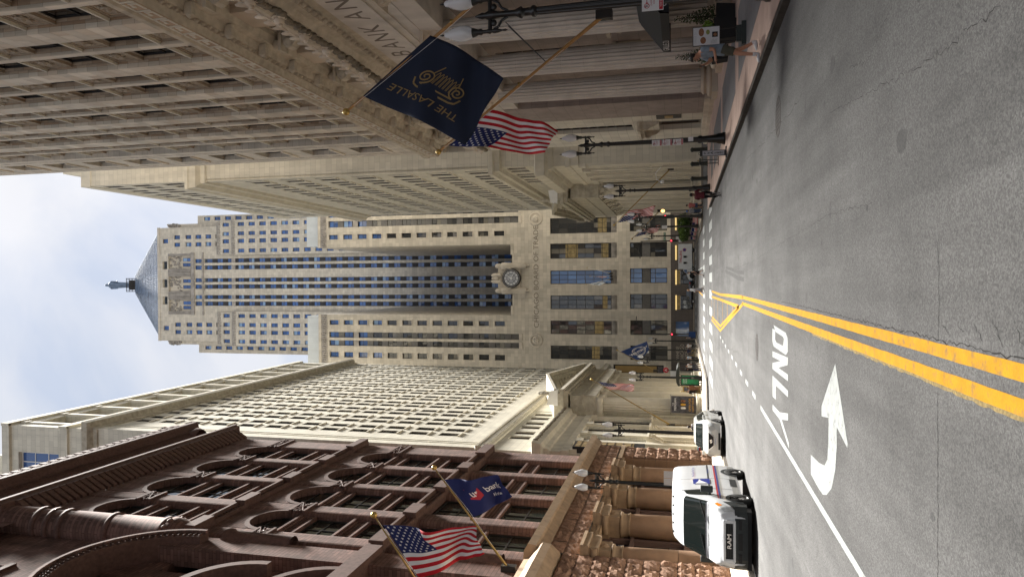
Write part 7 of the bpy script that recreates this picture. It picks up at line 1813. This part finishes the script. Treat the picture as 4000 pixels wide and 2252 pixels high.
# ---- white SUV
suv = thing('parked_car', 'white compact SUV with lit fog lamps standing at the left kerb behind the van', 'car', (-8.5, 39.15, 0))
sk = {0.0: (.60, .34, .52, .62, .55, .74, .08), .12: (.80, .24, .60, .80, .72, .90, .08), .35: (.90, .22, .74, .90, .80, .98, .07), .95: (.92, .24, .90, .92, .80, 1.06, .06), 1.05: (.92, .24, .92, .92, .78, 1.10, .06),
      1.75: (.92, .24, .95, .92, .66, 1.50, .08), 2.3: (.92, .24, .96, .92, .66, 1.58, .09), 3.2: (.92, .24, .98, .92, .66, 1.58, .09), 3.9: (.92, .26, 1.02, .91, .62, 1.50, .09), 4.35: (.88, .30, 1.0, .86, .60, 1.12, .08), 4.45: (.80, .4, .8, .8, .6, .98, .08)}
sb = Body(sk)
def car_common(root, bd, paint, ws, gl_s, sides, r, rim, wheels, hw, arch_m=None):
    bd.shell().build('body', paint, root)
    bd.patch(ws[0], ws[1], 3.05, 6, both=True, off=.012).build('windscreen', 'car_glass', root)
    if gl_s: bd.patch(gl_s[0], gl_s[1], 3.05, 6, both=True, off=.012).build('rear_window', 'car_glass', root)
    for sd_ in (1, -1):
        for a, b, a2, b2 in sides: bd.patch(a, b, 2.12, 2.86, sd_, .012, q0b=a2, q1b=b2).build('side_window', 'car_glass', root)
        for y in wheels: wheel(root, sd_ * (hw - .09), y, r, .21, rim, sd_); arch(root, bd, y, r, sd_, arch_m or paint, .045)
car_common(suv, sb, 'suv_white', (1.10, 1.72), (3.92, 4.3), [(1.35, 2.55, 1.85, 2.55), (2.62, 3.75, 2.62, 3.5)], .345, 'alloy', (.95, 3.65), .92)
for sd_ in (1, -1):
    sb.patch(.06, .55, 1.9, 2.9, sd_, .012, 8, 4, q0b=.2).build('headlamp', 'lens_clear', suv)
    finish(MB().box(sd_ * .98 - .12, sd_ * .98 + .12, 1.42, 1.58, .98, 1.14).build('mirror', 'suv_white', suv), .04)
    MB().add([tuple(Vector((sd_ * x, -.005 + yy, z))) for x, yy, z in ((.52, .06, .36), (.74, .16, .34), (.70, .13, .50))], [(0, 1, 2)]).build('fog_recess', 'sign_black', suv)
    MB().ball((sd_ * .62, .085, .40), .05, .03, .05, 10, 6).build('fog_lamp', 'lamp_lit', suv)
    sb.patch(.9, 4.2, 1.25, 1.28, sd_, .006, 10, 1).build('door_crease', 'decal_grey', suv); sb.patch(1.62, 1.635, .5, 2.1, sd_, .006, 1, 8).build('door_gap', 'plastic_dark', suv); sb.patch(2.58, 2.595, .5, 2.9, sd_, .006, 1, 8).build('door_gap', 'plastic_dark', suv)
    MB().box(sd_ * .93 - .012, sd_ * .93 + .012, 2.35, 2.55, .92, .95).build('door_handle', 'chrome', suv)
MB().ext([(-.42, .86), (-.30, .60), (.30, .60), (.42, .86)], -.03, .2, 'y').build('grille', 'sign_black', suv)
mb = MB(); mb.path([(-.46, -.035, .86), (-.24, -.045, .60), (.24, -.045, .60), (.46, -.035, .86)], .024, 6); mb.build('grille_chrome', 'chrome', suv)
MB().lathe([(.085, -.05), (.085, -.06), (.06, -.06), (.06, -.05)], (0, 0, .74), 20, axis='y').box(-.10, .10, -.062, -.05, .72, .76).build('badge', 'chrome', suv)
MB().box(-.17, .17, -.055, -.04, .44, .56).build('licence_plate', 'sign_white', suv); letters('plate_lettering', 'AM 64 718', .07, 'postal_blue', suv, lambda x, y, z: (x, -.058, .50 + y))
finish(MB().ext([(-.90, .4), (-.80, .10), (-.5, -.02), (.5, -.02), (.80, .10), (.90, .4)], .24, .46, 'z').build('bumper', 'suv_white', suv), .05)
MB().box(-.45, .45, -.035, .0, .26, .36).build('lower_intake', 'sign_black', suv)
mb = MB(); mb.path([tuple(sb.P(1.08, 4.5, -1, .03)), tuple(sb.P(1.25, 5.8, -1, .03))], .01, 5); mb.build('wiper', 'sign_black', suv)
# ---- teal saloon turning into the side street (seen from the side)
tl = thing('teal_car', 'dark teal saloon car in the side street behind the white SUV', 'car', (-18.0, 60.6, 0), -pi / 2)
tk = {0.0: (.7, .3, .5, .7, .6, .66, .06), .3: (.86, .22, .68, .86, .76, .84, .06), 1.2: (.9, .22, .86, .9, .78, .98, .05), 1.35: (.9, .22, .88, .9, .76, 1.02, .05), 2.0: (.9, .22, .9, .9, .62, 1.42, .08), 2.9: (.9, .22, .92, .9, .62, 1.46, .08), 3.75: (.9, .24, .96, .88, .68, 1.10, .06), 4.5: (.86, .28, .96, .84, .74, 1.05, .06), 4.6: (.78, .38, .8, .78, .68, .9, .06)}
tb = Body(tk); car_common(tl, tb, 'car_teal', (1.4, 1.98), (3.0, 3.7), [(1.6, 2.6, 2.1, 2.6), (2.66, 3.4, 2.66, 3.1)], .33, 'alloy', (.92, 3.62), .9)
for sd_ in (1, -1): tb.patch(4.2, 4.5, 1.6, 2.0, sd_, .012, 4, 3).build('tail_lamp', 'lens_red', tl); tb.patch(.1, .45, 1.7, 2.1, sd_, .012, 4, 3).build('headlamp', 'lens_clear', tl)
# ---- white armoured box truck in the cross street
tk_ = thing('box_truck', 'white armoured box truck lettered in red crossing the end of the street', 'truck', (2.3, 138.4, 0))
finish(MB().box(0, 4.7, -1.1, 1.1, .45, 2.95).build('box', 'car_white', tk_), .08)
MB().box(-.02, 4.72, -1.12, 1.12, 2.88, 2.99).build('roof_rim', 'sign_white', tk_)
finish(MB().ext([(0, .45), (0, 2.1), (-.35, 2.05), (-.95, 1.45), (-1.9, 1.2), (-2.1, .9), (-2.1, .45)], -.98, .98, 'y').build('cab', 'car_white', tk_), .06)
MB().add([(-.15, -1.0, 1.95), (-.35, -1.0, 1.95), (-.9, -1.0, 1.45), (-.15, -1.0, 1.4)], [(0, 1, 2, 3)]).build('cab_window', 'glass_blue', tk_)
for x in (-1.3, 3.55):
    for s_ in (-.95, .95):
        o = MB().lathe([(.28, -.13), (.46, -.13), (.48, -.1), (.48, .1), (.46, .13), (.28, .13)], (0, 0, 0), 24, axis='y').build('wheel', 'tyre', tk_, (x, s_, .48)); MB().lathe([(.28, -.08), (.1, -.1), (.001, -.12)], (0, 0, 0), 16, axis='y').build('rim', 'plastic_dark', o)
letters('lettering', 'THILLENS', .62, 'sign_red', tk_, lambda x, y, z: (2.3 + x, -1.115, 2.52 + y), sx=.88, bold=.012)
for x in (.95, 2.1): MB().box(x, x + .4, -1.125, -1.1, 1.45, 2.05).build('gun_port_window', 'sign_black', tk_); MB().box(x + .05, x + .35, -1.125, -1.1, 1.25, 1.42).build('vent', 'decal_grey', tk_)
MB().lathe([(.34, -1.115), (.26, -1.115)], (3.6, 0, 1.85), 24, axis='y').build('seal_ring', 'sign_red', tk_); MB().lathe([(.24, -1.116), (.001, -1.116)], (3.6, 0, 1.85), 24, axis='y').build('seal', 'postal_blue', tk_)
# ---- cars in the cross street
bc = thing('black_car', 'black estate car in the cross street below the clock building', 'car', (-4.9, 138.6, 0), pi / 2)
bk_ = dict(tk); bb_ = Body({k: (v[0], v[1], v[2], v[3], v[4], v[5] + (.14 if v[5] > 1.2 else .04), v[6]) for k, v in tk.items()})
car_common(bc, bb_, 'car_black', (1.4, 1.98), (3.0, 3.7), [(1.6, 2.6, 2.1, 2.6), (2.66, 3.4, 2.66, 3.1)], .35, 'alloy', (.92, 3.62), .9)
for sd_ in (1, -1): bb_.patch(4.2, 4.5, 1.6, 2.0, sd_, .012, 4, 3).build('tail_lamp', 'lens_red', bc)
bc.rotation_euler = (0, 0, pi / 2); bc.location = (.35, 138.4, 0); bc.rotation_euler = (0, 0, -pi / 2); bc.location = (-4.7, 138.4, 0)
scn = thing('silver_car', 'silver car half hidden behind the white box truck', 'car', (-1.0, 139.4, 0), -pi / 2)
car_common(scn, tb, 'zinc', (1.4, 1.98), (3.0, 3.7), [(1.6, 2.6, 2.1, 2.6), (2.66, 3.4, 2.66, 3.1)], .33, 'alloy', (.92, 3.62), .9); scn.location = (-1.2, 139.9, 0)
# ------------------------------------------------------------------ people: one skinned body each, with clothes, hair, shoes
def skin_obj(name, verts, edges, radii, mat, parent, root=0, sub=2):
    me = bpy.data.meshes.new(name); me.from_pydata([tuple(v) for v in verts], edges, []); me.materials.append(MAT[mat])
    o = bpy.data.objects.new(name, me); C.objects.link(o); o.parent = parent
    sm = o.modifiers.new('skin', 'SKIN'); sm.use_smooth_shade = True
    for i, d in enumerate(me.skin_vertices[0].data):
        r = radii[i]; d.radius = r if isinstance(r, tuple) else (r, r); d.use_root = (i == root)
    s_ = o.modifiers.new('smooth', 'SUBSURF'); s_.levels = sub; s_.render_levels = sub
    return o
STAND = dict(pelvis=(0, 0, .95), waist=(0, 0, 1.08), chest=(0, 0, 1.28), base=(0, -.01, 1.42), neck=(0, .01, 1.50), head=(0, .03, 1.60), crown=(0, .03, 1.70),
             sl=(-.19, 0, 1.40), el=(-.25, -.02, 1.13), wl=(-.26, .05, .90), hl=(-.26, .08, .82), sr=(.19, 0, 1.40), er=(.25, -.02, 1.13), wr=(.26, .05, .90), hr=(.26, .08, .82),
             il=(-.10, 0, .90), kl=(-.11, .02, .50), al=(-.11, -.02, .09), tl=(-.12, .14, .04), ir=(.10, 0, .90), kr=(.11, .02, .50), ar=(.11, -.02, .09), tr=(.12, .14, .04))
RAD = dict(pelvis=.125, waist=.115, chest=.135, base=.075, neck=.055, head=.088, crown=.07, sl=.068, el=.043, wl=.029, hl=.034, sr=.068, er=.043, wr=.029, hr=.034, il=.09, kl=.058, al=.034, tl=.022, ir=.09, kr=.058, ar=.034, tr=.022)
EDG = [('pelvis', 'waist'), ('waist', 'chest'), ('chest', 'base'), ('base', 'neck'), ('neck', 'head'), ('head', 'crown'), ('base', 'sl'), ('sl', 'el'), ('el', 'wl'), ('wl', 'hl'), ('base', 'sr'), ('sr', 'er'), ('er', 'wr'), ('wr', 'hr'),
       ('pelvis', 'il'), ('il', 'kl'), ('kl', 'al'), ('al', 'tl'), ('pelvis', 'ir'), ('ir', 'kr'), ('kr', 'ar'), ('ar', 'tr')]
def person(label, loc, rotz, h=1.72, pose=None, top='cloth_white', sleeve=.55, bottom='cloth_denim', leg=1.0, skin='skin', hair='hair_dark', hairlen=0, shoe='shoe_dark', skirt=None, cap=None, pack=None, fingers=True, group=None, build=1.0):
    t_ = thing('person', label, 'person', loc, rotz, group)
    J = {k: Vector(v) for k, v in STAND.items()}
    if pose: J.update({k: Vector(v) for k, v in pose.items()})
    k_ = h / 1.74; J = {k: v * k_ for k, v in J.items()}
    def sub(names, extra, mat, name, cut=None, root=0):
        vs, rr, idx = [], [], {}
        for n_ in names: idx[n_] = len(vs); vs.append(J[n_]); r = RAD[n_] * k_ * build; rr.append((r * 1.0 + extra, (r * .72 if n_ in ('chest', 'waist', 'pelvis') else r) + extra))
        ed = [(idx[a], idx[b]) for a, b in EDG if a in idx and b in idx]
        for (a, b, f) in (cut or []):
            i = len(vs); vs.append(J[a] + (J[b] - J[a]) * f); r = (RAD[a] + (RAD[b] - RAD[a]) * f) * k_; rr.append((r + extra * 1.3, r + extra * 1.3)); ed.append((idx[a], i))
        return skin_obj(name, vs, ed, rr, mat, t_, root)
    body = sub(list(STAND), 0.0, skin, 'body')
    # clothes: lofted rings that follow the joints
    def loft(mb, rings, n_=16):
        o = len(mb.v)
        for c, rx, ry in rings:
            for q in range(n_): a = 2 * pi * q / n_; mb.v.append((c.x + rx * k_ * build * cos(a), c.y + ry * k_ * build * sin(a), c.z))
        for r_ in range(len(rings) - 1):
            for q in range(n_): mb.f.append([o + r_ * n_ + q, o + r_ * n_ + (q + 1) % n_, o + (r_ + 1) * n_ + (q + 1) % n_, o + (r_ + 1) * n_ + q]); mb.m.append(0); mb.sm.append(True)
    dz_ = lambda v, z: v + Vector((0, 0, z * k_))
    mb = MB()
    loft(mb, [(dz_(J['pelvis'], -.10), .172, .135), (dz_(J['pelvis'], 0), .17, .135), (J['waist'], .158, .125), (J['chest'], .185, .14), (dz_(J['chest'], .07), .19, .135), (dz_((J['sl'] + J['sr']) / 2, .035), .165, .10), (dz_(J['base'], .045), .085, .08), (dz_(J['base'], .06), .07, .068)])
    for sj, ej, wj in (('sl', 'el', 'wl'), ('sr', 'er', 'wr')):
        a, b, c = J[sj], J[ej], J[wj]; mb.ball(tuple(a), .076 * k_ * build, .074 * k_ * build, .074 * k_ * build, 12, 8)
        if sleeve <= 1: mb.tube(a, a + (b - a) * sleeve, .075 * k_ * build, .068 * k_ * build, 12, cap=False)
        else: mb.tube(a, b, .082 * k_ * build, .06 * k_, 12); mb.ball(tuple(b), .06 * k_, .06 * k_, .06 * k_, 10, 6); mb.tube(b, c, .06 * k_, .045 * k_, 12)
    mb.build('top', top, t_)
    if skirt:
        c = (J['pelvis']); z1 = c.z - skirt * k_
        MB().lathe([(.145 * k_, c.z + .12), (.17 * k_, c.z - .05), (.20 * k_, z1 + .2 * k_), (.235 * k_, z1)], (c.x, c.y, 0), 20).build('skirt', bottom, t_)
    else:
        mb = MB(); loft(mb, [(dz_(J['pelvis'], -.16), .13, .11), (dz_(J['pelvis'], -.08), .165, .13), (dz_(J['pelvis'], -.02), .16, .122), (dz_(J['pelvis'], .04), .145, .11)])
        for hj, kj, aj in (('il', 'kl', 'al'), ('ir', 'kr', 'ar')):
            a, b, c = dz_(J[hj], .03), J[kj], J[aj]
            if leg < 1: mb.tube(a, a + (b - a) * leg, .108 * k_ * build, .100 * k_ * build, 14, cap=False); mb.tube(a + (b - a) * leg, a + (b - a) * (leg - .01), .1 * k_ * build, .06 * k_, 14, cap=False)
            else: mb.tube(a, b, .106 * k_ * build, .082 * k_, 14); mb.ball(tuple(b), .082 * k_, .082 * k_, .08 * k_, 12, 6); mb.tube(b, c, .082 * k_, .068 * k_, 14)
        mb.build('shorts' if leg < 1 else 'trousers', bottom, t_)
    for a, b in (('al', 'tl'), ('ar', 'tr')):
        p, q = J[a], J[b]; d = (q - p); d.z = 0; d.normalize(); s_ = Vector((-d.y, d.x, 0)); mb = MB()
        bse = p - d * .06 * k_; z0 = p.z - .085 * k_
        for (f, wd, hh) in ((0, .038, .10), (.5, .046, .085), (1.0, .03, .045)): pass
        vs = []
        for f, wd, hh in ((0, .042, .115), (.10, .050, .115), (.20, .056, .085), (.29, .036, .055)):
            o_ = bse + d * f * k_; vs += [o_ - s_ * wd, o_ + s_ * wd, o_ + s_ * wd * .8 + Vector((0, 0, hh)), o_ - s_ * wd * .8 + Vector((0, 0, hh))]
        vs = [(v.x, v.y, z0 + (v.z - bse.z)) for v in vs]
        fs = [(4 * i + j, 4 * i + (j + 1) % 4, 4 * (i + 1) + (j + 1) % 4, 4 * (i + 1) + j) for i in range(3) for j in range(4)] + [(3, 2, 1, 0), (12, 13, 14, 15)]
        so_ = MB().add(vs, fs).build('shoe', shoe, t_); b_ = so_.modifiers.new('round', 'SUBSURF'); b_.levels = 1; b_.render_levels = 1
    hd = J['head']; fdir = Vector((0, 1, 0)); hv = (J['crown'] - J['neck']).normalized()
    fdir = (fdir - hv * fdir.dot(hv)).normalized(); sd_ = hv.cross(fdir)
    cc = hd + hv * .015 * k_
    mb = MB()
    def hp(a, b, c): return tuple(cc + sd_ * a * k_ + fdir * b * k_ + hv * c * k_)
    mb.tube(hp(0, .085, .01), hp(0, .115, -.03), .010 * k_, .018 * k_, 6); mb.ball(hp(0, .085, -.075), .03 * k_, .022 * k_, .022 * k_, 8, 5)
    for s_ in (-1, 1): mb.ball(hp(s_ * .088, -.005, -.01), .014 * k_, .022 * k_, .032 * k_, 6, 5)
    mb.build('face', skin, t_)
    mb = MB()
    for s_ in (-1, 1): mb.ball(hp(s_ * .032, .086, .01), .012 * k_, .008 * k_, .007 * k_, 6, 4)
    mb.build('eyes', 'sign_black', t_)
    mb = MB(); mb.tube(hp(-.018, .092, -.055), hp(.018, .092, -.055), .003 * k_, n=4); mb.build('mouth', 'cloth_brown', t_)
    mb = MB(); mb.ball((0, 0, 0), .110 * k_, .118 * k_, .112 * k_, 14, 10)
    hs = []
    for v in mb.v:
        q = Vector(v)
        lim = .03 * k_ if q.y > .025 * k_ else -.06 * k_
        if q.z < lim: q.z = lim
        hs.append(tuple(cc + sd_ * q.x + fdir * (q.y - .012 * k_) + hv * (q.z + .04 * k_)))
    mb.v = hs
    if hairlen:
        for s_ in (-1, 0, 1): mb.tube(hp(s_ * .06, -.06, .03), hp(s_ * .07, -.075, -hairlen), .05 * k_, .03 * k_, 8)
    mb.build('hair', hair, t_)
    if cap:
        mb = MB(); mb.lathe([(.112 * k_, -.02), (.112 * k_, .03), (.08 * k_, .085), (.001, .10)], (0, 0, 0), 16); mb.box(-.07 * k_, .07 * k_, .08 * k_, .19 * k_, -.015, -.002)
        mb.v = [tuple(cc + sd_ * v[0] + fdir * v[1] + hv * (v[2] + .055 * k_)) for v in mb.v]; mb.build('cap', cap, t_)
    if pack:
        c = J['chest']; finish(MB().box(c.x - .15, c.x + .15, c.y - .30, c.y - .12, c.z - .28, c.z + .14).build('backpack', pack, t_), .05)
    if fingers:
        for w_, h_, sgn in (('wl', 'hl', 1), ('wr', 'hr', -1)):
            d = (J[h_] - J[w_]).normalized(); sx = d.cross(Vector((0, 0, 1)) if abs(d.z) < .8 else Vector((1, 0, 0))).normalized(); up_ = sx.cross(d); mb = MB(); o_ = J[h_]
            for i, ln in enumerate((.055, .065, .062, .048)):
                b0 = o_ + d * .025 * k_ + sx * (i - 1.5) * .017 * k_; b1 = b0 + d * ln * .55 * k_ - up_ * .006; b2 = b1 + d * ln * .45 * k_ - up_ * .02 * k_
                mb.tube(b0, b1, .009 * k_, .008 * k_, 6); mb.tube(b1, b2, .008 * k_, .0065 * k_, 6)
            b0 = o_ - sx * sgn * .025 * k_; mb.tube(b0, b0 + d * .03 * k_ - sx * sgn * .02 * k_, .010 * k_, .009 * k_, 6); mb.tube(b0 + d * .03 * k_ - sx * sgn * .02 * k_, b0 + d * .055 * k_ - sx * sgn * .022 * k_, .009 * k_, .007 * k_, 6)
            mb.build('fingers', skin, t_)
    return t_
WALK = dict(kl=(-.10, .16, .52), al=(-.10, .26, .10), tl=(-.10, .41, .07), kr=(.10, -.02, .50), ar=(.10, -.26, .15), tr=(.10, -.14, .05), el=(-.25, -.10, 1.14), wl=(-.25, -.02, .92), hl=(-.25, .02, .84), er=(.25, .06, 1.13), wr=(.24, .22, .95), hr=(.24, .26, .88))
# the man crossing the pavement, looking at his phone (facing left)
man = person('man in a grey-blue T-shirt and dark shorts walking while looking at a phone', (6.13, 19.75, .15), radians(98), 1.80,
             dict(pelvis=(0, -.02, .97), waist=(0, -.03, 1.08), chest=(0, .0, 1.28), base=(0, .02, 1.43), neck=(0, .07, 1.51), head=(0, .13, 1.59), crown=(0, .13, 1.70),
                  sl=(-.20, .02, 1.40), el=(-.25, .06, 1.14), wl=(-.20, .28, 1.10), hl=(-.17, .36, 1.09), sr=(.20, .03, 1.40), er=(.23, .14, 1.17), wr=(.10, .30, 1.36), hr=(.06, .34, 1.43),
                  kl=(-.10, .16, .53), al=(-.10, .22, .10), tl=(-.10, .38, .06), kr=(.10, -.02, .52), ar=(.10, -.20, .13), tr=(.11, -.06, .05)),
             'cloth_grey_blue', .62, 'cloth_khaki_dark', .72, shoe='shoe_white', build=1.08)
finish(MB().box(6.13 - .40, 6.13 - .385, 19.75 - .10, 19.75 - .02, 1.56, 1.71).build('phone', 'sign_black', None), .006)
ph_ = C.objects[-1] if False else bpy.data.objects['phone']; tag(ph_, 'black phone held up by the walking man', 'phone')
mb = MB()
for s_, y in ((-.10, .22), (.10, -.20)): mb.lathe([(.05, .10), (.052, .2)], (s_, y, 0), 10)
mb.build('socks', 'cloth_white', man)
# bicycles
def bicycle(label, loc, rotz, mat, group=None):
    b = thing('bicycle', label, 'bicycle', loc, rotz, group)
    for y in (-.52, .52):
        o = MB().lathe([(.315, -.018), (.34, -.012), (.345, 0), (.34, .012), (.315, .018)], (0, 0, 0), 24, axis='x').build('wheel', 'tyre', b, (0, y, .345))
        mb = MB()
        for k in range(10): a = 2 * pi * k / 10; mb.tube((0, 0, 0), (0, .32 * cos(a), .32 * sin(a)), .003, n=3)
        mb.build('spokes', 'alloy', o)
    mb = MB(); A_, B2, S_, H_ = (0, -.08, .30), (0, -.52, .345), (0, -.22, .85), (0, .38, .88)
    for p, q in ((A_, S_), (S_, (0, .36, .80)), (A_, (0, .36, .72)), (A_, B2), (S_, B2), (H_, (0, .52, .345)), (H_, (0, .36, .98))): mb.tube(p, q, .018, n=6)
    mb.build('frame', mat, b)
    mb = MB(); mb.path([(-.28, .30, 1.0), (-.06, .38, 1.0), (.06, .38, 1.0), (.28, .30, 1.0)], .013, 6); mb.build('handlebar', 'lamp_black', b)
    MB().ball((0, -.26, .93), .07, .13, .035, 10, 6).build('saddle', 'lamp_black', b); mb = MB(); mb.lathe([(.09, -.01), (.09, .01)], (0, -.08, .30), 14, axis='x'); mb.tube((-.1, -.08, .14), (-.1, -.08, .30), .012, n=5).tube((.1, -.08, .30), (.1, -.08, .46), .012, n=5).box(-.16, -.06, -.13, -.03, .12, .14).box(.06, .16, -.13, -.03, .45, .47); mb.build('crank', 'alloy', b)
    return b
RIDE = dict(pelvis=(0, -.24, 1.02), waist=(0, -.18, 1.14), chest=(0, -.06, 1.31), base=(0, .02, 1.43), neck=(0, .05, 1.50), head=(0, .08, 1.60), crown=(0, .08, 1.70), sl=(-.19, .03, 1.40), el=(-.27, .14, 1.18), wl=(-.26, .28, 1.05), hl=(-.26, .33, 1.02), sr=(.19, .03, 1.40), er=(.27, .14, 1.18), wr=(.26, .28, 1.05), hr=(.26, .33, 1.02),
            il=(-.10, -.22, .97), kl=(-.12, .10, .66), al=(-.11, -.10, .24), tl=(-.11, .03, .17), ir=(.10, -.22, .97), kr=(.12, .17, .84), ar=(.11, -.04, .52), tr=(.11, .09, .47))
bicycle('bicycle ridden by the person in maroon near the right kerb', (5.05, 43.0, 0), radians(-14), 'lamp_black')
person('cyclist in a maroon shirt riding away near the right kerb', (5.05, 43.0, 0.02), radians(-14), 1.72, RIDE, 'cloth_maroon', .9, 'cloth_black', 1.0, 'skin_dark', build=1.1)
person('woman in a black dress striding across the far zebra crossing', (.9, 76.4, 0), radians(90), 1.72, WALK, 'cloth_black', .4, 'cloth_black', 1, 'skin_light', 'hair_dark', .2, skirt=.45)
person('woman in a white top and long grey skirt crossing the far zebra crossing', (-.9, 76.5, 0), radians(90), 1.72, WALK, 'cloth_white', 1.2, 'cloth_grey', 1, 'skin', 'hair_fair', .25, 'shoe_white', skirt=.78)
person('person in a pink patterned shirt and shorts walking on the far right pavement', (8.0, 77.3, .0), radians(20), 1.80, WALK, 'cloth_pink', .6, 'cloth_denim', .8, 'skin', 'hair_dark')
person('person in a blue cap and grey jacket standing by the dark green bollard', (7.62, 79.6, .13), radians(150), 1.62, None, 'cloth_grey', 1.3, 'cloth_denim', 1, 'skin_dark', cap='cloth_cap_blue', shoe='shoe_white')
person('person in a pale shirt with a black backpack behind the white SUV', (-10.95, 55.0, .15), radians(-20), 1.70, WALK, 'cloth_white', .6, 'cloth_black', 1, 'skin_dark', pack='cloth_black')
person('person in a brown coat standing beside the green advertisement', (-11.9, 81.6, .15), radians(160), 1.70, None, 'cloth_brown', 1.3, 'cloth_brown', 1, 'skin_dark')
person('person in black with a white bag waiting just outside the bus shelter', (-12.35, 82.0, .15), radians(200), 1.68, None, 'cloth_black', 1.3, 'cloth_black', 1, 'skin', hairlen=.15)
person('person in dark clothes leaning inside the bus shelter', (-10.2, 84.6, .15), radians(90), 1.72, None, 'cloth_black', 1.2, 'cloth_navy', 1, 'skin')
GB = 'people standing with bicycles on the far left pavement'
for i, (x, y, tp, lb, hs) in enumerate(((-9.2, 104.2, 'cloth_white', 'person in a white shirt with the bicycles nearest the kerb, far left', 1.72), (-9.9, 103.6, 'cloth_navy', 'person in navy by the bicycles, left of the white shirt', 1.76), (-10.6, 101.5, 'cloth_pale_blue', 'person in a pale blue shirt beside the yellow bicycle', 1.74), (-11.3, 97.5, 'cloth_white', 'person in a white shirt standing left of the bicycles by the lamp', 1.76), (-11.9, 99.0, 'cloth_black', 'person in black standing left of all the bicycles', 1.72), (-9.0, 116.5, 'cloth_grey', 'person in grey by the blue bin at the far left corner', 1.7))):
    person(lb, (x, y, .15), radians((30, 170, 60, 200, -40, 90)[i]), hs, None, tp, .6, ('cloth_black', 'cloth_navy')[i % 2], 1, ('skin', 'skin_dark', 'skin_light')[i % 3], fingers=False, group=GB)
bl = bicycle('black bicycle nearest the kerb in the far left group', (-8.95, 103.2, .15), radians(75), 'lamp_black', 'parked bicycles on the far left pavement')
for x, y, a, lb in ((-9.5, 102.3, 100, 'second black bicycle from the kerb in the far left group'), (-10.1, 101.0, 70, 'third bicycle from the kerb in the far left group'), (-11.2, 98.6, 95, 'bicycle farthest from the kerb in the far left group')): dup(bl, (x, y, .15), radians(a), lb)
bicycle('yellow bicycle in the middle of the far left group', (-10.0, 102.9, .15), radians(110), 'bike_yellow', 'parked bicycles on the far left pavement')
